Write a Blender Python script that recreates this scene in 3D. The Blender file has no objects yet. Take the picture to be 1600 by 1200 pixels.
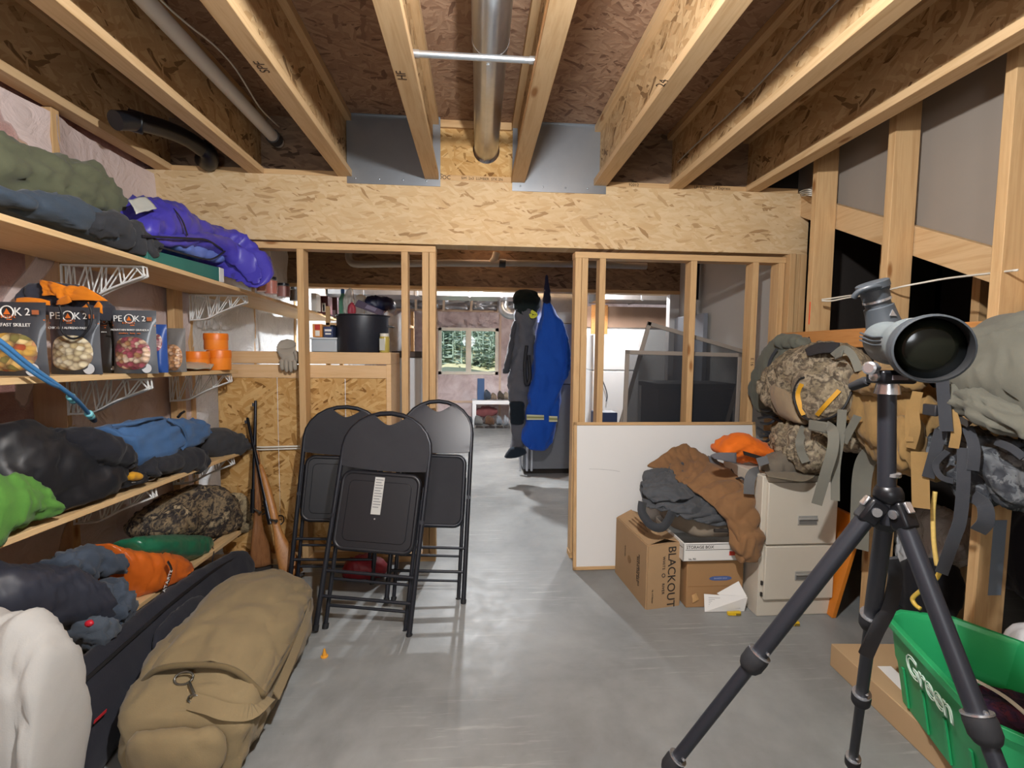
import bpy, bmesh, math, random
from mathutils import Vector, Matrix, noise
SC = bpy.context.scene
COL = SC.collection
PI = math.pi
R = math.radians
random.seed(4)

# ------------------------------------------------------------------ camera
FOC, VPX, VPY, ROLL, EYE = 745.0, 744.0, 549.0, 0.0108, 1.35
_y = Vector(((VPX-800)/FOC, (600-VPY)/FOC, -1)).normalized()
_x = Vector((1, -ROLL, 0)); _x = (_x - _x.dot(_y)*_y).normalized()
_z = _x.cross(_y)
CM = Matrix((_x, _y, _z))
cam = bpy.data.objects.new('camera', bpy.data.cameras.new('camera'))
COL.objects.link(cam)
cam.matrix_world = Matrix.Translation((0, 0, EYE)) @ CM.to_4x4()
cam.data.sensor_width = 36
cam.data.lens = 36*FOC/1600
cam.data.clip_start = .02
SC.camera = cam
# ------------------------------------------------------------------ exposure, world, lamps
SC.view_settings.view_transform = 'Standard'
SC.view_settings.look = 'None'
SC.view_settings.gamma = 1
SC.view_settings.use_curve_mapping = False
SC.view_settings.exposure = 0.7
SC.render.film_transparent = False
w = bpy.data.worlds.new('sky'); SC.world = w; w.use_nodes = True
nt = w.node_tree
bg = nt.nodes['Background']
sky = nt.nodes.new('ShaderNodeTexSky'); sky.sky_type = 'HOSEK_WILKIE'
sky.turbidity = 5; sky.sun_direction = (0.3, 0.35, 0.88)
nt.links.new(sky.outputs[0], bg.inputs[0]); bg.inputs[1].default_value = 3.0

def lamp(name, kind, loc, power, size, col=(1, .9, .78), rot=None, sy=None):
    d = bpy.data.lights.new(name, kind); d.energy = power; d.color = col
    if kind == 'AREA':
        d.size = size
        if sy: d.shape = 'RECTANGLE'; d.size_y = sy
    else: d.shadow_soft_size = size
    o = bpy.data.objects.new(name, d); COL.objects.link(o); o.location = loc
    if rot: o.rotation_euler = rot
    return o
sun = lamp('sun', 'SUN', (0, 0, 12), 3.0, .01, (1, .97, .92), (R(50), 0, R(-12)))
lamp('ceiling_bulb', 'POINT', (.20, .62, 2.25), 118, .035, (.98, .99, 1))
lamp('rear_fill_light', 'POINT', (-.3, -1.3, 1.75), 44, .25, (.92, .96, 1))  # unseen soft fill added behind the camera to lift the shadows
lamp('back_room_bulb', 'POINT', (.06, 5.45, 2.24), 185, .04, (.92, .96, 1))
lamp('far_room_bulb', 'POINT', (1.75, 5.75, 2.3), 80, .08, (.95, .97, 1))

# ------------------------------------------------------------------ helpers: points
def ray(px, py): return CM @ Vector(((px-800)/FOC, (600-py)/FOC, -1))
def atY(px, py, y): d = ray(px, py); return Vector((0, 0, EYE)) + d*(y/d.y)
def atX(px, py, x): d = ray(px, py); return Vector((0, 0, EYE)) + d*(x/d.x)
def atZ(px, py, z=0): d = ray(px, py); return Vector((0, 0, EYE)) + d*((z-EYE)/d.z)

# ------------------------------------------------------------------ helpers: objects
def tag(o, label=None, cat=None, group=None, kind=None):
    if label: o['label'] = label
    if cat: o['category'] = cat
    if group: o['group'] = group
    if kind: o['kind'] = kind
    return o
def empty(name, loc, label=None, cat=None, group=None, kind=None, rz=0):
    o = bpy.data.objects.new(name, None); COL.objects.link(o)
    o.empty_display_size = .05
    o.location = loc; o.rotation_euler = (0, 0, rz)
    return tag(o, label, cat, group, kind)
def kids(o): return [c for c in COL.objects if c.parent == o]
def dup(o, parent=None):
    c = o.copy(); COL.objects.link(c)
    if parent: c.parent = parent
    for k in kids(o): dup(k, c)
    return c
def org(o):
    v = Vector((0, 0, 0))
    while o is not None: v += Vector(o.location); o = o.parent
    return v
class MB:
    def __init__(s): s.v = []; s.f = []; s.m = []
    def add(s, vs, fs, mi=0):
        b = len(s.v); s.v += [Vector(v) for v in vs]
        for f in fs: s.f.append([b+i for i in f]); s.m.append(mi)
        return s
    def hexa(s, p, mi=0):   # 4 bottom then 4 top
        return s.add(p, [(3, 2, 1, 0), (4, 5, 6, 7), (0, 1, 5, 4), (1, 2, 6, 5), (2, 3, 7, 6), (3, 0, 4, 7)], mi)
    def box(s, x0, x1, y0, y1, z0, z1, mi=0):
        return s.hexa([(x0,y0,z0),(x1,y0,z0),(x1,y1,z0),(x0,y1,z0),(x0,y0,z1),(x1,y0,z1),(x1,y1,z1),(x0,y1,z1)], mi)
    def obox(s, o, a, b, c, mi=0):  # corner and three edge vectors
        o, a, b, c = Vector(o), Vector(a), Vector(b), Vector(c)
        return s.hexa([o, o+a, o+a+b, o+b, o+c, o+a+c, o+a+b+c, o+b+c], mi)
    def beam(s, p, q, w, h, up=(0, 0, 1), mi=0):  # rectangular bar centred on p-q
        p, q = Vector(p), Vector(q); d = (q-p).normalized(); up = Vector(up)
        sx = d.cross(up).normalized(); u = sx.cross(d)
        return s.obox(p - sx*w/2 - u*h/2, sx*w, q-p, u*h, mi)
    def tube(s, pts, r, n=8, mi=0, cap=True, flat=1, up=None):
        pts = [Vector(p) for p in pts]; k = len(pts)
        rr = r if isinstance(r, (list, tuple)) else [r]*k
        b = len(s.v); ref = Vector(up) if up else None
        for i, p in enumerate(pts):
            t = (pts[min(i+1, k-1)] - pts[max(i-1, 0)]).normalized()
            if ref is None:
                ref = Vector((0, 0, 1)) if abs(t.z) < .9 else Vector((1, 0, 0))
            u = (ref - t*ref.dot(t))
            if u.length < 1e-6: u = t.orthogonal()
            u.normalize(); v = t.cross(u)
            if not up: ref = u
            for j in range(n):
                a = 2*PI*j/n
                s.v.append(p + (u*math.cos(a)*flat + v*math.sin(a))*rr[i])
        for i in range(k-1):
            for j in range(n):
                s.f.append([b+i*n+j, b+i*n+(j+1) % n, b+(i+1)*n+(j+1) % n, b+(i+1)*n+j]); s.m.append(mi)
        if cap:
            s.f.append([b+j for j in range(n)][::-1]); s.m.append(mi)
            s.f.append([b+(k-1)*n+j for j in range(n)]); s.m.append(mi)
        return s
    def lathe(s, prof, o=(0, 0, 0), ax=(0, 0, 1), n=24, mi=0, cap=True):  # prof: (radius, height)
        o = Vector(o); ax = Vector(ax).normalized(); u = ax.orthogonal().normalized(); v = ax.cross(u)
        b = len(s.v); k = len(prof)
        for r, h in prof:
            for j in range(n):
                a = 2*PI*j/n; s.v.append(o + ax*h + (u*math.cos(a)+v*math.sin(a))*r)
        for i in range(k-1):
            for j in range(n):
                s.f.append([b+i*n+j, b+i*n+(j+1) % n, b+(i+1)*n+(j+1) % n, b+(i+1)*n+j]); s.m.append(mi)
        if not cap: return s
        if prof[0][0] > 1e-5: s.f.append([b+j for j in range(n)][::-1]); s.m.append(mi)
        if prof[-1][0] > 1e-5: s.f.append([b+(k-1)*n+j for j in range(n)]); s.m.append(mi)
        return s
    def prism(s, poly, d, mi=0):   # polygon of points, extruded by vector d
        poly = [Vector(p) for p in poly]; d = Vector(d); n = len(poly); b = len(s.v)
        s.v += poly + [p+d for p in poly]
        s.f.append([b+i for i in range(n)][::-1]); s.m.append(mi)
        s.f.append([b+n+i for i in range(n)]); s.m.append(mi)
        for i in range(n): s.f.append([b+i, b+(i+1) % n, b+n+(i+1) % n, b+n+i]); s.m.append(mi)
        return s
    def build(s, name, mat, parent=None, label=None, cat=None, group=None, kind=None, smooth=None, bevel=0, seg=2, solid=0, sub=0, keep=False):
        me = bpy.data.meshes.new(name)
        if parent is not None: o0 = org(parent)
        elif keep: o0 = Vector((0, 0, 0))
        else:
            xs = [v.x for v in s.v]; ys = [v.y for v in s.v]; zs = [v.z for v in s.v]
            o0 = Vector(((min(xs)+max(xs))/2, (min(ys)+max(ys))/2, min(zs)))
        me.from_pydata([tuple(v-o0) for v in s.v], [], s.f); me.update()
        bm = bmesh.new(); bm.from_mesh(me); bmesh.ops.recalc_face_normals(bm, faces=bm.faces); bm.to_mesh(me); bm.free()
        mats = mat if isinstance(mat, (list, tuple)) else [mat]
        for m in mats: me.materials.append(m)
        for p, i in zip(me.polygons, s.m): p.material_index = i
        if smooth is not None:
            me.shade_smooth()
            if smooth < 180: me.set_sharp_from_angle(angle=R(smooth))
        o = bpy.data.objects.new(name, me); COL.objects.link(o)
        if parent is not None: o.parent = parent
        elif not keep: o.location = o0
        if sub: md = o.modifiers.new('sub', 'SUBSURF'); md.levels = md.render_levels = sub
        if solid: md = o.modifiers.new('solid', 'SOLIDIFY'); md.thickness = solid; md.offset = 0
        if bevel:
            md = o.modifiers.new('bevel', 'BEVEL'); md.width = bevel; md.segments = seg; md.limit_method = 'ANGLE'; md.angle_limit = R(40)
            me.shade_smooth(); me.set_sharp_from_angle(angle=R(50))
        return tag(o, label, cat, group, kind)
def text(name, body, size, o, xdir, ydir, mat, parent, ext=.0006, align='CENTER', shear=0, space=1, sx=1, outline=0):
    """flat lettering: baseline origin o, reading direction xdir, up ydir"""
    c = bpy.data.curves.new(name, 'FONT'); c.body = body; c.size = size; c.extrude = ext; c.align_x = align; c.align_y = 'CENTER'
    c.shear = shear; c.space_character = space; c.resolution_u = 3
    c.materials.append(mat)
    if outline: c.fill_mode = 'NONE'; c.bevel_depth = outline; c.bevel_resolution = 1; c.extrude = 0
    tmp = bpy.data.objects.new(name, c); COL.objects.link(tmp)
    me = bpy.data.meshes.new_from_object(tmp.evaluated_get(bpy.context.evaluated_depsgraph_get()))
    bpy.data.objects.remove(tmp); bpy.data.curves.remove(c)
    if not me.materials: me.materials.append(mat)
    ob = bpy.data.objects.new(name, me); COL.objects.link(ob); ob.parent = parent
    x = Vector(xdir).normalized(); y = Vector(ydir).normalized(); z = x.cross(y)
    m = Matrix((x*sx, y, z)).transposed().to_4x4(); m.translation = Vector(o) - org(parent)
    ob.matrix_local = m
    return ob
# ------------------------------------------------------------------ helpers: soft goods
def cr(p, t):   # Catmull-Rom through a list of tuples/Vectors, t in 0..len-1
    n = len(p); i = min(int(t), n-2); f = t-i
    a, b, c, d = p[max(i-1, 0)], p[i], p[i+1], p[min(i+2, n-1)]
    f2, f3 = f*f, f*f*f
    return a*(-.5*f+f2-.5*f3) + b*(1-2.5*f2+1.5*f3) + c*(.5*f+2*f2-1.5*f3) + d*(-.5*f2+.5*f3)
def curve(pts, n): return [cr([Vector(p) for p in pts], t*(len(pts)-1)/(n-1)) for t in range(n)]
FOLDS = {}
def fold(p, seed, fr, sharp=1.0):
    """long creases: ridged noise drawn out along one or two directions"""
    if seed not in FOLDS:
        r = random.Random(seed*77+5); FOLDS[seed] = [Vector((r.gauss(0, 1), r.gauss(0, 1), r.gauss(0, .8))).normalized() for _ in range(3)]
    d1, d2, d3 = FOLDS[seed]; p = Vector(p)
    w_ = p*fr*.45+Vector((seed*1.7, 2, 5)); wv = Vector((noise.noise(w_), noise.noise(w_+Vector((31.3, 7.1, 3.7))), noise.noise(w_+Vector((5.9, 41.2, 17.4)))))*.11*(8/fr)
    p = p+wv
    o = Vector((seed*3.7, -seed*1.9, seed*.7))
    a = 1-abs(noise.noise((p-d1*(p.dot(d1)*.78))*fr*1.25+o))*2.4
    b = 1-abs(noise.noise((p-d2*(p.dot(d2)*.80))*fr*2.3+o*1.3))*2.4
    c = noise.noise((p-d3*(p.dot(d3)*.7))*fr*4.5-o)
    return (-a*abs(a)*.75 + b*abs(b)*.42 + c*.18)*sharp*1.35
def patch(mb, ctrl, nu=40, nv=40, amp=.01, fr=9, seed=1, st=(1, 1, 1), mi=0, edge=0, flip=False):
    """fabric sheet through a grid of control points, with folds along its normal; st stretches the fold pattern per world axis"""
    rows = [[Vector(c) for c in r] for r in ctrl]
    g = []
    for i in range(nu):
        a = i/(nu-1)
        r = []
        for j in range(nv):
            b = j/(nv-1)
            col = [cr(rr, b*(len(rr)-1)) for rr in rows]
            r.append(cr(col, a*(len(col)-1)))
        g.append(r)
    out = []
    for i in range(nu):
        for j in range(nv):
            du = g[min(i+1, nu-1)][j]-g[max(i-1, 0)][j]; dv = g[i][min(j+1, nv-1)]-g[i][max(j-1, 0)]
            nn = du.cross(dv)
            if nn.length > 1e-9: nn.normalize()
            p = g[i][j]; q = (p.x*st[0], p.y*st[1], p.z*st[2])
            k = fold(q, seed, fr)*amp
            e = Vector((0, 0, 0))
            if edge:
                m = min(i, nu-1-i, j, nv-1-j)
                if m < 3: e = (du.normalized()*noise.noise(p*fr*1.5+Vector((seed, 0, 0))) + dv.normalized()*noise.noise(p*fr*1.5+Vector((0, seed, 9))))*edge*(1-m/3)
            out.append(p + nn*(-k if flip else k) + e)
    fs = [(i*nv+j, i*nv+j+1, (i+1)*nv+j+1, (i+1)*nv+j) for i in range(nu-1) for j in range(nv-1)]
    return mb.add(out, fs, mi)
def loft(mb, secs, nl=40, nr=28, amp=.01, fr=9, seed=1, st=(1, 1, 1), zmin=None, ex=2.4, mi=0, cap=.5, xlim=None):
    """closed soft body: secs = (centre, a, b) half-axis vectors; ends rounded; folds; resting at zmin"""
    c = [Vector(s[0]) for s in secs]; A = [Vector(s[1]) for s in secs]; B = [Vector(s[2]) for s in secs]
    n = len(secs)-1; pts = []; cs = []
    for i in range(nl):
        t = i/(nl-1)*n
        u = i/(nl-1)
        k = 1.0
        e = min(u, 1-u)/max(cap, 1e-3)*n if cap else 9
        if e < 1: k = max(.02, (1-(1-e)**2)**.5)
        cc, aa, bb = cr(c, t), cr(A, t)*k, cr(B, t)*k
        cs.append(cc); row = []
        for j in range(nr):
            th = 2*PI*j/nr; co, si = math.cos(th), math.sin(th)
            x = math.copysign(abs(co)**(2/ex), co); y = math.copysign(abs(si)**(2/ex), si)
            row.append(cc + aa*x + bb*y)
        pts.append(row)
    out = []
    for i in range(nl):
        for j in range(nr):
            p = pts[i][j]; d = p-cs[i]
            L = d.length
            if L > 1e-6: d = d/L
            k = fold((p.x*st[0], p.y*st[1], p.z*st[2]), seed, fr)*amp*min(1, L/(amp*3+1e-6))
            q = p + d*k
            if zmin is not None and q.z < zmin: q.z = zmin
            if xlim is not None and q.x < xlim: q.x = xlim
            out.append(q)
    fs = [(i*nr+j, i*nr+(j+1) % nr, (i+1)*nr+(j+1) % nr, (i+1)*nr+j) for i in range(nl-1) for j in range(nr)]
    fs.append(tuple(range(nr))[::-1]); fs.append(tuple((nl-1)*nr+j for j in range(nr)))
    return mb.add(out, fs, mi)
def sx(pairs, X, th, lift=0):
    """sections from picture pairs (top px,py, bottom px,py) on the plane x=X; half thickness th across it"""
    o = []
    for q in pairs:
        xx = q[4] if len(q) > 4 else X; t = q[5] if len(q) > 5 else th
        T, B = atX(q[0], q[1], xx), atX(q[2], q[3], xx)
        o.append(((T+B)/2, Vector((t, 0, 0)), (T-B)/2))
    return o
def sy(pairs, Y, th):
    o = []
    for q in pairs:
        yy = q[4] if len(q) > 4 else Y; t = q[5] if len(q) > 5 else th
        T, B = atY(q[0], q[1], yy), atY(q[2], q[3], yy)
        o.append(((T+B)/2, Vector((0, t, 0)), (T-B)/2))
    return o
def strap(mb, pts, w, th=.003, n=24, face=(0, -1, 0), mi=0):
    """flat webbing along pts, wide across the direction face x path"""
    P_ = curve(pts, n); fz = Vector(face); b = len(mb.v)
    for i, p in enumerate(P_):
        t = (P_[min(i+1, n-1)]-P_[max(i-1, 0)]).normalized()
        s = t.cross(fz)
        if s.length < 1e-5: s = t.orthogonal()
        s.normalize(); q = s.cross(t).normalized()
        mb.v += [p-s*w/2-q*th/2, p+s*w/2-q*th/2, p+s*w/2+q*th/2, p-s*w/2+q*th/2]
    for i in range(n-1):
        for j in range(4):
            mb.f.append([b+i*4+j, b+i*4+(j+1) % 4, b+(i+1)*4+(j+1) % 4, b+(i+1)*4+j]); mb.m.append(mi)
    mb.f.append([b+3, b+2, b+1, b]); mb.m.append(mi)
    k = b+(n-1)*4; mb.f.append([k, k+1, k+2, k+3]); mb.m.append(mi)
    return mb

from mathutils.bvhtree import BVHTree
class Surf:
    """finds the point of an object's own surface that lies along a sight line, to lay straps, zips and prints on it"""
    def __init__(s, *obs):
        s.t = []
        for o in obs:
            b = org(o); s.t.append(BVHTree.FromPolygons([Vector(v.co)+b for v in o.data.vertices], [tuple(p.vertices) for p in o.data.polygons]))
    def on(s, px, py, off=.004, alt=None):
        d = ray(px, py).normalized(); best = None
        for t in s.t:
            h, n, i, q = t.ray_cast(Vector((0, 0, EYE)), d)
            if h is not None and (best is None or q < best[2]): best = (h, n, q)
        if best is None: return alt
        h, n, q = best
        if n.dot(d) > 0: n = -n
        return h + n*off*.5 - d*off*.7
# ------------------------------------------------------------------ materials
def srgb(h):
    h = h.lstrip('#'); c = [int(h[i:i+2], 16)/255 for i in (0, 2, 4)]
    return tuple((x/12.92 if x <= .04045 else ((x+.055)/1.055)**2.4) for x in c) + (1,)
class N:
    def __init__(s, name):
        s.m = bpy.data.materials.new(name); s.m.use_nodes = True; s.t = s.m.node_tree
        s.b = s.t.nodes['Principled BSDF']; s.out = s.t.nodes['Material Output']
        s.tc = s.t.nodes.new('ShaderNodeTexCoord')
    def n(s, ty, ins=None, **kw):
        x = s.t.nodes.new(ty)
        for k, v in kw.items(): setattr(x, k, v)
        for k, v in (ins or {}).items(): s.set(x.inputs[k], v)
        return x
    def set(s, sock, v):
        if hasattr(v, 'is_linked') or isinstance(v, bpy.types.NodeSocket): s.t.links.new(v, sock)
        else: sock.default_value = v
    def map(s, scale=(1, 1, 1), rot=(0, 0, 0), loc=(0, 0, 0), src=None):
        return s.n('ShaderNodeMapping', {'Vector': src or s.tc.outputs['Object'], 'Scale': scale, 'Rotation': rot, 'Location': loc}).outputs[0]
    def noise(s, vec, scale, detail=3, rough=.5, dist=0):
        x = s.n('ShaderNodeTexNoise', {'Scale': scale, 'Detail': detail, 'Roughness': rough, 'Distortion': dist})
        s.t.links.new(vec, x.inputs['Vector']); return x.outputs[0]
    def vor(s, vec, scale, feature='F1', rnd=1):
        x = s.n('ShaderNodeTexVoronoi', {'Scale': scale, 'Randomness': rnd}, feature=feature)
        s.t.links.new(vec, x.inputs['Vector']); return x
    def ramp(s, fac, stops, interp='LINEAR'):
        x = s.n('ShaderNodeValToRGB'); x.color_ramp.interpolation = interp
        e = x.color_ramp.elements
        while len(e) < len(stops): e.new(.5)
        for k, (p, c) in zip(e, stops): k.position = p; k.color = srgb(c) if isinstance(c, str) else (c, c, c, 1)
        s.t.links.new(fac, x.inputs[0]); return x.outputs[0]
    def mix(s, f, a, b, mode='MIX'):
        x = s.n('ShaderNodeMix', data_type='RGBA', blend_type=mode)
        s.set(x.inputs[0], f); s.set(x.inputs[6], a); s.set(x.inputs[7], b); return x.outputs[2]
    def math(s, op, a, b=0):
        x = s.n('ShaderNodeMath', operation=op); s.set(x.inputs[0], a); s.set(x.inputs[1], b); return x.outputs[0]
    def bump(s, h, strength=.3, dist=.01, norm=None):
        x = s.n('ShaderNodeBump', {'Strength': strength, 'Distance': dist, 'Height': h})
        if norm: s.t.links.new(norm, x.inputs['Normal'])
        s.t.links.new(x.outputs[0], s.b.inputs['Normal']); return x.outputs[0]
    def col(s, v): s.set(s.b.inputs['Base Color'], v); return s
    def p(s, **k):
        for a, v in k.items(): s.set(s.b.inputs[{'rough': 'Roughness', 'metal': 'Metallic', 'spec': 'Specular IOR Level', 'coat': 'Coat Weight', 'sheen': 'Sheen Weight', 'trans': 'Transmission Weight', 'alpha': 'Alpha', 'ior': 'IOR', 'coatr': 'Coat Roughness'}[a]], v)
        return s
MATS = {}
def plain(c, rough=.5, metal=0, var=.12, vs=6, bump=0, bs=60, **k):
    key = ('plain', c, rough, metal, var, vs, bump, bs, tuple(k.items()))
    if key in MATS: return MATS[key]
    s = N('mat_'+c.strip('#')); v = s.map()
    a = srgb(c)
    if var:
        f = s.noise(v, vs, 5, .6)
        s.col(s.mix(s.math('MULTIPLY', f, 1), tuple(x*(1-var) for x in a[:3])+(1,), tuple(min(1, x*(1+var)) for x in a[:3])+(1,)))
    else: s.col(a)
    s.p(rough=rough, metal=metal, **k)
    if bump: s.bump(s.noise(v, bs, 4, .6), bump, .004)
    MATS[key] = s.m; return s.m
def fabric(c, c2=None, rough=.92, weave=260, wr=.35, crease=14, sheen=.1, var=.2):
    key = ('fab', c, c2, rough, weave, wr, crease, sheen)
    if key in MATS: return MATS[key]
    s = N('fabric_'+c.strip('#')); v = s.map(); a = srgb(c); b = srgb(c2) if c2 else tuple(x*(1-var) for x in a[:3])+(1,)
    f = s.noise(v, 5, 5, .65)
    s.col(s.mix(f, a, b)); s.p(rough=rough, sheen=sheen, spec=.25)
    rn = s.n('ShaderNodeTexNoise', {'Scale': crease*.55, 'Detail': 4, 'Roughness': .55, 'Distortion': .6}, noise_type='RIDGED_MULTIFRACTAL'); s.t.links.new(v, rn.inputs['Vector'])
    n1 = s.bump(rn.outputs[0], min(1, wr*.9), .012)
    wv = s.noise(v, weave, 2, .5)
    s.bump(wv, .25, .002, n1)
    MATS[key] = s.m; return s.m
def nylon(c, rough=.38, crease=22, wr=.5, c2=None):
    key = ('nyl', c, rough, crease, wr)
    if key in MATS: return MATS[key]
    s = N('nylon_'+c.strip('#')); v = s.map(); a = srgb(c)
    s.col(s.mix(s.noise(v, 8, 4), a, srgb(c2) if c2 else tuple(x*.8 for x in a[:3])+(1,))); s.p(rough=rough, sheen=.05)
    rn = s.n('ShaderNodeTexNoise', {'Scale': crease*.5, 'Detail': 4, 'Roughness': .5, 'Distortion': .8}, noise_type='RIDGED_MULTIFRACTAL'); s.t.links.new(v, rn.inputs['Vector'])
    s.bump(rn.outputs[0], wr*.8, .010)
    MATS[key] = s.m; return s.m
def camo(name, cols, scale=9, st=(1, 1, 1), rough=.9):
    s = N(name); v = s.map(st)
    f = s.noise(v, scale, 3, .6, .5)
    k = len(cols); c = s.ramp(f, [(.30+.40*i/(k), q) for i, q in enumerate(cols)])
    for j, (ang, q) in enumerate(((20, cols[2]), (-35, cols[-2]), (70, cols[0]))):
        g = s.noise(s.map((scale*9, scale*2.2, scale*5), (R(ang*.7), R(ang), R(ang))), 1, 3, .6, .4)
        c = s.mix(s.ramp(g, [(.56, 0), (.60, .75)]), c, srgb(q))
    s.col(c).p(rough=rough, spec=.2); s.bump(s.noise(v, 26, 5, .65, .8), .4, .01)
    return s.m
def osb(name, plane, light='#d9b27c', mid='#c99d62', dark='#8d6236', sc=1.0, darkness=.5, angs=(8, 38, -33, 78), few=.12):
    """oriented strand board seen on plane 'xz', 'xy' or 'yz'"""
    s = N(name); rot = {'xz': (R(90), 0, 0), 'xy': (0, 0, 0), 'yz': (R(90), 0, R(0))}[plane]
    src = s.tc.outputs['Object']
    if plane == 'xz':
        sp = s.n('ShaderNodeSeparateXYZ', {0: src}); cb = s.n('ShaderNodeCombineXYZ', {0: sp.outputs[0], 1: sp.outputs[2], 2: 0.0}); src = cb.outputs[0]
    if plane == 'yz':
        sp = s.n('ShaderNodeSeparateXYZ', {0: src}); cb = s.n('ShaderNodeCombineXYZ', {0: sp.outputs[1], 1: sp.outputs[2], 2: 0.0}); src = cb.outputs[0]
    wob = s.n('ShaderNodeTexNoise', {'Scale': 7*sc, 'Detail': 2}); s.t.links.new(src, wob.inputs['Vector'])
    wv = s.n('ShaderNodeVectorMath', {0: wob.outputs[1], 1: (.5, .5, .5)}, operation='SUBTRACT').outputs[0]
    wv = s.n('ShaderNodeVectorMath', {0: wv, 'Scale': .05/sc}, operation='SCALE').outputs[0]
    base = s.n('ShaderNodeVectorMath', {0: src, 1: wv}, operation='ADD').outputs[0]
    layers = []
    for k, (ang, sx_, sy_) in enumerate(((angs[0], 7, 48), (angs[1], 9, 42), (angs[2], 9, 46), (angs[3], 11, 40))):
        m = s.map((sx_*sc, sy_*sc, 1), (0, 0, 0), (k*3.1, k*1.7, 0), s.map((1, 1, 1), (0, 0, R(ang)), (0, 0, 0), base))
        v = s.vor(m, 1)
        hue = s.n('ShaderNodeSeparateColor', {0: v.outputs['Color']})
        c = s.ramp(hue.outputs[0], [(.0, dark), (few, mid), (.5, light), (.85, mid), (1, light)])
        gr = s.noise(s.map((1.2, 26, 1), (0, 0, 0), (0, 0, 0), m), 1.2, 3, .7)
        c = s.mix(.35, c, s.ramp(gr, [(.3, dark), (.62, light)]), 'MULTIPLY') if False else s.mix(s.ramp(gr, [(.30, .45), (.5, 0)]), c, srgb(mid))
        layers.append((c, hue.outputs[1], v.outputs['Distance']))
    c, h = layers[0][0], layers[0][2]
    for k in (1, 2, 3):
        sel = s.ramp(layers[k][1], [(.60 if k < 3 else .8, 0), (.62 if k < 3 else .82, 1)])
        c = s.mix(sel, c, layers[k][0]); h = s.mix(sel, h, layers[k][2])
    cr_ = s.noise(s.map((7*sc, 70*sc, 1), (0, 0, R(4)), (0, 0, 0), base), 1, 5, .7, .8)
    c = s.mix(s.ramp(cr_, [(.64, 0), (.74, darkness)]), c, srgb(dark))
    c = s.mix(.5, c, s.ramp(s.noise(base, 2.2, 3), [(.25, .72), (.75, 1.0)]), 'MULTIPLY')
    s.col(c).p(rough=.72, spec=.25); s.bump(h, .35, .003)
    return s.m
def wood(name, axis, c1='#cfab7c', c2='#b79062', knot='#8a5a2e', sc=1.0, knots=True, rough=.62, grain=.5):
    s = N(name); i = 'xyz'.index(axis)
    st = [14*sc]*3; st[i] = .9*sc
    oi = s.n('ShaderNodeObjectInfo')
    off = s.n('ShaderNodeVectorMath', {0: s.tc.outputs['Object'], 1: s.n('ShaderNodeCombineXYZ', {0: s.math('MULTIPLY', oi.outputs['Random'], 7.0), 1: s.math('MULTIPLY', oi.outputs['Random'], 13.0), 2: s.math('MULTIPLY', oi.outputs['Random'], 5.0)}).outputs[0]}, operation='ADD').outputs[0]
    v = s.map(tuple(st), src=off)
    f = s.noise(v, 2.2, 5, .6, .6)
    c = s.ramp(f, [(.28, c2), (.5, c1), (.72, c2)])
    fine = s.noise(s.map(tuple(x*5 for x in st), src=off), 2, 3, .6)
    c = s.mix(s.math('MULTIPLY', fine, .35), c, srgb(c2))
    c = s.mix(.55, c, s.ramp(oi.outputs['Random'], [(0, .80), (1, 1.0)]), 'MULTIPLY')
    if knots:
        st2 = [7.5]*3; st2[i] = 2.6
        kv = s.vor(s.map(tuple(st2), src=off), 1)
        sel = s.n('ShaderNodeSeparateColor', {0: kv.outputs['Color']}).outputs[0]
        k = s.math('MULTIPLY', s.ramp(kv.outputs['Distance'], [(.06, 1.0), (.13, 0)]), s.ramp(sel, [(.25, 0), (.3, .9)]))
        c = s.mix(k, c, srgb(knot))
    s.col(c).p(rough=rough, spec=.3); s.bump(fine, .12, .002)
    return s.m
# ================================================================== materials of the shell
M_osb = osb('osb_xz', 'xz', '#d8bd95', '#c9a87b', '#a07e56', 1.35, .65, (3, 14, -12, 42), .09)
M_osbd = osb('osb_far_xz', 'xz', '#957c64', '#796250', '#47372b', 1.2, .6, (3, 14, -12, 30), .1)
M_osbp = osb('osb_panel', 'xz', '#d6b077', '#b98c50', '#7c5426', 1.2, .75)
M_osbw = osb('osb_web', 'yz', '#ccac80', '#ae8a5e', '#664a2e', 1.1, .7)
M_osbc = osb('osb_subfloor', 'xy', '#a98a70', '#8c6c56', '#664a3a', 1.3, .6)
M_wx = wood('pine_x', 'x'); M_wy = wood('pine_y', 'y', '#d4b388', '#bd986a'); M_wz = wood('pine_z', 'z', '#cfab7c', '#b79062')
M_wr = wood('stained_board', 'y', '#c98f55', '#b0743c', sc=1.2)
M_sheet = plain('#9aa0a6', .34, .85, .10, 9)
def concrete():
    s = N('concrete'); v = s.map()
    a = s.noise(v, 1.3, 6, .62, .3); b = s.noise(v, 9, 6, .65); c = s.noise(s.map((1, 14, 1), (0, 0, R(30))), 3, 4, .7)
    k = s.ramp(a, [(.28, '#6c6e6e'), (.5, '#858786'), (.72, '#989a99')])
    k = s.mix(.45, k, s.ramp(b, [(.25, .66), (.7, 1)]), 'MULTIPLY')
    k = s.mix(s.math('MULTIPLY', s.ramp(c, [(.54, 0), (.72, .75)]), s.ramp(s.noise(v, 1.1, 2), [(.45, 0), (.6, .8)])), k, srgb('#b9b9b5'))
    sp = s.vor(v, 22); k = s.mix(s.ramp(sp.outputs['Distance'], [(.03, .35), (.07, 0)]), k, srgb('#6a6a67'))
    s.col(k).p(rough=s.ramp(b, [(.3, .38), (.7, .62)]), spec=.4); s.bump(s.noise(v, 40, 5, .7), .12, .003)
    return s.m
M_conc = concrete()
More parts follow.
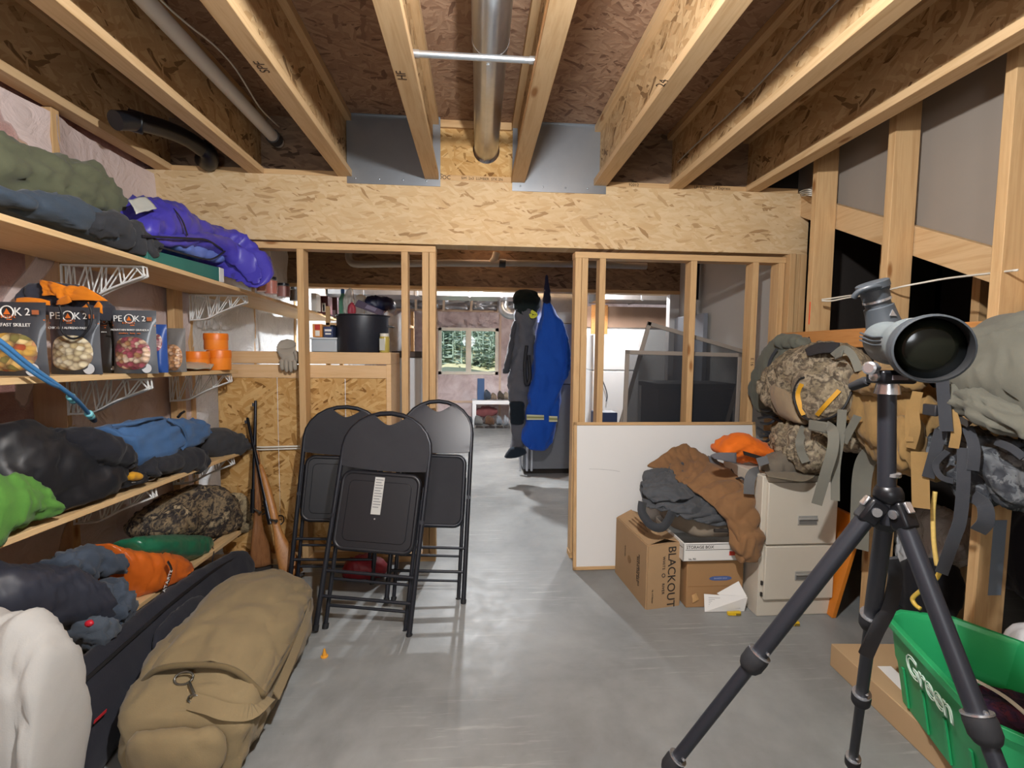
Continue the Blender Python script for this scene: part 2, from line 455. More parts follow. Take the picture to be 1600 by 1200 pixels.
def insul(name='pink_insulation', c1='#b58a82', c2='#8f635c', c3='#c9a19a'):
    s = N(name); v = s.map()
    a = s.noise(v, 4, 5, .6, .6)
    s.col(s.ramp(a, [(.3, c2), (.5, c1), (.7, c3)])).p(rough=.95, spec=.1); s.bump(s.noise(v, 12, 5, .7), .6, .03)
    return s.m
M_ins = insul(); M_insf = insul('far_insulation', '#cfbfbf', '#b3a09f', '#e0d6d6')
def film(name='poly_film', op=.07, c='#cdbbb6'):
    s = N(name); t = s.n('ShaderNodeBsdfTransparent', {0: (.97, .96, .96, 1)})
    g = s.n('ShaderNodeBsdfPrincipled', {'Base Color': srgb(c), 'Roughness': .2, 'Specular IOR Level': .7})
    fr = s.n('ShaderNodeFresnel', {'IOR': 1.5}).outputs[0]
    f = s.math('ADD', s.math('MULTIPLY', fr, .9), op)
    bm_ = s.n('ShaderNodeBump', {'Strength': .45, 'Distance': .03, 'Height': s.noise(s.map((1, 1, 1)), 7, 4, .6, 1.6)})
    s.t.links.new(bm_.outputs[0], g.inputs['Normal'])
    mx = s.n('ShaderNodeMixShader', {0: f, 1: t.outputs[0], 2: g.outputs[0]})
    s.t.links.new(mx.outputs[0], s.out.inputs['Surface']); return s.m
M_film = film()
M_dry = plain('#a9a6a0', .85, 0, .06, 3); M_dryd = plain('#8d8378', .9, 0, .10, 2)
M_white = plain('#e6e6e4', .6, 0, .04, 3); M_wpaint = plain('#dcdcdc', .45, 0, .04, 3)
M_galv = plain('#b4b6b8', .28, .9, .18, 14)
M_pvc = plain('#d5d2cb', .4, 0, .06, 5); M_abs = plain('#15161a', .4, 0, .1)
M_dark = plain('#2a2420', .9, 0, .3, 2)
M_vinyl = plain('#ded8c8', .4, 0, .04)

# ================================================================== floor and ceiling
fl = MB().box(-2.2, 4.3, -2.7, 9.2, -.15, 0).build('floor', M_conc, kind='structure', keep=True)
tag(fl, 'grey poured concrete basement floor with scuffs')
ce = MB().box(-2.2, 4.3, -2.7, 9.2, 2.745, 2.79).build('ceiling', M_osbc, kind='structure', keep=True)
tag(ce, 'underside of the brown strand board subfloor')
JX = [-2.34, -1.823, -1.302, -.787, -.273, .250, .763, 1.250, 1.756]
FW = .083
for x in JX[1:]:
    j = empty('joist', (x, 0, 2.385), kind=None); j.parent = ce; j.location = (x, 0, 2.385)
    MB().box(x-.006, x+.006, -2.6, 3.10, 2.42, 2.712).build('web', M_osbw, j)
    MB().box(x-FW/2, x+FW/2, -2.6, 3.10, 2.385, 2.423).build('flange', M_wy, j, bevel=.002)
    MB().box(x-FW/2, x+FW/2, -2.6, 3.10, 2.707, 2.745).build('flange', M_wy, j, bevel=.002)
# bays above the header: strand board blocking, two with galvanised sheet over them
for i in range(1, 9):
    x0 = JX[i]+.006; x1 = JX[i+1]-.006 if i < 8 else 2.1
    if i == 4: continue
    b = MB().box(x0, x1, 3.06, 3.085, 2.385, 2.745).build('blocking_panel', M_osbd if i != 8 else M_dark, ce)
    MB().box(x0+.035, x1-.035, 3.005, 3.06, 2.385, 2.418).build('blocking_flange', M_wx, ce, bevel=.002)
# open bay of the duct: blocking with a round hole
mb = MB(); cx, cz, rr = .055, 2.583, .082; n = 32
x0, x1, z0, z1 = -.267, .244, 2.42, 2.705
for k in range(n):
    def onrect(a):
        dx, dz = math.cos(a), math.sin(a)
        t = min((x1-cx)/dx if dx > 1e-9 else ((x0-cx)/dx if dx < -1e-9 else 9), (z1-cz)/dz if dz > 1e-9 else ((z0-cz)/dz if dz < -1e-9 else 9))
        return cx+dx*t, cz+dz*t
    a0, a1 = 2*PI*k/n, 2*PI*(k+1)/n
    p = [(cx+rr*math.cos(a0), cz+rr*math.sin(a0)), onrect(a0), onrect(a1), (cx+rr*math.cos(a1), cz+rr*math.sin(a1))]
    mb.hexa([(q[0], 3.02, q[1]) for q in p]+[(q[0], 3.035, q[1]) for q in p])
blk = mb.build('blocking_panel', M_osbp, ce)
MB().box(x0+.035, x1-.035, 3.0, 3.06, 2.385, 2.42).build('blocking_flange', M_wx, ce, bevel=.002)
MB().box(x0+.035, x1-.035, 3.0, 3.06, 2.70, 2.744).build('blocking_flange', M_wx, ce, bevel=.002)
M_stamp = plain('#3a2a1c', .9, 0, 0)
text('stamp', 'OOC', .034, (-.20, 2.9985, 2.402), (1, 0, 0), (0, 0, 1), M_stamp, ce, .0003)
text('stamp', 'SIM  2x3  LUMBER  STK 2N', .022, (.03, 2.9985, 2.402), (1, 0, 0), (0, 0, 1), M_stamp, ce, .0003)
text('stamp', '92012', .026, (.98, 3.0035, 2.402), (1, 0, 0), (0, 0, 1), M_stamp, ce, .0003)
text('stamp', 'LP  Folsom 24 Express', .026, (1.49, 3.0035, 2.402), (1, 0, 0), (0, 0, 1), M_stamp, ce, .0003)
for (px, py, tx, sz) in ((690, 255, 'NRC 2X', .04), (1040, 120, '1 OSB 16', .06)): pass
for i, (a, b, z0) in ((3, (-.775, -.235, 2.345)), (5, (.272, .80, 2.33)))[0:0]: pass
for xa, xb, zb, nm in ((-.775, -.222, 2.345, 0), (.215, .800, 2.335, 1)):
    m = MB().box(xa, xb, 2.990, 2.993, zb, 2.745)
    m.box(xa, xb, 2.975, 2.9935, 2.742, 2.745)
    for k in range(4): m.lathe([(.006, 0), (.004, .003), (0, .004)], (xa+.05+k*.14, 2.99, zb+.03), (0, -1, 0), 8)
    m.build('joist_bay_liner', M_sheet, label=['galvanised sheet closing the joist bay left of the round duct', 'galvanised sheet closing the joist bay right of the round duct'][nm], cat='metal sheet', keep=True)

for px, py, body in ((628, 118, 'HF'), (410, 105, 'SPF'), (1035, 130, '24')):
    text('stamp', body, .05, atZ(px, py, 2.3846), (0, -1, 0), (-1, 0, 0), M_stamp, ce, .0003)
# ================================================================== wall_left
wl = MB().box(-2.2, -1.97, -2.7, 9.2, 0, 2.745).build('wall_left', M_ins, kind='structure', keep=True)
tag(wl, 'insulated outer wall behind the shelves')
for y in (-1.2, -.4, .45, 1.35, 2.27, 3.22, 4.1, 5.0, 6.0, 7.0, 8.0):
    MB().box(-1.97, -1.83, y, y+.04, 0, 2.38).build('stud', M_wz, wl, bevel=.002)
MB().box(-1.97, -1.83, -2.6, 9.0, 2.0, 2.04).build('plate', M_wy, wl, bevel=.002) if False else None
mb = MB(); mw = MB()
ys = [-.4, .45, 1.35, 2.27, 3.22, 4.1, 5.0, 6.0, 7.0, 8.0, 9.0]
for i in range(1, 10):
    a, b = ys[i], ys[i+1]
    patch(mw if a > 3 else mb, [[(-1.835, a+.02, z), (-1.88, (a*2+b)/3, z), (-1.88, (a+2*b)/3, z), (-1.835, b, z)] for z in (0, .8, 1.6, 2.36)], 46, 22, .016, 3.2, i*3, (1, 1.6, .8))
mb.build('vapour_film', M_film, wl, smooth=180); mw.build('vapour_film', film('milky_film', .42, '#dcdddd'), wl, smooth=180)
MB().box(-1.985, -1.90, 2.0, 3.3, 2.03, 2.385).build('concrete_strip', plain('#a39d92', .9), wl) if False else None

# ================================================================== wall_middle : header and open studs
wm = empty('wall_middle', (0, 3.05, 0), 'unfinished stud partition under a deep strand board header', kind='structure')
MB().box(-1.95, 2.14, 2.995, 3.13, 2.0, 2.385).build('header', M_osb, wm, bevel=.002)
MB().box(-1.95, -.252, 3.01, 3.10, 1.955, 1.993).build('top_plate', M_wx, wm, bevel=.002)
MB().box(.618, 2.01, 3.01, 3.10, 1.945, 1.983).build('top_plate', M_wx, wm, bevel=.002)
MB().box(-1.95, -.252, 3.01, 3.10, 0, .038).build('bottom_plate', M_wx, wm, bevel=.002)
MB().box(.618, 2.01, 3.01, 3.10, 0, .038).build('bottom_plate', M_wx, wm, bevel=.002)
for x, zt in ((-1.84, 1.955), (-1.085, 1.955), (-.462, 1.955), (-.335, 1.955), (-.292, 1.955), (.622, 1.945), (.664, 1.945), (.778, 1.945), (1.375, 1.945), (1.79, 1.945), (1.965, 1.945)):
    MB().box(x, x+.0395, 3.012, 3.10, .038, zt).build('stud', M_wz, wm, bevel=.002)
text('stamp', 'E 16', .03, (1.81, 3.0112, 1.30), (0, 0, -1), (1, 0, 0), M_stamp, wm, .0003)
for x in (2.012, 2.056, 2.098):
    MB().box(x, x+.0395, 2.97+.02*(x > 2.05), 3.10, 0, 2.0).build('jack_stud', M_wz, wm, bevel=.002)
MB().box(2.085, 2.093, 2.968, 2.97, 1.50, 1.70).build('paint_mark', plain('#e0481f', .8), wm, label='orange spray paint mark on the corner stud') if False else None

# ================================================================== wall_right : open studs, sloping stringer, board behind
wr = empty('wall_right', (2.0, 1.0, 0), 'open stud wall under the stairs', kind='structure')
SY = [2.675, 2.163, 1.66, 1.15, .64, .13, -.4, -1.0, -1.8]
for y in SY:
    MB().box(1.95, 2.075, y, y+.040, 0, 2.745 if y < 2 else 2.745).build('stud', M_wz, wr, bevel=.002)
MB().box(1.948, 1.9495, 2.677, 2.684, 1.53, 1.66).build('paint_mark', plain('#e2461c', .8), wr, label='orange paint streak')
MB().box(1.95, 2.075, -2.6, 2.97, 2.705, 2.744).build('top_plate', M_wy, wr)
# sloping board: top passes z=2.26 at y=2.68 and 1.84 at y=1.85
s0, s1 = (2.10, 3.35, 2.555), (2.10, .6, 1.19)
dz = -.14
MB().hexa([(2.08, s0[1], s0[2]+dz), (2.118, s0[1], s0[2]+dz), (2.118, s1[1], s1[2]+dz), (2.08, s1[1], s1[2]+dz), (2.08, s0[1], s0[2]), (2.118, s0[1], s0[2]), (2.118, s1[1], s1[2]), (2.08, s1[1], s1[2])]).build('stringer', M_wy, wr, bevel=.002)
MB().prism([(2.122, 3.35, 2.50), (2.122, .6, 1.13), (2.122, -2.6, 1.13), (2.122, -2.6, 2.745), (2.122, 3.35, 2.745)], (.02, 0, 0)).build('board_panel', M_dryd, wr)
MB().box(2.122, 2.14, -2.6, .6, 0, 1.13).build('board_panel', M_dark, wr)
for y, x in ((2.70, 2.42), (2.13, 2.40)):
    MB().box(x, x+.14, y, y+.04, 0, 2.10 if y > 2.4 else 1.85).build('inner_post', M_wz, wr, bevel=.002)
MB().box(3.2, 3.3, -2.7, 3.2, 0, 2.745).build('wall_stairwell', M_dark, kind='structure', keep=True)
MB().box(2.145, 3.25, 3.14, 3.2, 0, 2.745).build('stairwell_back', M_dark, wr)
MB().box(1.905, 1.945, .3, 2.87, 1.39, 1.485).build('hook_rail', M_wr, wr, bevel=.003)
# ================================================================== behind the camera
MB().box(-2.2, 4.3, -2.8, -2.7, 0, 2.745).build('wall_front', plain('#b9b2a6', .9), kind='structure', keep=True)

# ================================================================== rooms beyond the partition
wp = MB().box(2.12, 2.22, 3.14, 4.9, 0, 2.745).build('wall_passage', M_dry, kind='structure', keep=True)
tag(wp, 'grey drywall beyond the right hand studs')
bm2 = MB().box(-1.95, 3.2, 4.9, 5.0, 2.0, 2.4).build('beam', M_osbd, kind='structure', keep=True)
tag(bm2, 'second strand board beam crossing beyond the doorway')
MB().box(-1.95, 3.2, 4.885, 5.02, 1.965, 2.0).build('beam_plate', M_wx, bm2)
for x in [-1.7+.52*k for k in range(11)]:
    MB().box(x-.02, x+.02, 3.13, 9.0, 2.42, 2.712).build('far_joist', M_wy, ce)
WX0, WX1, WZ0, WZ1 = -.70, .415, .915, 1.785
wb = empty('wall_back', (0, 9, 0), 'far insulated wall with a two pane window', kind='structure')
MB().box(-2.2, WX0, 9.0, 9.12, 0, 2.745).build('insulation', M_insf, wb)
MB().box(WX1, 4.3, 9.0, 9.12, 0, 2.745).build('insulation', M_insf, wb)
MB().box(WX0, WX1, 9.0, 9.12, 0, WZ0).build('insulation', M_insf, wb)
MB().box(WX0, WX1, 9.0, 9.12, WZ1, 2.745).build('insulation', M_insf, wb)
for x in (-1.5, -.9, -.75, .43, .95, 1.5): MB().box(x, x+.04, 8.985, 9.0, 0, 2.1).build('stud', plain('#cfb6a0', .8), wb)
for z in (.38, 2.08): MB().box(-1.9, 2.0, 8.98, 9.0, z, z+.04).build('plate', plain('#cbb096', .8), wb)
mb = MB()
patch(mb, [[(x, 8.965, z) for x in (-1.9, -1.5, -1.1, -.72)] for z in (0, 1, 2.1)], 40, 30, .02, 3, 3)
patch(mb, [[(x, 8.965, z) for x in (.43, 1.0, 1.5, 2.0)] for z in (0, 1, 2.1)], 40, 30, .02, 3, 4)
patch(mb, [[(x, 8.95-.05*(z > 1.9), z) for x in (-.72, -.3, .1, .43)] for z in (1.80, 1.95, 2.1)], 20, 30, .03, 5, 5)
patch(mb, [[(x, 8.965, z) for x in (-.72, -.3, .1, .43)] for z in (0, .5, .9)], 30, 30, .02, 3, 6)
mb.build('vapour_film', M_film, wb, smooth=180)
mb = MB(); patch(mb, [[(x, 8.9, z) for x in (-1.9, -.6, .7, 2.0)] for z in (2.12, 2.25, 2.42)], 16, 70, .05, 6, 8)
mb.build('foil_batt', plain('#8f8f93', .35, .5, .3, 12), wb, smooth=180)
win = empty('window_1', ((WX0+WX1)/2, 9.05, WZ0), 'two pane sliding basement window in the far wall', kind='structure')
f = .055
mb = MB(); mb.box(WX0, WX1, 8.98, 9.1, WZ0, WZ0+f).box(WX0, WX1, 8.98, 9.1, WZ1-f, WZ1).box(WX0, WX0+f, 8.98, 9.1, WZ0, WZ1).box(WX1-f, WX1, 8.98, 9.1, WZ0, WZ1)
mb.build('window_frame', M_vinyl, win)
xm = (WX0+WX1)/2; MB().box(xm-.05, xm+.05, 8.985, 9.1, WZ0+f, WZ1-f).build('mullion', M_vinyl, win)
def glass():
    s = N('window_glass'); t = s.n('ShaderNodeBsdfTransparent', {0: (.95, .97, .97, 1)}); g = s.n('ShaderNodeBsdfGlossy', {'Roughness': .02})
    mx = s.n('ShaderNodeMixShader', {0: .015, 1: t.outputs[0], 2: g.outputs[0]}); s.t.links.new(mx.outputs[0], s.out.inputs['Surface']); return s.m
M_glass = glass()
for a, b in ((WX0+f, xm-.05), (xm+.05, WX1-f)): MB().box(a, b, 9.04, 9.046, WZ0+f, WZ1-f).build('pane', M_glass, win)
# outdoors: grass bank and its trees
hb = MB(); patch(hb, [[(x, y, z) for x in (-9, -3, 3, 9)] for y, z in ((9.6, .78), (11.5, .92), (14, 1.5), (26, 6.2))], 40, 40, .15, .8, 3)
hb.build('ground_bank', plain('#d6cfa4', .95, 0, .3, 3), kind='structure', smooth=180, keep=True, label='dry grass bank outside the window')
mb = MB(); rnd = random.Random(8)
for k in range(220):
    x = rnd.uniform(-3.5, 2.6); y = rnd.uniform(11.6, 17); z = .9+max(0, y-11.5)*.3-.1; h = rnd.uniform(.5, 1.25)
    mb.tube([(x, y, z), (x, y, z+h)], [.03, .01], 5, cap=False)
    for q in range(46):
        t = rnd.random()**1.3; a = rnd.uniform(0, 2*PI); L = h*(.10+.26*(1-t)); c = Vector((x, y, z+h*(.08+.9*t))); o = Vector((math.cos(a), math.sin(a), rnd.uniform(-.25, .35)))*L; sd = Vector((-math.sin(a), math.cos(a), rnd.uniform(-.6, .6)))*L*rnd.uniform(.10, .22)
        mb.add([c, c+o*.6+sd, c+o, c+o*.6-sd], [(0, 1, 2, 3)])
tr = mb.build('treeline', plain('#9fb09c', .9, 0, .8, 9), kind='stuff', keep=True, label='pale green conifers on the bank outside the window')
# right far room shell
MB().box(4.2, 4.3, 3.2, 9.2, 0, 2.745).build('wall_far_right', M_white, kind='structure', keep=True)
MB().box(3.2, 4.3, 3.1, 3.2, 0, 2.745).build('wall_store', M_white, kind='structure', keep=True)
# ================================================================== shelves on the left wall
M_shelf = wood('shelf_wood', 'y', '#dbbd90', '#cba673', knots=False)
M_wirew = plain('#dfe0de', .35, 0, .03)
def zs(k, y): a, b = ((1.785, .022), (1.285, .020), (.800, .025), (.298, .020))[k]; return a-b*y
def bracket(par, y, z):
    X0, X1 = -1.797, -1.46
    e = empty('bracket', (0, 0, 0)); e.parent = par; e.location = Vector((-1.8, y, z))-org(par)
    mb = MB()
    for dy in (-.012, .012):
        yy = y+dy
        mb.tube([(X0, yy, z-.008), (X1, yy, z-.008), (X1+.003, yy, z-.05)], .005, 6)
        mb.tube([(X0, yy, z-.008), (X0, yy, z-.17)], .005, 6)
        low = curve([(X0, yy, z-.165), (X0+.10, yy, z-.155), (X0+.2, yy, z-.105), (X1, yy, z-.05)], 14)
        mb.tube(low, .005, 6)
        up = [(X0+(X1-X0)*t, yy, z-.01) for t in (.1, .3, .5, .7, .9)]
        dn = [low[int(13*t)] for t in (.0, .2, .4, .6, .8, 1)]
        for a, b in zip(up, dn[:-1]): mb.tube([a, b], .0032, 5)
        for a, b in zip(up, dn[1:]): mb.tube([a, b], .0032, 5)
    for t in (0, .33, .66, 1): mb.tube([(X0+(X1-X0)*t, y-.012, z-.008), (X0+(X1-X0)*t, y+.012, z-.008)], .004, 5)
    mb.build('wire_frame', M_wirew, e, smooth=60)
ends = [(.3, 5.15), (.3, 2.99), (.3, 2.99), (.3, 2.97)]
slab = ['topmost long wooden wall shelf running on through the stud partition', 'second wooden wall shelf from the top holding dried meal pouches', 'third wooden wall shelf from the top holding jackets and a blue bag', 'lowest wooden wall shelf holding the orange and green stuff sacks']
brk = [(1.2, 2.25, 3.18), (1.2, 2.25, 2.955), (1.2, 2.25, 2.955), (1.2, 2.1)]
for k in range(4):
    y0, y1 = ends[k]; x0, x1 = -1.80, -1.43
    r = empty('wall_shelf', (-1.6, 1.6, zs(k, 1.6)), slab[k], 'shelf', 'wooden shelves on the left wall')
    t = .022
    MB().hexa([(x0, y0, zs(k, y0)-t), (x1, y0, zs(k, y0)-t), (x1, y1, zs(k, y1)-t), (x0, y1, zs(k, y1)-t), (x0, y0, zs(k, y0)), (x1, y0, zs(k, y0)), (x1, y1, zs(k, y1)), (x0, y1, zs(k, y1))]).build('board', M_shelf, r, bevel=.002)
    for y in brk[k]: bracket(r, y, zs(k, y)-t)
# ------------------------------------------------------------------ soft goods on the top shelf
F_olive = fabric('#6b6d55', '#4f5240'); F_navy = fabric('#46525f', '#323c48'); F_char = fabric('#3f4044', '#2b2c30')
F_black = nylon('#191b21', .5, 20, .8, '#101116'); F_dgray = fabric('#56585c', '#3c3e42')
def soft(name, secs, mat, label, cat, zmin=None, group=None, **k):
    mb = MB(); loft(mb, secs, zmin=zmin, **k)
    return mb.build(name, mat, label=label, cat=cat, group=group, smooth=180)
soft('folded_jacket', sx([(-70, 175, -70, 300), (0, 212, 0, 318), (50, 236, 55, 330), (100, 246, 105, 345), (140, 258, 140, 350), (180, 318, 175, 362)], -1.68, .10), F_olive,
     'olive green jacket heaped at the back of the top shelf', 'jacket', None, amp=.028, fr=6, seed=2, nl=50, nr=40, st=(1, .7, 1.2))
soft('folded_trousers', sx([(-70, 268, -70, 310), (0, 295, 0, 331), (50, 298, 50, 347), (100, 306, 105, 362), (140, 330, 150, 376), (175, 355, 180, 387), (205, 372, 208, 395)], -1.52, .085), F_navy,
     'navy blue grey trousers folded along the front of the top shelf', 'trousers', None, amp=.02, fr=8, seed=5, nl=60, nr=36, st=(1, .6, 1.3))
soft('knit_hat', sx([(130, 338, 140, 368), (165, 328, 172, 380), (195, 338, 200, 392), (222, 362, 222, 402), (238, 386, 236, 402)], -1.475, .06), F_char,
     'charcoal fleece hat crumpled at the shelf edge before the sleeping bag', 'hat', None, amp=.022, fr=11, seed=9, nl=44, nr=30)
# sleeping bag
M_purp = nylon('#5047b6', .42, 13, .9, '#3c349c'); M_lblue = nylon('#6d86d8', .42, 16, .7)
sb = empty('sleeping_bag', atX(300, 400, -1.6), 'purple and blue mummy sleeping bag spilling over the top shelf', 'sleeping bag')
mb = MB()
loft(mb, sx([(172, 345, 178, 374), (200, 318, 205, 388), (240, 308, 245, 398), (275, 325, 280, 404), (300, 346, 305, 410), (335, 352, 335, 418, -1.53, .14), (370, 366, 365, 432, -1.42, .11), (400, 388, 388, 446, -1.33, .085), (420, 414, 402, 452, -1.28, .06)], -1.60, .15), amp=.022, fr=9, seed=3, nl=80, nr=44, st=(1, 1.3, .8))
mb.build('shell', M_purp, sb, smooth=180)
mb = MB(); loft(mb, sx([(262, 372, 258, 384), (300, 376, 300, 402), (335, 380, 335, 410), (352, 392, 352, 410)], -1.475, .035), amp=.01, fr=10, seed=4, nl=30, nr=24)
mb.build('side_panel', M_lblue, sb, smooth=180, label='lighter blue panel')
mb = MB(); loft(mb, sx([(222, 368, 222, 380), (262, 366, 262, 388), (310, 362, 310, 388), (350, 372, 350, 402, -1.44), (385, 392, 385, 430, -1.34), (402, 420, 400, 450, -1.28)], -1.47, .05), amp=.016, fr=10, seed=14, nl=40, nr=24)
mb.build('lower_baffle', M_purp, sb, smooth=180)
mb = MB()
strap(mb, [atX(222, 369, -1.41), atX(260, 371, -1.405), (atX(300, 373, -1.405)), atX(325, 376, -1.41), atX(350, 392, -1.415)], .010, face=(1, 0, 0))
strap(mb, [atX(272, 326, -1.47), atX(285, 345, -1.43), atX(293, 368, -1.41)], .010, face=(1, 0, 0))
strap(mb, [atX(352, 392, -1.41), atX(330, 405, -1.405), atX(300, 400, -1.41), atX(250, 386, -1.41)], .008, face=(1, 0, 0))
strap(mb, [atX(278, 332, -1.5), atX(288, 335, -1.49), atX(290, 341, -1.48)], .008, face=(1, 0, 0))
mb.build('binding', plain('#191a24', .6), sb)
a = [atX(201, 312, -1.50), atX(228, 307, -1.54), atX(245, 326, -1.46), atX(213, 334, -1.43)]
mb = MB(); patch(mb, [[a[0], a[1]], [a[3], a[2]]], 8, 8, .006, 12, 3)
mb.build('care_label', plain('#c3c4bc', .7), sb, solid=.003, smooth=180)
# teal box lid under it
tb = empty('flat_box', atX(290, 420, -1.44), 'flat teal box with a white end under the sleeping bag', 'box')
y0 = atX(228, 395, -1.44).y; y1 = atX(341, 420, -1.44).y; z_ = zs(0, y0)+.001; z2 = zs(0, y1)+.001
MB().hexa([(-1.70, y0, z_), (-1.435, y0, z_), (-1.435, y1, z2), (-1.70, y1, z2), (-1.70, y0, z_+.045), (-1.435, y0, z_+.045), (-1.435, y1, z2+.078), (-1.70, y1, z2+.078)]).build('lid', plain('#2f6f64', .6), tb, bevel=.003)
MB().hexa([(-1.70, y1, z2), (-1.434, y1, z2), (-1.434, y1+.05, z2), (-1.70, y1+.05, z2), (-1.70, y1, z2+.08), (-1.434, y1, z2+.08), (-1.434, y1+.05, z2+.08), (-1.70, y1+.05, z2+.08)]).build('end_panel', plain('#d9d9d4', .6), tb, bevel=.003, label='white end')

# ------------------------------------------------------------------ second shelf : dried meal pouches
M_pch = plain('#34373e', .42, 0, .1, 8, coat=.15); M_pdark = plain('#2a2522', .45); M_txt = plain('#e9e9e6', .6, 0, 0); M_ora = plain('#e0742a', .5, 0, .05)
def food(name, cols, sc=45):
    s = N(name); v = s.map((1, 1, 1)); d = s.noise(v, 14, 3)
    vo = s.vor(s.map((1, 1, 1.3)), sc); sep = s.n('ShaderNodeSeparateColor', {0: vo.outputs['Color']})
    k = len(cols); c = s.ramp(sep.outputs[0], [(i/k, q) for i, q in enumerate(cols)], 'CONSTANT')
    s.col(s.mix(s.ramp(vo.outputs['Distance'], [(.35, 0), (.8, .8)]), c, srgb('#5b4230'))).p(rough=.4); s.bump(vo.outputs['Distance'], .6, .006); return s.m
def pouch(label, px0, px1, ptop, pbot, Y, mat, fm, brand=True, title='', win_c=(0, .32), win_r=(.43, .26), rz=0, group='dried meal pouches on the second shelf', sub=''):
    T = atY((px0+px1)/2, ptop, Y); B = atY((px0+px1)/2, pbot, Y); w = (atY(px1, pbot, Y)-atY(px0, pbot, Y)).x
    z0 = zs(1, Y)+.001; h = T.z-z0; cx = B.x
    r = empty('meal_pouch', (cx, Y, z0), label, 'food pouch', group); 
    def bulge(u, v): return (.036*max(0, 1-v)**.55*(.25+.75*min(1, v*6+.25))+.0015)*(1-abs(u)**3.2)
    def pt(u, v, sgn, off=0):
        wob = .004*noise.noise(Vector((u*2+cx*9, v*3, sgn)))
        return Vector((cx+u*w/2*(1-.05*v*(1-v)*4+.0), Y+sgn*(bulge(u, v)+off+wob*(1-abs(u))), z0+v*h))
    mb = MB(); n, m = 17, 21
    for sgn in (-1, 1):
        vs = [pt(-1+2*i/(n-1), j/(m-1), sgn) for j in range(m) for i in range(n)]
        mb.add(vs, [(j*n+i, j*n+i+1, (j+1)*n+i+1, (j+1)*n+i) for j in range(m-1) for i in range(n-1)])
    mb.build('pouch', mat, r, smooth=70)
    if fm:
        mb = MB(); vs = [pt(win_c[0], win_c[1], -1, .0035)]; fs = []; k = 26
        for q in (.25, .5, .75, .9, 1):
            for i in range(k):
                a = 2*PI*i/k; ca, sa = math.cos(a), math.sin(a)
                vs.append(pt(win_c[0]+win_r[0]*2*q*math.copysign(abs(ca)**.8, ca)*.95, win_c[1]+win_r[1]*q*math.copysign(abs(sa)**.8, sa), -1, .0035 if q < 1 else .001))
        fs += [(0, 1+i, 1+(i+1) % k) for i in range(k)] + [(1+q*k+i, 1+(q+1)*k+i, 1+(q+1)*k+(i+1) % k, 1+q*k+(i+1) % k) for q in range(4) for i in range(k)]
        mb.add(vs, fs).build('food_window', fm, r, smooth=180)
    if brand:
        def face(v): return Y-bulge(0, v)-.0055
        def line(u0, u1, v, t, m, nm):
            MB().add([pt(u0, v, -1, .0015), pt((u0+u1)/2, v, -1, .0015), pt(u1, v, -1, .0015), pt(u1, v+t, -1, .0015), pt((u0+u1)/2, v+t, -1, .0015), pt(u0, v+t, -1, .0015)], [(0, 1, 4, 5), (1, 2, 3, 4)]).build(nm, m, r)
        vz = .86; s_ = w*.23
        text('lettering', 'PE', s_*.86, (cx-w*.29, face(vz), z0+vz*h), (1, 0, 0), (0, 0, 1), M_txt, r)
        text('lettering', 'K', s_*.86, (cx+w*.13, face(vz), z0+vz*h), (1, 0, 0), (0, 0, 1), M_txt, r)
        text('lettering', '2', s_*.75, (cx+w*.28, face(vz), z0+vz*h), (1, 0, 0), (0, 0, 1), M_txt, r)
        mb = MB(); c0 = Vector((cx-w*.04, face(vz), z0+vz*h)); R1 = w*.10
        mb.tube([c0+Vector((R1*math.cos(2*PI*i/20), 0, R1*math.sin(2*PI*i/20))) for i in range(21)], w*.011, 5)
        mb.build('emblem_ring', M_txt, r)
        MB().prism([c0+Vector((-R1*.55, -.0005, -R1*.4)), c0+Vector((R1*.55, -.0005, -R1*.4)), c0+Vector((0, -.0005, R1*.6))], (0, -.0005, 0)).build('emblem_peak', M_ora, r)
        text('lettering', 'REFUEL', s_*.26, (cx-w*.04, face(.80), z0+.795*h), (1, 0, 0), (0, 0, 1), M_ora, r, space=1.6)
        MB().box(cx+w*.35, cx+w*.46, face(vz)-.0004, face(vz), z0+.83*h, z0+.89*h).build('badge', plain('#a8603a', .6), r)
        line(-.99, .99, .755, .012, M_ora, 'orange_stripe')
        text('lettering', title, min(s_*.42, w*1.35/max(6, len(title))), (cx, face(.68)-.001, z0+.685*h), (1, 0, 0), (0, 0, 1), M_txt, r)
        if sub: text('lettering', sub, s_*.2, (cx, face(.62)-.001, z0+.635*h), (1, 0, 0), (0, 0, 1), M_ora, r)
        ov = MB().lathe([(w*.11, 0), (w*.11, .0008)], pt(.66, .085, -1, .002), (0, -1, 0), 20); ov.build('weight_badge', plain('#c9ccd0', .5), r)
    return r
pouch('meal pouch with SKILLET printed over a vegetable dish, nearest on the shelf', -20, 78, 472, 583, 1.74, M_pch, food('food_skillet', ['#d2b06a', '#c09848', '#a8502f', '#dcc68e', '#7a7440', '#c08448'], 38), title='BREAKFAST SKILLET')
pouch('meal pouch with ALFREDO printed over pale creamy pasta, black cord loop across it', 80, 161, 480, 580, 1.93, M_pch, food('food_pasta', ['#d8cdae', '#c9bb95', '#e3dabf', '#b9a77e'], 45), title='CHICKEN ALFREDO PASTA')
pouch('dark brown meal pouch half hidden between the pasta and berry pouches', 158, 188, 490, 578, 2.12, M_pdark, None, title='PASTA', win_c=(0, .3))
pouch('meal pouch with GRANOLA printed over reddish berries', 178, 248, 485, 578, 2.08, plain('#50545a', .35, 0, .1, 8, coat=.2), food('food_granola', ['#9a4a58', '#cdb8a2', '#a37a56', '#b0626a', '#7c3a48', '#c9a98c'], 50), title='MOUNTAIN BERRY GRANOLA', sub='strawberry   honey   oats')
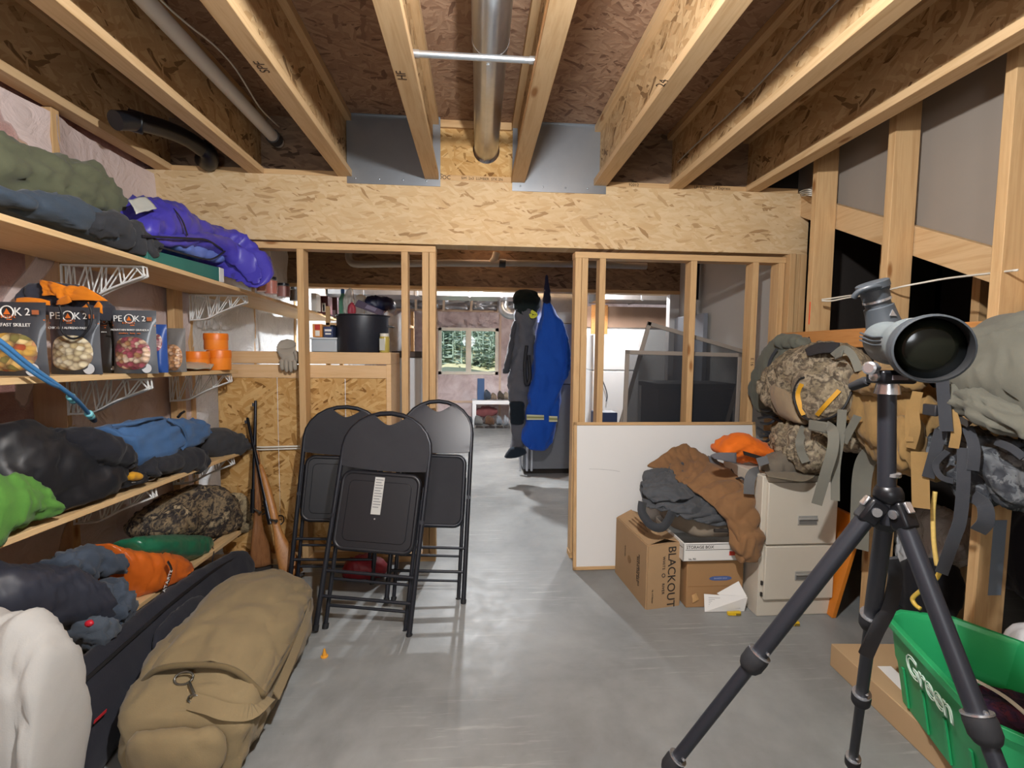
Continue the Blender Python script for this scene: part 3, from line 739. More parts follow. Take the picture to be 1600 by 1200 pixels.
pouch('blue snack bag with a yellow square beside the granola pouch', 239, 263, 507, 576, 2.22, plain('#2d4f96', .35, 0, .15, 30), food('food_blue', ['#c9a0a0', '#9a5566', '#d7c2b4'], 60), brand=False, win_c=(0, .62), win_r=(.36, .18))
pouch('clear topped snack bag of brown nuts beside the blue bag', 259, 292, 513, 577, 2.34, plain('#6d6a68', .2, 0, .2, 20, coat=.4), food('food_nuts', ['#b98a62', '#d2a67c', '#9c6c48', '#c9a48a'], 60), brand=False, win_c=(0, .33), win_r=(.44, .30))
# cap over the pouches
M_orf = fabric('#e88a1e', '#c96f12', .8, 300, .2)
cp = empty('cap', atY(110, 480, 1.99), 'orange and dark grey cap slumped over the pasta pouch', 'cap')
mb = MB(); loft(mb, sy([(36, 480, 40, 492), (58, 444, 62, 490), (95, 442, 98, 494), (130, 450, 132, 496), (160, 466, 160, 500), (171, 478, 168, 502)], 2.06, .06), amp=.012, fr=14, seed=6, nl=40, nr=30)
mb.build('crown', fabric('#3a3b45', '#2c2d36'), cp, smooth=180)
mb = MB(); patch(mb, [[atY(61, 437, 2.0), atY(78, 440, 1.985), atY(100, 446, 1.985), atY(132, 448, 1.985)], [atY(66, 452, 1.985), atY(82, 453, 1.975), atY(108, 457, 1.975), atY(150, 458, 1.975)], [atY(66, 462, 1.98), atY(84, 461, 1.97), atY(98, 468, 1.97), atY(168, 470, 1.97)]], 20, 24, .008, 16, 5)
mb.build('orange_panel', M_orf, cp, solid=.004, smooth=180)
mb = MB(); patch(mb, [[atY(24, 466, 1.93), atY(40, 464, 1.93), atY(62, 466, 1.94), atY(78, 470, 1.95)], [atY(23, 474, 1.92), atY(42, 473, 1.91), atY(62, 474, 1.92), atY(79, 476, 1.94)]], 10, 16, .004, 14, 2)
mb.build('peak', M_orf, cp, solid=.004, smooth=180, label='orange edged peak')
mb = MB(); patch(mb, [[atY(88, 470, 1.965), atY(104, 462, 1.96), atY(110, 467, 1.96)], [atY(87, 476, 1.96), atY(104, 475, 1.95), atY(112, 471, 1.95)]], 8, 10, .003, 14, 2)
patch(mb, [[atY(117, 484, 1.95), atY(128, 480, 1.95), atY(138, 472, 1.95)], [atY(117, 488, 1.945), atY(136, 488, 1.945), atY(140, 488, 1.945)]], 8, 10, .003, 14, 2)
patch(mb, [[atY(148, 480, 1.96), atY(154, 471, 1.96), atY(160, 478, 1.96)], [atY(146, 486, 1.955), atY(154, 488, 1.95), atY(160, 490, 1.95)]], 8, 10, .003, 14, 2)
mb.build('orange_tab', M_orf, cp, solid=.003, smooth=180)
lp = [atY(x, y, 1.88) for x, y in ((92, 476), (97, 492), (94, 508), (100, 522), (112, 529), (126, 526), (138, 514), (143, 500), (142, 484), (136, 474))]
MB().tube(curve(lp, 40), .004, 6).build('elastic_cord', plain('#17181d', .6), cp, smooth=180)
# orange canisters
M_cano = plain('#e8842a', .35, 0, .06, 5); M_canl = plain('#e07416', .4, 0, .06, 5)
def canister(px, pbot, ptop, Y, label, z=None):
    p = atY(px, pbot, Y); z0 = zs(1, Y)+.002 if z is None else z; q = atY(px, ptop, Y); h = q.z-z0
    r = empty('plastic_tub', (p.x, Y, z0), label, 'tub', 'orange screw top tubs'); rd = .062
    MB().lathe([(0, 0), (rd*.93, 0), (rd*.96, .004), (rd*.96, h*.6), (0, h*.6)], (p.x, Y, z0), n=28).build('body', M_cano, r, smooth=50)
    MB().lathe([(0, h*.6), (rd, h*.6), (rd, h*.94), (rd*.96, h), (0, h)], (p.x, Y, z0), n=28).build('lid', M_canl, r, smooth=50)
    return z0+h
zt = canister(343, 575, 547, 2.83, 'lower orange plastic tub carrying another tub on its lid')
canister(338, 547, 521, 2.83, 'orange plastic tub stacked on top of another tub', zt+.001)
canister(308, 577, 549, 2.70, 'low orange plastic tub standing alone beside the stacked pair')
mb = MB(); patch(mb, [[(-1.66, 2.42, zs(1, 2.42)+.012), (-1.58, 2.62, zs(1, 2.62)+.016), (-1.50, 2.80, zs(1, 2.8)+.010)], [(-1.56, 2.36, zs(1, 2.36)+.025), (-1.50, 2.56, zs(1, 2.56)+.045), (-1.44, 2.74, zs(1, 2.74)+.03)], [(-1.46, 2.28, zs(1, 2.28)+.012), (-1.425, 2.46, zs(1, 2.46)+.016), (-1.41, 2.66, zs(1, 2.66)+.012)]], 20, 24, .006, 12, 3)
mb.build('foil_packet', plain('#b9b4a4', .4, .25, .12, 12), label='flat silvery foil packet lying at the shelf edge', cat='packet', solid=.008, smooth=180)
# drinking tube
M_tube = plain('#3f76a8', .3, 0, .08); M_teal = plain('#79c4cf', .35, 0, .06)
tu = empty('drinking_tube', atX(80, 600, -1.41), 'blue drinking tube hanging over the edge of the second shelf', 'hose')
c1 = curve([atX(-20, 520, -1.42), atX(4, 536, -1.40), atX(45, 570, -1.395), atX(90, 602, -1.40), atX(120, 625, -1.43), atX(140, 648, -1.50)], 30)
c2 = curve([atX(-20, 530, -1.40), atX(4, 545, -1.39), atX(40, 574, -1.385), atX(80, 600, -1.39), atX(100, 608, -1.42), atX(112, 622, -1.46)], 30)
MB().tube(c1, .0075, 8).tube(c2, .006, 8).build('tube', M_tube, tu, smooth=180)
for a, b in ((c1[-4], c1[-1]), (c2[-4], c2[-1])):
    d = (b-a).normalized(); L = .05
    MB().lathe([(.010, 0), (.014, .004), (.014, .02), (.010, .026), (.013, .03), (.013, .05), (.008, .055)], b-d*.02, d, 14).build('connector', M_teal, tu, smooth=50)
MB().lathe([(.010, 0), (.012, .02), (.009, .05)], c1[-1]+(c1[-1]-c1[-4]).normalized()*.034, (c1[-1]-c1[-4]), 12).build('bite_valve', plain('#1b1c20', .5), tu, smooth=50)

# ------------------------------------------------------------------ third shelf
z3 = zs(2, 2)
soft('rain_jacket', sx([(-90, 655, -90, 890, -1.62, .17), (-30, 650, -30, 860, -1.6, .17), (10, 658, 20, 830, -1.58, .16), (60, 668, 70, 815, -1.56, .15), (110, 672, 120, 795, -1.55, .14), (150, 700, 160, 785, -1.54, .12), (185, 728, 185, 775, -1.53, .10), (200, 740, 198, 765, -1.52, .08)], -1.56, .15), F_black,
     'black padded jacket bundled on the third shelf', 'jacket', zs(2, 1.1), amp=.03, fr=6, seed=12, nl=70, nr=44)
mb = MB(); loft(mb, sx([(92, 674, 96, 712, -1.50, .07), (118, 666, 124, 728, -1.49, .11), (148, 674, 155, 736, -1.48, .11), (176, 694, 178, 738, -1.48, .09), (193, 714, 191, 734, -1.48, .05)], -1.48, .1), amp=.014, fr=11, seed=17, nl=44, nr=34)
mb.build('mesh_bag', fabric('#16171c', '#26272f', weave=110, wr=.7), label='black mesh bag lying over the black jacket', cat='bag', smooth=180)
M_green = fabric('#5c9140', '#44732c', .85, 120, .5, 24)
jr = soft('green_jersey', sx([(-60, 740, -60, 920), (-10, 738, -10, 850), (20, 742, 25, 826), (50, 755, 55, 812), (76, 782, 76, 804)], -1.45, .07), M_green, 'bright green mesh jersey crumpled in front of the black jacket', 'shirt', zs(2, 1.7), amp=.022, fr=12, seed=8, nl=44, nr=32)
M_bluef = fabric('#4a6f9e', '#3c5d88', .8, 300, .3)
db = empty('drawstring_bag', atX(230, 700, -1.6), 'denim blue drawstring bag lying on the third shelf', 'bag')
mb = MB(); loft(mb, sx([(138, 680, 175, 715, -1.6, .06), (160, 668, 190, 738, -1.56, .10), (210, 658, 225, 734, -1.55, .11), (260, 652, 268, 712, -1.55, .11), (300, 656, 305, 690, -1.56, .09), (312, 668, 310, 684, -1.57, .06)], -1.56, .1), amp=.02, fr=9, seed=21, nl=60, nr=40, st=(1.5, .5, 1.5))
mb.build('bag_body', M_bluef, db, smooth=180)
mb = MB(); strap(mb, [atX(175, 665, -1.52), atX(215, 660, -1.47), atX(230, 655, -1.47), atX(255, 652, -1.49)], .012, face=(.7, 0, .7))
strap(mb, [atX(262, 655, -1.47), atX(285, 668, -1.44), atX(292, 690, -1.44), atX(284, 702, -1.44)], .016, face=(1, 0, .3))
mb.build('strap', plain('#42638c', .8), db)
MB().tube([atX(278, 652, -1.56), atX(283, 646, -1.56), atX(288, 643, -1.56)], .007, 6).build('toggle', plain('#16171b', .5), db)
soft('dark_trousers', sx([(205, 735, 215, 746), (240, 712, 245, 744), (290, 700, 300, 740), (315, 705, 310, 738)], -1.48, .07), fabric('#2f3036', '#212227'), 'near black trousers lying before the blue bag', 'trousers', None, amp=.018, fr=12, seed=31, nl=44, nr=30)
soft('grey_shirt', sx([(295, 672, 300, 720, -1.58, .1), (330, 672, 330, 716, -1.53, .1), (362, 674, 362, 713, -1.48, .08), (386, 690, 384, 704, -1.44, .05)], -1.56, .1), F_char, 'charcoal shirt folded at the far end of the third shelf', 'shirt', None, amp=.018, fr=9, seed=33, nl=44, nr=30, st=(1, .6, 1.4))
soft('yellow_pouch', sx([(194, 740, 196, 751), (205, 737, 206, 751), (216, 740, 215, 750)], -1.44, .03), fabric('#d9a02c', '#b98420'), 'small mustard yellow pouch at the shelf edge', 'pouch', None, amp=.004, fr=20, seed=3, nl=16, nr=14)
kk = [atX(204, 752, -1.44), atX(222, 748, -1.44), atX(238, 744, -1.44), atX(244, 743, -1.445), atX(240, 749, -1.43), atX(225, 752, -1.43), atX(206, 754, -1.43)]
MB().tube(curve(kk, 30), .0022, 6).build('wire_hook', plain('#b9b9b5', .3, .8), label='thin bent wire hook beside the mustard pouch', cat='hook', smooth=180)
# ------------------------------------------------------------------ lowest shelf
z4 = zs(3, 2.2)
M_camo1 = camo('camo_brown', ['#3a3431', '#6b5f50', '#8c7a5f', '#4a443f', '#29272a', '#a8977a'], 10)
ch = empty('camo_hat', atX(300, 830, -1.62), 'brown camouflage sun hat beside the green stuff sack', 'hat')
mb = MB(); loft(mb, sx([(225, 820, 230, 842), (250, 790, 255, 845), (285, 765, 290, 846), (320, 757, 322, 848, -1.58), (350, 768, 350, 846, -1.54, .10), (363, 800, 362, 842, -1.52, .07)], -1.63, .13), amp=.014, fr=10, seed=41, nl=50, nr=36, zmin=zs(3, 2.6))
mb.build('crown', M_camo1, ch, smooth=180)
mb = MB(); loft(mb, sx([(352, 775, 355, 842, -1.55), (372, 768, 374, 836, -1.50, .05), (384, 780, 386, 832, -1.47, .04), (390, 800, 389, 826, -1.45, .03)], -1.66, .07), amp=.010, fr=12, seed=42, nl=30, nr=28)
mb.build('brim', camo('camo_tan', ['#8d7c60', '#6b5f4b', '#a89878', '#4d463c'], 14), ch, smooth=180)
M_sgreen = nylon('#1f6b4d', .3, 30, .5)
gs = empty('green_stuff_sack', atX(260, 860, -1.5), 'dark green nylon stuff sack tied with a black cord', 'stuff sack')
mb = MB(); loft(mb, sx([(187, 850, 190, 858, -1.55, .04), (205, 840, 208, 868, -1.52, .07), (250, 836, 252, 874, -1.5, .08), (295, 836, 297, 875, -1.5, .075), (318, 838, 318, 864, -1.5, .05), (331, 846, 331, 852, -1.5, .014)], -1.5, .08), amp=.008, fr=14, seed=43, nl=44, nr=30, zmin=zs(3, 2.5))
mb.build('sack', M_sgreen, gs, smooth=180)
MB().tube(curve([atX(330, 849, -1.5), atX(345, 838, -1.5), atX(370, 838, -1.52), atX(385, 842, -1.5)], 14), .004, 6).tube(curve([atX(330, 849, -1.49), atX(334, 862, -1.43), atX(332, 875, -1.425), atX(333, 886, -1.425)], 14), .003, 6).build('cord', plain('#131417', .6), gs, smooth=180)
M_sora = nylon('#cf6a24', .28, 20, .6, '#b85518')
os_ = empty('orange_stuff_sack', atX(230, 890, -1.5), 'orange nylon stuff sack with a black lettered band', 'stuff sack')
mb = MB(); loft(mb, sx([(148, 852, 150, 900, -1.60, .07), (165, 850, 172, 940, -1.57, .10), (200, 858, 205, 944, -1.53, .115), (240, 860, 240, 942, -1.5, .115), (270, 868, 268, 930, -1.48, .10), (286, 885, 282, 908, -1.47, .06)], -1.5, .1), amp=.009, fr=14, seed=44, nl=50, nr=36, zmin=zs(3, 2.1))
mb.build('sack', M_sora, os_, smooth=180)
mb = MB(); strap(mb, [atX(262, 877, -1.375), atX(268, 890, -1.36), atX(265, 905, -1.365), atX(258, 920, -1.375), atX(249, 933, -1.40)], .03, .003, face=(.9, .4, 0)); mb.build('band', plain('#17181b', .6), os_)
text('lettering', 'STRATA', .026, atX(262, 908, -1.345), (atX(256, 926, -1.38)-atX(268, 890, -1.36)), (0, -.75, .3), M_txt, os_)
soft('grey_cloth', sx([(88, 880, 95, 910), (105, 858, 112, 912), (140, 855, 145, 905), (165, 862, 168, 900), (181, 874, 180, 896)], -1.50, .07), fabric('#4b5564', '#343d4a'), 'crumpled slate blue cloth between the navy and orange sacks', 'cloth', None, amp=.026, fr=13, seed=45, nl=44, nr=34)
ns = empty('navy_stuff_sack', atX(80, 950, -1.5), 'large navy stuff sack with a gathered drawstring mouth', 'stuff sack')
M_navyn = nylon('#2f3340', .42, 14, .7)
mb = MB(); loft(mb, sx([(-120, 890, -120, 1060, -1.6, .15), (-40, 878, -30, 1010, -1.55, .16), (30, 880, 40, 995, -1.52, .16), (80, 884, 95, 1000, -1.48, .15), (125, 905, 130, 985, -1.44, .12), (143, 935, 142, 962, -1.42, .05)], -1.5, .1), amp=.016, fr=9, seed=46, nl=60, nr=40, st=(1, .5, 1.6))
mb.build('sack', M_navyn, ns, smooth=180)
mb = MB(); loft(mb, sx([(140, 938, 138, 960, -1.42, .03), (155, 915, 150, 985, -1.42, .07), (175, 905, 160, 1000, -1.42, .09), (200, 935, 176, 990, -1.44, .06)], -1.5, .1), amp=.03, fr=14, seed=47, nl=40, nr=36)
mb.build('mouth', fabric('#4a5462', '#39424f'), ns, smooth=180)
mb = MB(); loft(mb, sx([(112, 985, 116, 1004, -1.38, .04), (135, 962, 138, 1018, -1.36, .06), (160, 960, 160, 1014, -1.36, .06), (177, 975, 174, 1000, -1.38, .04)], -1.5, .1), amp=.022, fr=15, seed=48, nl=36, nr=30)
mb.build('ruffle', fabric('#59636f', '#3f4854'), ns, smooth=180)
MB().lathe([(0, 0), (.010, .002), (.012, .012), (.006, .022), (0, .024)], atX(136, 974, -1.29), (1, -.3, .1), 12).build('cord_lock', plain('#c42436', .4), ns, smooth=60)
# ================================================================== floor, left: trousers, gun case, duffel, rifles, chairs
M_whitef = fabric('#bebdba', '#a7a6a3', .9, 260, .4)
tw = soft('pale_trousers', sy([(-90, 960, -90, 1300), (-40, 950, -40, 1296), (10, 953, 10, 1296), (50, 960, 50, 1294), (85, 990, 82, 1293), (104, 1050, 98, 1290)], 1.36, .10), M_whitef, 'off white canvas trousers draped in the near left corner', 'trousers', .002, amp=.02, fr=7, seed=51, nl=50, nr=50, st=(1.6, 1, .6))
M_case = fabric('#2a2c36', '#1d1f27', .85, 200, .25)
gc = empty('gun_case', (-1.3, 2.2, 0), 'long black padded gun case lying between shelf and duffel', 'gun case')
mb = MB(); loft(mb, [(Vector((-1.24, 1.30, .15)), Vector((.05, 0, .02)), Vector((-.06, 0, .15))), (Vector((-1.27, 1.7, .15)), Vector((.05, 0, .02)), Vector((-.06, 0, .15))), (Vector((-1.31, 2.1, .14)), Vector((.05, 0, .02)), Vector((-.06, 0, .14))), (Vector((-1.335, 2.5, .12)), Vector((.045, 0, .02)), Vector((-.05, 0, .115))), (Vector((-1.34, 2.88, .10)), Vector((.04, 0, .02)), Vector((-.04, 0, .08)))], amp=.008, fr=7, seed=52, nl=60, nr=36, zmin=.002)
mb.build('case', M_case, gc, smooth=180)
mb = MB(); strap(mb, [(-1.245, 1.32, .27), (-1.262, 1.7, .275), (-1.30, 2.1, .255), (-1.33, 2.5, .215), (-1.335, 2.8, .16)], .012, .004, 30, face=(.9, 0, .4)); mb.build('zip', plain('#17181c', .6), gc)
mb = MB(); loft(mb, [(Vector((-1.215, 1.85, .17)), Vector((.018, 0, .008)), Vector((-.03, 0, .07))), (Vector((-1.235, 2.05, .17)), Vector((.02, 0, .008)), Vector((-.03, 0, .075))), (Vector((-1.255, 2.28, .15)), Vector((.018, 0, .008)), Vector((-.03, 0, .06)))], amp=.006, fr=9, seed=53, nl=24, nr=20)
mb.build('pocket', M_case, gc, smooth=180)
a = atX(146, 1131, -1.19); b = atX(165, 1113, -1.19); u = Vector((0, .004, .009))
MB().prism([a, b, b+u, a+u], (.002, 0, 0)).build('red_logo', plain('#b3262e', .6), gc)
# duffel
M_tan = fabric('#8a7a5c', '#78694d', .92, 320, .3); M_tand = fabric('#6d5f45', '#5f5239', .92, 320, .3)
def shear(m):
    for v in m.v: v.x += (2.15-v.y)*.15
    return m
du = empty('duffel_bag', (-1.0, 2.0, 0), 'large tan canvas duffel bag on the floor', 'duffel bag')
def ds(y, cx, w, h, z=.0): return (Vector((cx, y, h/2+z)), Vector((w, 0, 0)), Vector((0, 0, h/2)))
mb = MB(); loft(mb, [ds(1.45, -1.00, .17, .20), ds(1.55, -1.01, .215, .27), ds(1.75, -1.005, .235, .30), ds(1.98, -.985, .235, .30), ds(2.2, -.975, .225, .28), ds(2.36, -.975, .19, .235), ds(2.44, -.98, .13, .16)], amp=.017, fr=6.0, seed=55, nl=90, nr=64, zmin=.002, ex=3.4, cap=.35)
dub = shear(mb).build('bag_body', M_tan, du, smooth=180)
# top flap with rolled seam near the front end, and its zip
mb = MB(); patch(mb, [[(-1.21, 1.62, .19), (-1.13, 1.60, .285), (-1.0, 1.60, .30), (-.88, 1.585, .285), (-.79, 1.58, .2)], [(-1.225, 1.8, .20), (-1.13, 1.80, .312), (-1.0, 1.80, .322), (-.87, 1.79, .31), (-.775, 1.78, .2)], [(-1.205, 2.15, .20), (-1.12, 2.15, .30), (-.98, 2.15, .31), (-.85, 2.15, .295), (-.76, 2.15, .19)], [(-1.12, 2.38, .17), (-1.06, 2.38, .235), (-.97, 2.39, .245), (-.89, 2.38, .23), (-.84, 2.36, .17)]], 46, 46, .012, 6, 56)
duf = shear(mb).build('top_flap', M_tan, du, solid=.008, smooth=180)
mb = MB()
mb.tube(curve([(-1.215, 1.615, .19), (-1.135, 1.592, .286), (-1.0, 1.588, .302), (-.88, 1.575, .288), (-.785, 1.572, .2)], 30), .010, 8)
mb.tube(curve([(-.785, 1.57, .2), (-.76, 1.8, .2), (-.745, 2.15, .185), (-.80, 2.34, .165)], 30), .007, 6)
shear(mb).build('piping', M_tand, du, smooth=180)
mb = MB(); loft(mb, [(Vector((-1.15, 1.44, .13)), Vector((0, .03, 0)), Vector((0, 0, .07))), (Vector((-1.0, 1.42, .13)), Vector((0, .04, 0)), Vector((0, 0, .08))), (Vector((-.86, 1.44, .13)), Vector((0, .03, 0)), Vector((0, 0, .07)))], amp=.008, fr=9, seed=57, nl=24, nr=24)
shear(mb).build('end_pocket', M_tan, du, smooth=180)
mb = MB()
SD = Surf(dub, duf)
strap(mb, [SD.on(300, 1096, .010, atZ(300, 1100, .14)), SD.on(328, 1104, .014, atZ(335, 1108, .17)), SD.on(356, 1112, .014, atZ(365, 1118, .2)), SD.on(392, 1112, .012, atZ(395, 1122, .19)), SD.on(418, 1090, .01, atZ(420, 1090, .15))], .045, .004, face=(.1, -.75, .65))
strap(mb, [(-.68, 1.62, .16), (-.687, 1.8, .19), (-.71, 2.0, .2), (-.755, 2.2, .17)], .038, .004, face=(.9, 0, .4))
strap(mb, [(-1.21, 1.95, .03), (-1.235, 1.95, .15), (-1.19, 1.95, .28), (-1.0, 1.95, .325), (-.80, 1.95, .285), (-.735, 1.95, .15), (-.76, 1.95, .02)], .04, .004, 40, face=(0, 1, 0)) if False else None
mb.build('shoulder_strap', M_tan, du)
SD = Surf(dub, duf); c = SD.on(287, 1062, .012, atZ(287, 1062, .3)); d1 = SD.on(305, 1086, .012, atZ(305, 1085, .3))
mb = MB(); r_ = .022
mb.tube([c+Vector((r_*1.3*math.cos(t), r_*.6*math.sin(t), r_*math.sin(t)*.6)) for t in [2*PI*i/18 for i in range(19)]], .0035, 6)
mb.tube(curve([c+Vector((.02, -.005, -.01)), (c+d1)/2+Vector((.004, 0, .004)), d1, d1+Vector((.01, -.01, -.02))], 14), .0045, 6)
mb.tube([d1+Vector((.018*math.cos(t), -.004, -.012+.014*math.sin(t))) for t in [2*PI*i/14 for i in range(15)]], .003, 6)
mb.build('metal_clip', plain('#7d7d78', .3, .9), du, smooth=180)
# rifles
M_wal = wood('walnut', 'z', '#8a5f3c', '#6e4628', '#4d2f1a', 1.6, knots=False, rough=.4); M_gun = plain('#23242a', .32, .7, .1); M_oak = wood('light_stock', 'z', '#b07a44', '#94602f', '#6a4220', 1.6, knots=False, rough=.4)
def rifle(label, foot, tip, roll, stock):
    foot, tip = Vector(foot), Vector(tip); L = (tip-foot).length
    r = empty('rifle', foot, label, 'rifle', 'bolt action rifles leaning by the shelves')
    z = (tip-foot).normalized(); x = Vector((math.cos(roll), math.sin(roll), 0)); x = (x-z*x.dot(z)).normalized(); y = z.cross(x)
    def P(a, b, c): return foot + x*a*L + y*b*L + z*c*L      # a: sight side, b: thickness, c: along
    prof = [(-.035, 0), (.042, .003), (.040, .10), (.030, .20), (.018, .27), (.014, .34), (.020, .37), (.020, .68), (.010, .70), (-.006, .70), (-.014, .66), (-.020, .48), (-.022, .40), (-.022, .36), (-.008, .31), (-.012, .27), (-.055, .04)]
    # prof a axis: + is barrel/top side
    top = [(.030, .0), (.028, .1), (.024, .2), (.016, .27), (.014, .32), (.016, .36), (.017, .45), (.017, .60), (.014, .70)]
    bot = [(-.095, .0), (-.082, .1), (-.050, .2), (-.034, .27), (-.030, .32), (-.030, .36), (-.030, .45), (-.020, .60), (-.006, .70)]
    th = [.018, .020, .020, .016, .017, .022, .023, .020, .012]
    mb = MB()
    secs = [(P((t[0]+b[0])/2, 0, t[1]), x*((t[0]-b[0])/2*L), y*(w_*L)) for t, b, w_ in zip(top, bot, th)]
    loft(mb, secs, nl=40, nr=18, amp=0, ex=2.6, cap=.08); mb.build('stock', stock, r, smooth=60)
    MB().tube([P(.016, 0, .46), P(.016, 0, .60), P(.016, 0, .99), P(.016, 0, 1.0)], [.0125*L, .011*L, .0085*L, .007*L], 12).build('barrel', M_gun, r, smooth=50)
    MB().tube([P(.018, 0, .33), P(.018, 0, .47)], .0155*L, 12).build('receiver', M_gun, r, smooth=50)
    MB().tube([P(.018, .012, .355), P(.005, .035, .345), P(-.008, .046, .335)], .006*L, 8).lathe([(0, -.01*L), (.01*L, 0), (0, .01*L)], P(-.010, .048, .333), y, 10).build('bolt_handle', plain('#8a8a88', .25, .9), r, smooth=60)
    MB().tube(curve([P(-.03, 0, .365), P(-.052, 0, .355), P(-.052, 0, .325), P(-.032, 0, .31)], 12), .004*L, 6).build('trigger_guard', M_gun, r, smooth=60)
    MB().tube([P(-.03, 0, .34), P(-.046, 0, .338)], .0025*L, 6).build('trigger', M_gun, r)
    mb = MB(); loft(mb, [(P(-.033, 0, -.012), x*.062*L, y*.018*L), (P(-.033, 0, .004), x*.063*L, y*.018*L)], nl=6, nr=18, amp=0, ex=2.6, cap=0); mb.build('butt_pad', plain('#26201d', .7), r, smooth=60)
    MB().obox(P(.023, -.004, .965), x*.012*L, y*.008*L, z*.02*L).build('front_sight', M_gun, r)
    return r
f1 = atZ(399, 893, 0); t1 = atY(404, 626, 3.085)
rifle('walnut stocked rifle standing upright nearest the shelf ends', f1+Vector((0, 0, .016)), t1, R(215), M_wal)
f2 = atZ(446, 912, 0); t2 = atY(391, 652, 3.09)
rifle('light oak stocked rifle leaning leftwards behind the upright rifle', f2+Vector((0, .02, .016)), t2+Vector((0, 0, 0)), R(205), M_oak)

# ------------------------------------------------------------------ folding chairs
M_tubem = plain('#26282f', .38, .35, .05); M_plas = plain('#16171d', .42, 0, .08, 5); M_chf = fabric('#3a3a3e', '#2c2c30', .9, 300, .15, 6)
M_chp = plain('#2e2f37', .38, 0, .06, 4); M_foot = plain('#17181b', .6)
def chair(label, foot_l, foot_r, top, L=1.05, W=.45, front=False, sticker=False):
    fl_, fr_, tp = Vector(foot_l), Vector(foot_r), Vector(top)
    base = (fl_+fr_)/2
    r = empty('folding_chair', base, label, 'chair', 'black folding chairs leaning on the studs')
    x = (fr_-fl_).normalized(); up = (tp-base); L = up.length; up = up/L; x = (x-up*x.dot(up)).normalized(); n = x.cross(up)   # n points away from the viewer (x right, up, n into the wall)
    if n.y < 0: n = -n
    def P(a, c, d=0): return base + x*a + up*(c*L) + n*d
    h = W/2; ra = .2
    def ucurve(hw, c0, c1, d0, d1, rr):
        pts = [P(-hw, c0, d0)]
        for t in range(13):
            a = PI - PI*t/12
            pts.append(P(math.cos(a)*hw, c1-rr/L+math.sin(a)*rr/L, d1))
        pts.append(P(hw, c0, d0)); return pts
    MB().tube(ucurve(h, .0, 1.0, 0, 0, .19), .0128, 10).build('main_frame', M_tubem, r, smooth=60)
    for s_ in (-1, 1): MB().tube([P(s_*(h-.03), .0, .045), P(s_*(h-.028), .60, .012)], .0105, 10).build('rear_leg', M_tubem, r, smooth=60)
    for c in (.255, .145): MB().tube([P(-h, c, 0), P(h, c, 0)], .0085, 8).build('crossbar', M_tubem, r, smooth=60)
    for c in (.215, .10): MB().tube([P(-h+.03, c, .04), P(h-.03, c, .04)], .0075, 8).build('crossbar', M_tubem, r, smooth=60)
    for a, d in ((-h, 0), (h, 0), (-h+.03, .045), (h-.03, .045)): MB().tube([P(a, -.001, d), P(a, .022, d)], .0155, 10).build('foot_cap', M_foot, r, smooth=60)
    # backrest : rounded panel with a hand hole at its top
    def outline(c):   # half width of the arch at height c
        z = (1.0-c)*L
        return h-.004 if z >= .19 else (h-.004)*math.sqrt(max(0, 1-((.19-z)/.19)**2))
    mb = MB(); nu, nv = 28, 22; vs = []
    d0 = -.004
    for i in range(nv):
        v = i/(nv-1)
        for j in range(nu):
            u = -1+2*j/(nu-1)
            c = .985 - v*.265
            # V-shaped notch for the hand hole under the tube
            wN = .085
            hw = outline(min(c, .985))
            a = u*hw
            if v == 0: c -= .0
            if abs(a) < wN: c = min(c, .985-.046*(1-(abs(a)/wN)**1.5)) if c > .985-.046*(1-(abs(a)/wN)**1.5) else c
            bow = .02*(1-u*u)+.008*math.sin(PI*v)
            vs.append((a, c+ .012*(u*u)*(v > .9) , bow))
    for s_, o in ((-1, -.016), (1, .010)):
        pass
    V = []
    sg = 1 if front else -1
    for (a, c, b) in vs: V.append(P(a, c, -.010 - b*(.6 if not front else .2)))
    for (a, c, b) in vs: V.append(P(a, c, .012 - b*(.6 if not front else .2)))
    N_ = nu*nv; F_ = []
    for i in range(nv-1):
        for j in range(nu-1):
            q = (i*nu+j, i*nu+j+1, (i+1)*nu+j+1, (i+1)*nu+j); F_.append(q); F_.append(tuple(N_+k for k in q[::-1]))
    for j in range(nu-1):
        F_.append((j, N_+j, N_+j+1, j+1)); e = (nv-1)*nu; F_.append((e+j+1, N_+e+j+1, N_+e+j, e+j))
    for i in range(nv-1):
        F_.append(((i+1)*nu, N_+(i+1)*nu, N_+i*nu, i*nu)); F_.append((i*nu+nu-1, N_+i*nu+nu-1, N_+(i+1)*nu+nu-1, (i+1)*nu+nu-1))
    mb.add(V, F_); mb.build('backrest', M_chp if front else M_chf, r, smooth=50)
    # seat pan, folded parallel to the frame
    def rr(hw, c0, c1, rad, d, k=6):
        pts = []
        for (sx_, sy_, a0) in ((1, 1, 0), (-1, 1, 90), (-1, -1, 180), (1, -1, 270)):
            for q in range(k+1):
                t = R(a0+90*q/k); pts.append(P(sx_*(hw-rad)+math.cos(t)*rad, ((c1*L-rad) if sy_ > 0 else (c0*L+rad))/L+math.sin(t)*rad/L, d))
        return pts
    c0, c1 = .36, .705; hw = h-.032
    o = rr(hw, c0, c1, .045, 0)
    sd = -.028 if not front else -.020
    mb = MB(); mb.prism([p+n*(sd+.004) for p in rr(hw-.008, c0+.008, c1-.008, .04, 0)], n*.02); mb.build('seat_pan', M_plas if not front else M_chf, r, smooth=40)
    mb = MB(); ring = [p+n*(sd+.012) for p in o]; mb.tube(ring+[ring[0]], .0125, 8, cap=False, flat=1); mb.build('seat_rim', M_plas if not front else M_tubem, r, smooth=60)
    if not front:
        mb = MB(); mb.prism([p+n*(sd+.0005) for p in rr(hw-.035, c0+.035, c1-.035, .03, 0)], n*.006); mb.build('seat_underside', M_plas, r, smooth=40, bevel=.004)
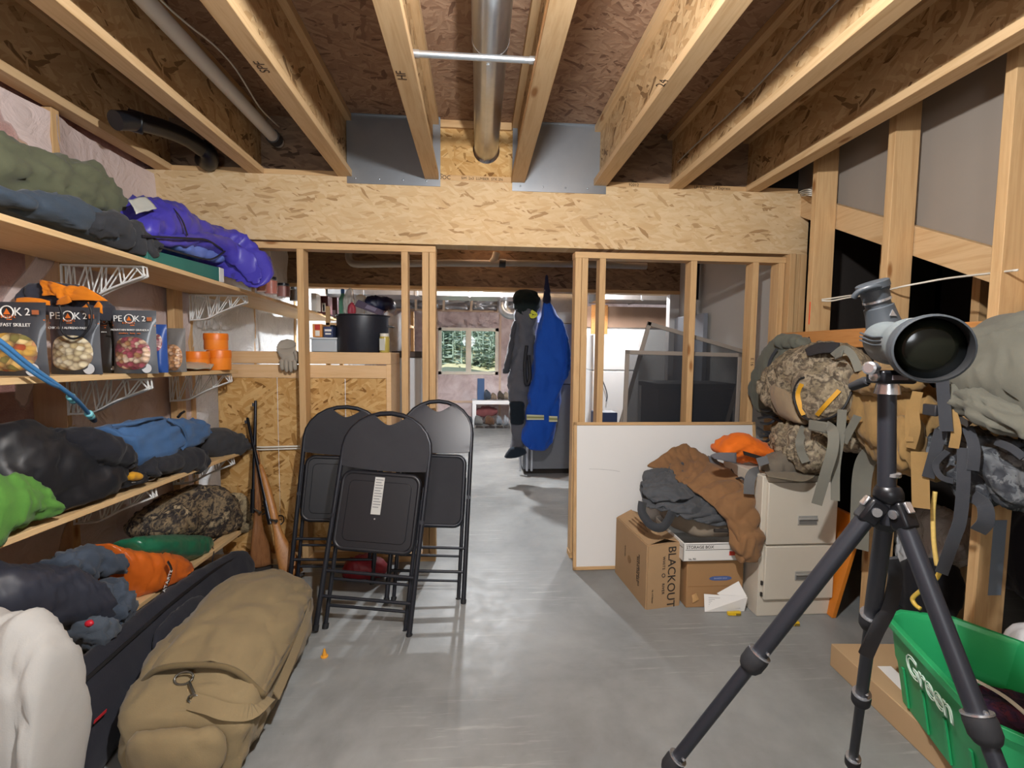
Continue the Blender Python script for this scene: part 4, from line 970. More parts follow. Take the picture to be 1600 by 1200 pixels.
    for s_ in (-1, 1):
        MB().tube([P(s_*(h), .50, -.012), P(s_*(h), .50, .014)], .012, 10).build('hinge', M_tubem, r, smooth=50)
        MB().beam(P(s_*(h-.012), .42, 0), P(s_*(h-.012), .66, 0), .004, .022, n).build('side_link', M_tubem, r)
    if sticker:
        a0, a1 = -.03, .018
        MB().add([P(a0, .52, sd-.0005), P(a1, .52, sd-.0005), P(a1, .69, sd-.0005), P(a0, .69, sd-.0005)], [(0, 1, 2, 3)]).build('sticker', plain('#b9b9b5', .6, 0, .05), r, solid=.0006)
        for k in range(11):
            c = .68-.0125*k
            MB().add([P(a0+.005, c-.004, sd-.0012), P(a1-.005-.008*(k % 3 == 1), c-.004, sd-.0012), P(a1-.005-.008*(k % 3 == 1), c, sd-.0012), P(a0+.005, c, sd-.0012)], [(0, 1, 2, 3)]).build('print_line', plain('#77777a', .7, 0, 0), r)
        MB().lathe([(.004, 0), (.004, .003)], P(-.006, .50, sd), -n, 10).build('rivet', plain('#c9c9c9', .3, .8), r)
    return r
chair('front folding chair with a white label on its black seat underside', atZ(491, 990), atZ(640, 993), atY(612, 646, 2.52), sticker=True)
chair('left folding chair half hidden behind the labelled one, leaning right', atZ(452, 922), (atZ(452, 922)+Vector((.445, .05, 0))), atY(543, 636, 2.93))
chair('right folding chair showing its woven seat and smooth dark backrest', Vector((-.47, 2.50, 0)), Vector((-.062, 2.49, 0)), atY(686, 627, 2.88), W=.41, front=True)
soft('red_bag', [(Vector((-.78, 2.80, .05)), Vector((0, .06, 0)), Vector((0, 0, .05))), (Vector((-.66, 2.80, .07)), Vector((0, .08, 0)), Vector((0, 0, .07))), (Vector((-.52, 2.82, .045)), Vector((0, .05, 0)), Vector((0, 0, .04)))], nylon('#8f1c28', .5), 'dark red bag on the floor behind the folding chairs', 'bag', .001, amp=.015, fr=12, seed=61, nl=24, nr=20)
soft('red_cloth', sy([(510, 728, 512, 742), (522, 718, 524, 742), (535, 720, 536, 742)], 2.93, .02), fabric('#b03244', '#8f2434'), 'red cloth tucked between the left and front folding chairs', 'cloth', None, amp=.004, fr=20, seed=62, nl=14, nr=12)
MB().lathe([(.016, 0), (.016, .004), (.010, .006), (.004, .036), (0, .038)], atZ(507, 1026), n=16).build('cone_marker', plain('#d9962e', .5), label='tiny orange yellow cone lying on the bare floor', cat='cone', smooth=50)
# ================================================================== right side
M_card = plain('#a68763', .85, 0, .08, 6, .15, 90); M_card2 = plain('#9f7a52', .85, 0, .08, 6, .15, 90); M_ink = plain('#2c2723', .85, 0, 0); M_paper = plain('#e2e1de', .8, 0, .04, 5)
# whiteboard leaning on the studs
wbd = empty('whiteboard', (1.2, 2.87, 0), 'large white board in a thin oak frame leaning on the studs', 'whiteboard')
b0, t0_ = Vector((.607, 2.838, .001)), Vector((.625, 2.985, .905)); Wd = Vector((1.215, .012, 0)); up = t0_-b0; nn = Wd.cross(up).normalized()
if nn.y > 0: nn = -nn
un = up.normalized(); wn = Wd.normalized(); fw = .020
MB().obox(b0+wn*.01+un*.01, Wd-wn*.02, up-un*.02, -nn*.008).build('panel', plain('#dcdcda', .32, 0, .03, 2), wbd)
for o, d, e in ((b0, Wd, un*fw), (b0+up-un*fw, Wd, un*fw), (b0, up, wn*fw), (b0+Wd-wn*fw, up, wn*fw)):
    MB().obox(o+nn*.006, d, e, -nn*.020).build('frame_strip', M_wx if d is Wd else M_wz, wbd, bevel=.002)
pts = [b0+un*(.62-.018*t*t)+wn*(.10+.2*t)+nn*.001 for t in [i/10 for i in range(11)]]
MB().tube(pts, .0008, 4).build('pen_mark', plain('#8f8f92', .8), wbd)
# filing cabinet
M_putty = plain('#c3bcae', .42, 0, .03, 4); M_steel = plain('#a3a29d', .35, .3)
fx, fy, fz = 1.452, 2.262, .735
fc = empty('filing_cabinet', (1.66, 2.45, 0), 'putty coloured two drawer steel filing cabinet', 'filing cabinet')
FWd, FD = .405, .40
MB().box(fx, fx+FWd, fy+.012, fy+FD, 0, fz).build('body', M_putty, fc, bevel=.004)
for k, (z0, z1) in enumerate(((.385, .705), (.095, .375))):
    d = MB().box(fx+.022, fx+FWd-.010, fy-.006, fy+.02, z0, z1).build('drawer', M_putty, fc, bevel=.004)
    hx = fx+.235; hz = z0+.125
    mb = MB(); mb.box(hx-.052, hx+.052, fy-.010, fy-.004, hz-.024, hz+.024).build('handle_plate', M_steel, d, bevel=.002)
    mb = MB(); mb.box(hx-.046, hx+.046, fy-.0115, fy-.0095, hz-.018, hz+.004).build('pull_recess', plain('#6a6966', .5), d)
    mb = MB(); mb.box(hx-.05, hx+.05, fy-.018, fy-.008, hz+.004, hz+.012).build('pull_lip', M_steel, d, bevel=.002)
MB().box(fx+.012, fx+.02, fy+.002, fy+.014, .17, .19).build('latch', M_ink, fc); MB().box(fx+.012, fx+.02, fy+.002, fy+.014, .11, .13).build('latch', M_ink, fc)
# black lettered carton
bc = empty('cardboard_box', (1.0, 2.6, 0), 'brown carton with large BLACKOUT lettering and open top flaps', 'box')
A, B_, C_ = Vector((.868, 2.80, 0)), Vector((.903, 2.372, 0)), Vector((1.092, 2.405, 0)); D_ = A+(C_-B_); hh = Vector((0, 0, .345))
def wall_(p, q, h, t=.006): 
    d = (q-p); nrm = Vector((0, 0, 1)).cross(d).normalized()
    return MB().obox(p, d, nrm*t, h)
for nm, p, q in (('side_panel', B_, A), ('front_panel', C_, B_), ('side_panel', D_, C_), ('back_panel', A, D_)): wall_(p, q, hh).build(nm, M_card, bc)
MB().prism([A, B_, C_, D_], (0, 0, .005)).build('base', M_card, bc)
cL = (B_-A); fl1 = [A+hh, B_+hh, B_+hh+Vector((.095, .03, .020)), A+hh+Vector((.085, .0, .045))]
MB().prism(fl1, (0, 0, .004)).build('top_flap', M_card, bc)
fl2 = [D_+hh, C_+hh, C_+hh+Vector((-.085, .03, .012)), D_+hh+Vector((-.095, 0, .03))]
MB().prism(fl2, (0, 0, .004)).build('top_flap', M_card, bc)
MB().prism([C_+hh, B_+hh, B_+hh+Vector((.02, .09, -.03)), C_+hh+Vector((-.02, .09, -.03))], (0, 0, .004)).build('end_flap', M_card, bc)
fx_ = (C_-B_).normalized(); fn = fx_.cross(Vector((0, 0, 1))).normalized()
if fn.y > 0: fn = -fn
dn = Vector((0, 0, -1))
def fr(a, z): return B_+fx_*a+Vector((0, 0, z))+fn*.0075
text('lettering', 'BLACKOUT', .066, fr(.138, .165), dn, fx_, M_ink, bc, sx=.98)
text('lettering', 'WHITE', .021, fr(.092, .245), dn, fx_, plain('#4a4038', .85, 0, 0), bc, space=1.15); text('lettering', 'RIVER', .021, fr(.092, .105), dn, fx_, plain('#4a4038', .85, 0, 0), bc, space=1.15)
mb = MB(); c0 = fr(.092, .178); mb.tube([c0+fx_*.009*math.cos(t)+Vector((0, 0, .009*math.sin(t))) for t in [2*PI*i/16 for i in range(17)]], .002, 5); mb.build('emblem', plain('#4a4038', .85, 0, 0), bc)
text('lettering', 'No. 4-12 Hooded', .010, fr(.03, .07), dn, fx_, M_ink, bc)
sdx = (B_-A).normalized(); sn = Vector((-1, -.08, 0))
def sr(a, z): return A+sdx*a+Vector((0, 0, z))+sn*.0075
text('lettering', 'MAKE CERTAIN ALL\nPARTS ARE DRY', .020, sr(.33, .17), dn, sdx, M_ink, bc)
text('lettering', 'MADE IN U.S.A.', .010, sr(.15, .2), dn, sdx, M_ink, bc)
mb = MB(); mb.lathe([(.022, 0), (.022, .0006)], sr(.21, .175), sn, 16); mb.build('emblem', plain('#8d6b46', .85), bc)
ft = fl1[1]-fl1[0]
text('lettering', 'BLACKOUT', .045, (fl2[0]+fl2[1])/2+Vector((-.045, .02, .0285)), -ft, Vector((-.095, 0, .03)), M_ink, bc) if False else None
for k in range(3): 
    o = fl1[0].lerp(fl1[3], .30+.2*k)+ft*.25+Vector((0, 0, .006)); MB().prism([o, o+ft*.5, o+ft*.5+Vector((.008, 0, .002)), o+Vector((.008, 0, .002))], (0, 0, .0005)).build('print_line', plain('#7d5f40', .85), bc)
# brown file box, storage box lid, taupe tote
bb = empty('cardboard_box', (1.28, 2.55, 0), 'plain brown carton with a blue oval mark carrying the storage box', 'box')
x0, x1, y0, y1 = 1.120, 1.432, 2.375, 2.76
MB().box(x0, x1, y0, y1, 0, .262).build('carton', M_card2, bb, bevel=.004)
mb = MB(); mb.prism([(1.20+.04*math.cos(2*PI*i/24)+.105+.022*(1 if math.cos(2*PI*i/24) > 0 else -1), y0-.001, .158+.012*math.sin(2*PI*i/24)) for i in range(24)], (0, -.0008, 0)); mb.build('oval_mark', plain('#4a5f94', .7), bb)
text('lettering', 'BANKERS BOX', .011, (1.305, y0-.0022, .158), (1, 0, 0), (0, 0, 1), plain('#9aa6c6', .7), bb)
MB().box(x0+.01, x1-.01, y0-.0012, y0, .115, .1165).build('crease', plain('#8a6238', .9), bb)
mb = MB(); patch(mb, [[(1.15, y0-.003, .07), (1.17, y0-.012, .085)], [(1.155, y0-.008, .03), (1.19, y0-.003, .045)]], 6, 6, .003, 9, 2); mb.build('torn_flap', plain('#c39b68', .9), bb, solid=.002)
sbx = empty('storage_box', (1.27, 2.55, .263), 'white STORAGE BOX with red tags stacked on the brown carton', 'box')
x0s, x1s, y0s, y1s = 1.085, 1.405, 2.352, 2.74; z0s = .264
def bx4(nm, a, b, c, d, e, f, m): MB().box(a, b, c, d, e, f).build(nm, m, sbx, bevel=.002)
M_wcard = plain('#d9d7d2', .7, 0, .03)
bx4('front_panel', x0s, x1s, y0s, y0s+.006, z0s, z0s+.098, M_wcard); bx4('back_panel', x0s, x1s, y1s-.006, y1s, z0s, z0s+.11, M_wcard)
bx4('side_panel', x0s, x0s+.006, y0s, y1s, z0s, z0s+.10, M_wcard); bx4('side_panel', x1s-.006, x1s, y0s, y1s, z0s, z0s+.10, M_wcard); bx4('base', x0s, x1s, y0s, y1s, z0s, z0s+.005, M_wcard)
text('lettering', 'STORAGE BOX', .022, (x0s+.09, y0s-.001, z0s+.075), (1, 0, 0), (0, 0, 1), M_ink, sbx)
for zz in (.060, .089): MB().box(x0s+.012, x1s-.01, y0s-.001, y0s, z0s+zz, z0s+zz+.002).build('rule_line', M_ink, sbx)
text('lettering', 'No. 703', .012, (x0s+.05, y0s-.001, z0s+.012), (1, 0, 0), (0, 0, 1), M_ink, sbx)
M_redt = plain('#c8402e', .6)
MB().box(x1s-.07, x1s-.01, y0s-.0015, y0s, z0s+.028, z0s+.05).build('red_tag', M_redt, sbx); MB().box(x0s-.0015, x0s, y0s+.05, y0s+.14, z0s+.03, z0s+.056).build('red_tag', M_redt, sbx)
MB().box(x0s-.001, x0s, y0s+.01, y1s-.01, z0s+.07, z0s+.073).build('rule_line', M_ink, sbx)
tt = soft('taupe_tote', [(Vector((1.28, 2.362, .43)), Vector((.115, 0, 0)), Vector((0, 0, .06))), (Vector((1.25, 2.50, .45)), Vector((.16, 0, 0)), Vector((0, 0, .085))), (Vector((1.24, 2.62, .46)), Vector((.165, 0, 0)), Vector((0, 0, .09))), (Vector((1.24, 2.74, .44)), Vector((.14, 0, 0)), Vector((0, 0, .07)))], fabric('#8b8071', '#776c5e', .95, 300, .15), 'taupe soft sided tote sitting in the storage box', 'bag', .368, amp=.006, fr=8, seed=71, nl=30, nr=36, ex=4)
# grey jacket on the tote
M_web2 = fabric('#6a6a69', '#58585a', .9, 400, .05)
M_jack = fabric('#53565a', '#3a3c40', .85, 260, .5, 20)
gj = empty('grey_jacket', atY(1070, 785, 2.5), 'dark grey jacket folded over the tote, under the brown trousers', 'jacket')
mb = MB(); patch(mb, [[atY(1000, 752, 2.62), atY(1012, 735, 2.66), atY(1035, 728, 2.7), atY(1062, 722, 2.74), atY(1085, 730, 2.74)],
   [atY(1002, 778, 2.50), atY(1030, 768, 2.50), atY(1055, 758, 2.54), atY(1085, 752, 2.6), atY(1110, 756, 2.64)],
   [atY(1010, 792, 2.40), atY(1045, 793, 2.37), atY(1075, 785, 2.40), atY(1105, 780, 2.47), atY(1130, 785, 2.5)],
   [atY(1030, 790, 2.40), atY(1058, 801, 2.35), atY(1085, 804, 2.34), atY(1112, 804, 2.36), atY(1140, 800, 2.4)],
   [atY(1045, 796, 2.37), atY(1070, 808, 2.34), atY(1095, 816, 2.33), atY(1120, 820, 2.335), atY(1142, 818, 2.34)]], 60, 60, .022, 9, 72, (.6, 1, 1.5), edge=.012)
mb.build('cloth', M_jack, gj, solid=.008, smooth=180)
mb = MB(); patch(mb, [[atY(1003, 755, 2.56), atY(1025, 742, 2.6), atY(1050, 735, 2.64)], [atY(1006, 772, 2.46), atY(1032, 764, 2.46), atY(1062, 755, 2.5)], [atY(1020, 785, 2.42), atY(1050, 782, 2.38), atY(1085, 775, 2.42)]], 30, 30, .02, 12, 73, edge=.01)
mb.build('sleeve', M_jack, gj, solid=.01, smooth=180)
mb = MB(); strap(mb, [atY(1004, 784, 2.42), atY(1003, 800, 2.40), atY(1012, 815, 2.38), atY(1022, 823, 2.36), atY(1034, 824, 2.34), atY(1043, 815, 2.34), atY(1050, 800, 2.34)], .045, .004, 30, face=(0, -1, .2))
mb.build('strap', fabric('#3e4044', '#2b2d30'), gj, smooth=180)
mb = MB(); strap(mb, [atY(1186, 736, 2.34), atY(1176, 740, 2.31), atY(1171, 752, 2.30), atY(1170, 772, 2.30)], .05, .004, 16, face=(-.4, -.9, .1)); mb.build('strap', M_web2, gj, smooth=35)
MB().tube([atY(1116, 829, 2.325), atY(1142, 829, 2.325)], .010, 8).build('buckle', M_ink, gj, smooth=60)
# brown canvas trousers
M_brown = fabric('#8a6746', '#735336', .92, 320, .35)
bt = empty('canvas_trousers', atY(1130, 800, 2.4), 'tan brown canvas work trousers thrown over the grey jacket', 'trousers')
mb = MB(); patch(mb, [[atY(1012, 727, 2.72), atY(1030, 716, 2.78), atY(1052, 701, 2.82), atY(1072, 693, 2.84), atY(1080, 700, 2.86)],
   [atY(1034, 738, 2.66), atY(1052, 728, 2.70), atY(1072, 718, 2.74), atY(1092, 710, 2.78), atY(1102, 714, 2.80)],
   [atY(1062, 752, 2.56), atY(1080, 744, 2.58), atY(1100, 732, 2.62), atY(1126, 726, 2.66), atY(1140, 731, 2.68)],
   [atY(1098, 778, 2.44), atY(1116, 768, 2.43), atY(1136, 756, 2.46), atY(1156, 748, 2.50), atY(1168, 762, 2.52)],
   [atY(1128, 804, 2.33), atY(1144, 796, 2.30), atY(1162, 786, 2.31), atY(1178, 780, 2.35), atY(1184, 796, 2.38)],
   [atY(1140, 838, 2.29), atY(1152, 834, 2.25), atY(1168, 832, 2.24), atY(1184, 830, 2.25), atY(1192, 836, 2.27)],
   [atY(1144, 860, 2.28), atY(1154, 862, 2.24), atY(1168, 862, 2.23), atY(1184, 858, 2.24), atY(1191, 852, 2.26)],
   [atY(1152, 874, 2.28), atY(1160, 879, 2.25), atY(1170, 880, 2.24), atY(1180, 876, 2.25), atY(1186, 866, 2.27)]], 90, 50, .018, 8, 74, (.9, 1, .8), edge=.006)
mb.build('cloth', M_brown, bt, solid=.012, smooth=180)
mb = MB(); patch(mb, [[atY(1106, 712, 2.74), atY(1118, 716, 2.72)], [atY(1112, 728, 2.66), atY(1128, 728, 2.66)]], 6, 6, .002, 9, 1); mb.build('lining', fabric('#6d6f74', '#55575b'), bt, solid=.004)
mb = MB(); patch(mb, [[atY(1142, 727, 2.60), atY(1145, 728, 2.6)], [atY(1143, 745, 2.52), atY(1147, 744, 2.52)]], 4, 4, 0, 9, 1); mb.build('waistband_tag', plain('#2b2620', .8), bt, solid=.006)
MB().tube(curve([atY(1150, 748, 2.5), atY(1160, 747, 2.42), atY(1166, 757, 2.40), atY(1164, 766, 2.40)], 12), .006, 6).build('cord', plain('#33343a', .7), bt)
# papers and yellow tools on the floor
pp = [atZ(1101, 956, .003), atZ(1163, 955, .003), atY(1168, 933, 2.31), atY(1100, 928, 2.35)]
ps = MB().add([pp[0], pp[1], pp[2], pp[3]], [(0, 1, 2, 3)]).build('paper_sheet', M_paper, label='white printed sheet propped against the brown carton', cat='paper', solid=.001)
for k in range(7):
    t_ = .2+.1*k; e_ = .12+.05*(k % 3); a_, b__ = pp[0].lerp(pp[3], t_), pp[1].lerp(pp[2], t_); q_ = Vector((0, -.0025, .0015)); u_ = (pp[3]-pp[0])*.025
    MB().add([a_.lerp(b__, .1)+q_, a_.lerp(b__, 1-e_)+q_, a_.lerp(b__, 1-e_)+q_+u_, a_.lerp(b__, .1)+q_+u_], [(0, 1, 2, 3)]).build('print_line', plain('#9a9a9c', .8, 0, 0), ps)
pp = [atY(1112, 962, 2.3), atY(1172, 948, 2.28), atY(1155, 906, 2.36), atY(1120, 926, 2.36)]
pp[0].z = max(pp[0].z, .002)
MB().add(pp, [(0, 1, 2, 3)]).build('paper_sheet', M_paper, label='white sheet standing skewed behind the printed sheet by the cabinet', cat='paper', solid=.001) if False else None
MB().add([atY(1120, 927, 2.345), atY(1154, 908, 2.355), atY(1167, 932, 2.325), atY(1140, 940, 2.33)], [(0, 1, 2, 3)]).build('paper_sheet', M_paper, label='upper white sheet tucked behind the printed sheet beside the filing cabinet', cat='paper', solid=.001)
def yk(px, py, lab):
    c = atZ(px, py, 0); r = empty('utility_knife', c, lab, 'knife', 'yellow utility knives on the floor')
    mb = MB(); mb.prism([(c.x-.035, c.y-.008, .001), (c.x+.03, c.y-.012, .001), (c.x+.038, c.y+.002, .001), (c.x+.03, c.y+.01, .001), (c.x-.036, c.y+.008, .001)], (0, 0, .018)); mb.build('handle', plain('#d8b21e', .45), r, bevel=.003)
    MB().box(c.x+.005, c.x+.03, c.y-.0135, c.y-.009, .004, .014).build('grip', plain('#7d6a2a', .6), r)
yk(1147, 961, 'yellow utility knife lying before the papers'); yk(1238, 977, 'yellow utility knife poking from under the filing cabinet')

# ------------------------------------------------------------------ caps on the cabinet
oc = empty('cap', atY(1160, 720, 2.5), 'blaze orange cap with grey underside lying on the filing cabinet', 'cap')
mb = MB(); loft(mb, sy([(1116, 697, 1118, 709), (1132, 684, 1135, 717), (1153, 677, 1154, 722), (1176, 683, 1176, 724), (1200, 696, 1198, 722), (1217, 709, 1213, 715)], 2.52, .09), amp=.017, fr=10, ex=2.0, seed=81, nl=40, nr=34, zmin=.737)
mb.build('crown', fabric('#e0701a', '#c65a0c', .75, 320, .4), oc, smooth=180)
mb = MB(); patch(mb, [[atY(1110, 712, 2.40), atY(1120, 708, 2.40), atY(1150, 708, 2.42)], [atY(1116, 716, 2.36), atY(1130, 719, 2.35), atY(1150, 724, 2.38)]], 8, 12, .003, 9, 1); mb.build('brim', fabric('#6a6a70', '#55565c'), oc, solid=.006, smooth=180, label='grey brim underside')
MB().prism([atY(1162, 705, 2.415), atY(1176, 709, 2.415), atY(1196, 715, 2.42), atY(1180, 716, 2.41), atY(1164, 711, 2.405)], (0, .01, 0)).build('back_opening', plain('#1c1714', .9), oc)
tc = empty('cap', atY(1230, 735, 2.3), 'faded taupe cap resting on the front edge of the filing cabinet', 'cap')
mb = MB(); loft(mb, sy([(1192, 722, 1195, 746, 2.36, .05), (1210, 708, 1212, 748, 2.36, .08), (1235, 702, 1236, 748, 2.36, .08), (1260, 716, 1260, 747, 2.36, .07), (1272, 730, 1270, 745, 2.36, .05)], 2.36, .08), amp=.012, fr=12, seed=82, nl=36, nr=30, zmin=.737)
mb.build('crown', fabric('#6f675c', '#5b5449', .95, 280, .5), tc, smooth=180)
mb = MB(); patch(mb, [[atY(1195, 738, 2.27), atY(1220, 738, 2.27), atY(1255, 738, 2.27), atY(1278, 733, 2.28)], [atY(1200, 744, 2.22), atY(1222, 748, 2.19), atY(1255, 752, 2.18), atY(1272, 745, 2.20)]], 10, 18, .002, 8, 1); mb.build('brim', fabric('#79705f', '#665d4e'), tc, solid=.007, smooth=180)
mb = MB(); patch(mb, [[atY(1181, 716, 2.30), atY(1198, 712, 2.29)], [atY(1186, 729, 2.28), atY(1202, 724, 2.265)]], 6, 6, .001, 8, 1); mb.build('patch', plain('#57585a', .8), tc, solid=.004)
# ------------------------------------------------------------------ packs on the hook rail
M_gg = fabric('#67695f', '#53554c', .85, 260, .5, 16); M_web = fabric('#77766c', '#63625a', .9, 400, .05); M_webd = fabric('#3f4146', '#2c2e33', .9, 400, .05); M_tanp = fabric('#9a7c50', '#7d6239', .9, 260, .5, 18)
M_camo2 = camo('camo_reed', ['#5a5146', '#7b6f5f', '#a0947e', '#4a423a', '#8c8069', '#6a5f50'], 8)
M_khaki = fabric('#94826a', '#7e6d57'); M_yel = plain('#c8921a', .6, 0, .08)
def pk(name, lab, px, py, X): return empty(name, atX(px, py, X), lab, 'backpack')
g1 = pk('backpack', 'grey green pack hanging leftmost on the rail behind the camouflage pack', 1215, 580, 1.82)
mb = MB(); loft(mb, sx([(1180, 605, 1184, 632), (1192, 560, 1196, 648), (1212, 528, 1218, 646), (1238, 530, 1240, 630), (1265, 538, 1264, 600)], 1.83, .075), amp=.014, fr=8, seed=91, nl=50, nr=34, st=(1, 1, 1.4)); mb.build('pack_body', M_gg, g1, smooth=180)
mb = MB(); loft(mb, sx([(1216, 526, 1220, 546), (1240, 522, 1240, 546), (1262, 528, 1260, 548)], 1.79, .05), amp=.012, fr=12, seed=92, nl=24, nr=20); mb.build('top_lid', M_gg, g1, smooth=180)
mb = MB()
for k in range(9):
    a = Vector((1184+rnd.uniform(-2, 6), 640+k*7, 0)); b = Vector((1214+rnd.uniform(-4, 10), 640+k*7+rnd.uniform(-14, 14), 0))
    strap(mb, [atX(a.x, a.y, 1.77), atX((a.x+b.x)/2, (a.y+b.y)/2+rnd.uniform(-8, 8), 1.73), atX(b.x, b.y, 1.77)], .016, .004, 10, face=(-.7, -.7, 0))
mb.build('harness_webbing', plain('#1f2128', .6), g1, smooth=180)
mb = MB(); strap(mb, [atX(1199, 585, 1.745), atX(1204, 562, 1.745), atX(1214, 545, 1.745)], .016, .004, face=(-.8, -.6, 0)); mb.build('side_strap', M_webd, g1)
MB().tube(curve([atX(1248, 540, 1.80), atX(1258, 540, 1.82), atX(1263, 534, 1.88), atX(1264, 527, 1.90)], 10), .004, 6).build('hang_loop', M_ink, g1)
g2 = pk('backpack', 'reed camouflage pack with yellow zip flashes hanging on the rail', 1280, 600, 1.74)
mb = MB(); loft(mb, sx([(1208, 592, 1210, 625), (1220, 566, 1222, 645), (1242, 546, 1245, 658), (1272, 536, 1275, 664), (1300, 534, 1302, 664), (1325, 542, 1325, 652), (1344, 562, 1343, 634), (1352, 585, 1350, 612)], 1.74, .12), amp=.016, fr=9, seed=93, nl=60, nr=44); g2b = mb.build('pack_body', M_camo2, g2, smooth=180)
mb = MB(); loft(mb, sx([(1244, 590, 1246, 625, 1.64, .03), (1252, 575, 1262, 655, 1.63, .06), (1280, 580, 1283, 662, 1.62, .06), (1308, 590, 1306, 655, 1.63, .06), (1328, 605, 1326, 638, 1.65, .03)], 1.64, .06), amp=.010, fr=10, seed=94, nl=40, nr=30); g2p = mb.build('front_pocket', M_camo2, g2, smooth=180)
mb = MB(); loft(mb, sx([(1210, 600, 1213, 632, 1.68, .04), (1220, 595, 1228, 652, 1.66, .06), (1236, 612, 1244, 660, 1.64, .05), (1250, 640, 1262, 666, 1.63, .04)], 1.66, .05), amp=.006, fr=8, seed=95, nl=30, nr=24); mb.build('base_panel', M_khaki, g2, smooth=180, label='plain khaki base')
SG = Surf(g2b, g2p)
mb = MB(); strap(mb, [SG.on(x, y, .006, atX(x, y, 1.58)) for x, y in ((1254, 600), (1248, 616), (1251, 634), (1257, 648))], .022, .004, face=(-.6, -.8, 0)); mb.build('yellow_flash', M_yel, g2, smooth=35)
mb = MB(); strap(mb, [SG.on(x, y, .006, atX(x, y, 1.58)) for x, y in ((1311, 610), (1300, 622), (1288, 635), (1277, 648))], .018, .004, face=(-.6, -.8, 0)); mb.build('yellow_flash', M_yel, g2, smooth=35)
mb = MB(); mb.tube(curve([SG.on(x, y, .004, atX(x, y, 1.6)) for x, y in ((1257, 590), (1249, 594), (1241, 612), (1243, 630), (1253, 648), (1270, 656), (1288, 655), (1306, 648), (1320, 634), (1330, 612))], 50), .0055, 6); mb.build('zip', plain('#1c1c1f', .6), g2, smooth=180)
mb = MB(); patch(mb, [[atX(1258, 546, 1.66), atX(1280, 536, 1.66), atX(1312, 536, 1.66)], [atX(1262, 556, 1.62), atX(1285, 552, 1.61), atX(1310, 550, 1.62)]], 10, 16, .004, 10, 2); mb.build('back_mesh', plain('#26272c', .8), g2, solid=.006, smooth=180)
mb = MB(); strap(mb, [atX(1302, 556, 1.61), atX(1318, 545, 1.62), atX(1332, 556, 1.63), atX(1342, 580, 1.64)], .03, .006, face=(-.6, -.8, 0)); mb.build('shoulder_strap', M_web, g2, smooth=35)
MB().obox(atX(1303, 562, 1.585), Vector((-.01, -.05, .014)), Vector((.01, .0, .0)), Vector((0, -.01, .03))).build('buckle', M_web, g2, bevel=.004)
mb = MB(); loft(mb, sx([(1212, 672, 1216, 700, 1.70, .05), (1228, 662, 1232, 724, 1.68, .08), (1255, 664, 1258, 738, 1.67, .09), (1282, 668, 1282, 735, 1.68, .08), (1300, 680, 1298, 715, 1.7, .05)], 1.68, .08), amp=.026, fr=12, seed=96, nl=50, nr=40); g2l = mb.build('lower_pouch', M_camo2, g2, smooth=180)
mb = MB(); SG = Surf(g2b, g2p, g2l)
strap(mb, [SG.on(x, y, .02, atX(x, y, 1.58)) for x, y in ((1256, 668), (1250, 688), (1251, 706), (1261, 723))], .036, .004, 20, face=(-.6, -.8, 0)); mb.build('strap_loop', M_web, g2, smooth=35)
mb = MB(); strap(mb, [SG.on(1290, 664, .02, atX(1290, 664, 1.58)), SG.on(1301, 674, .03, atX(1301, 674, 1.57)), atX(1301, 702, 1.555), atX(1290, 740, 1.545), atX(1276, 788, 1.545)], .042, .004, 30, face=(-.6, -.8, 0)); mb.build('hip_strap', M_web, g2, smooth=35)
mb = MB(); strap(mb, [atX(1316, 640, 1.60), atX(1313, 680, 1.60), atX(1306, 730, 1.60), atX(1305, 782, 1.60)], .034, .004, 30, face=(-.6, -.8, 0)); mb.build('hip_strap', M_web, g2, smooth=35)
mb = MB(); strap(mb, [atX(1340, 650, 1.62), atX(1326, 676, 1.62), atX(1318, 692, 1.62)], .03, .004, 16, face=(-.6, -.8, 0)); mb.build('compression_strap', M_web, g2, smooth=35)
MB().obox(atX(1262, 672, 1.555), Vector((.02, -.10, 0)), Vector((.012, .004, 0)), Vector((0, 0, .05))).build('buckle', M_web, g2, bevel=.006)
mb = MB(); loft(mb, sx([(1316, 674, 1316, 706), (1340, 671, 1340, 708), (1360, 671, 1360, 707), (1392, 674, 1392, 702)], 1.78, .03), amp=.006, fr=12, seed=97, nl=30, nr=20, ex=4); mb.build('hip_belt', M_camo2, g2, smooth=180)
mb = MB(); strap(mb, [atX(1376, 702, 1.76), atX(1356, 716, 1.76), atX(1347, 745, 1.77), atX(1344, 800, 1.78), atX(1342, 858, 1.79)], .075, .004, 30, face=(-.8, -.6, 0)); mb.build('wide_strap', M_web, g2, smooth=35)
g3 = pk('backpack', 'tan pack with dangling tan and grey straps behind the tripod column', 1410, 670, 1.76)
mb = MB(); loft(mb, sx([(1340, 598, 1345, 655), (1358, 586, 1362, 690), (1385, 580, 1390, 725), (1415, 584, 1416, 742), (1442, 600, 1442, 750), (1464, 630, 1464, 750), (1482, 660, 1480, 735)], 1.77, .11), amp=.020, fr=11, seed=101, nl=60, nr=44, st=(1, 1, .8)); mb.build('pack_body', M_tanp, g3, smooth=180)
mb = MB(); loft(mb, sx([(1338, 590, 1342, 612, 1.72, .06), (1370, 576, 1372, 620, 1.68, .08), (1410, 574, 1412, 612, 1.66, .08), (1440, 590, 1440, 612, 1.68, .05)], 1.7, .07), amp=.014, fr=12, seed=102, nl=36, nr=28); mb.build('top_lid', M_tanp, g3, smooth=180)
mb = MB(); loft(mb, sx([(1388, 655, 1390, 720, 1.65, .04), (1412, 648, 1414, 735, 1.63, .05), (1438, 660, 1438, 735, 1.64, .05)], 1.65, .05), amp=.018, fr=13, seed=103, nl=36, nr=28); mb.build('front_pocket', M_tanp, g3, smooth=180)
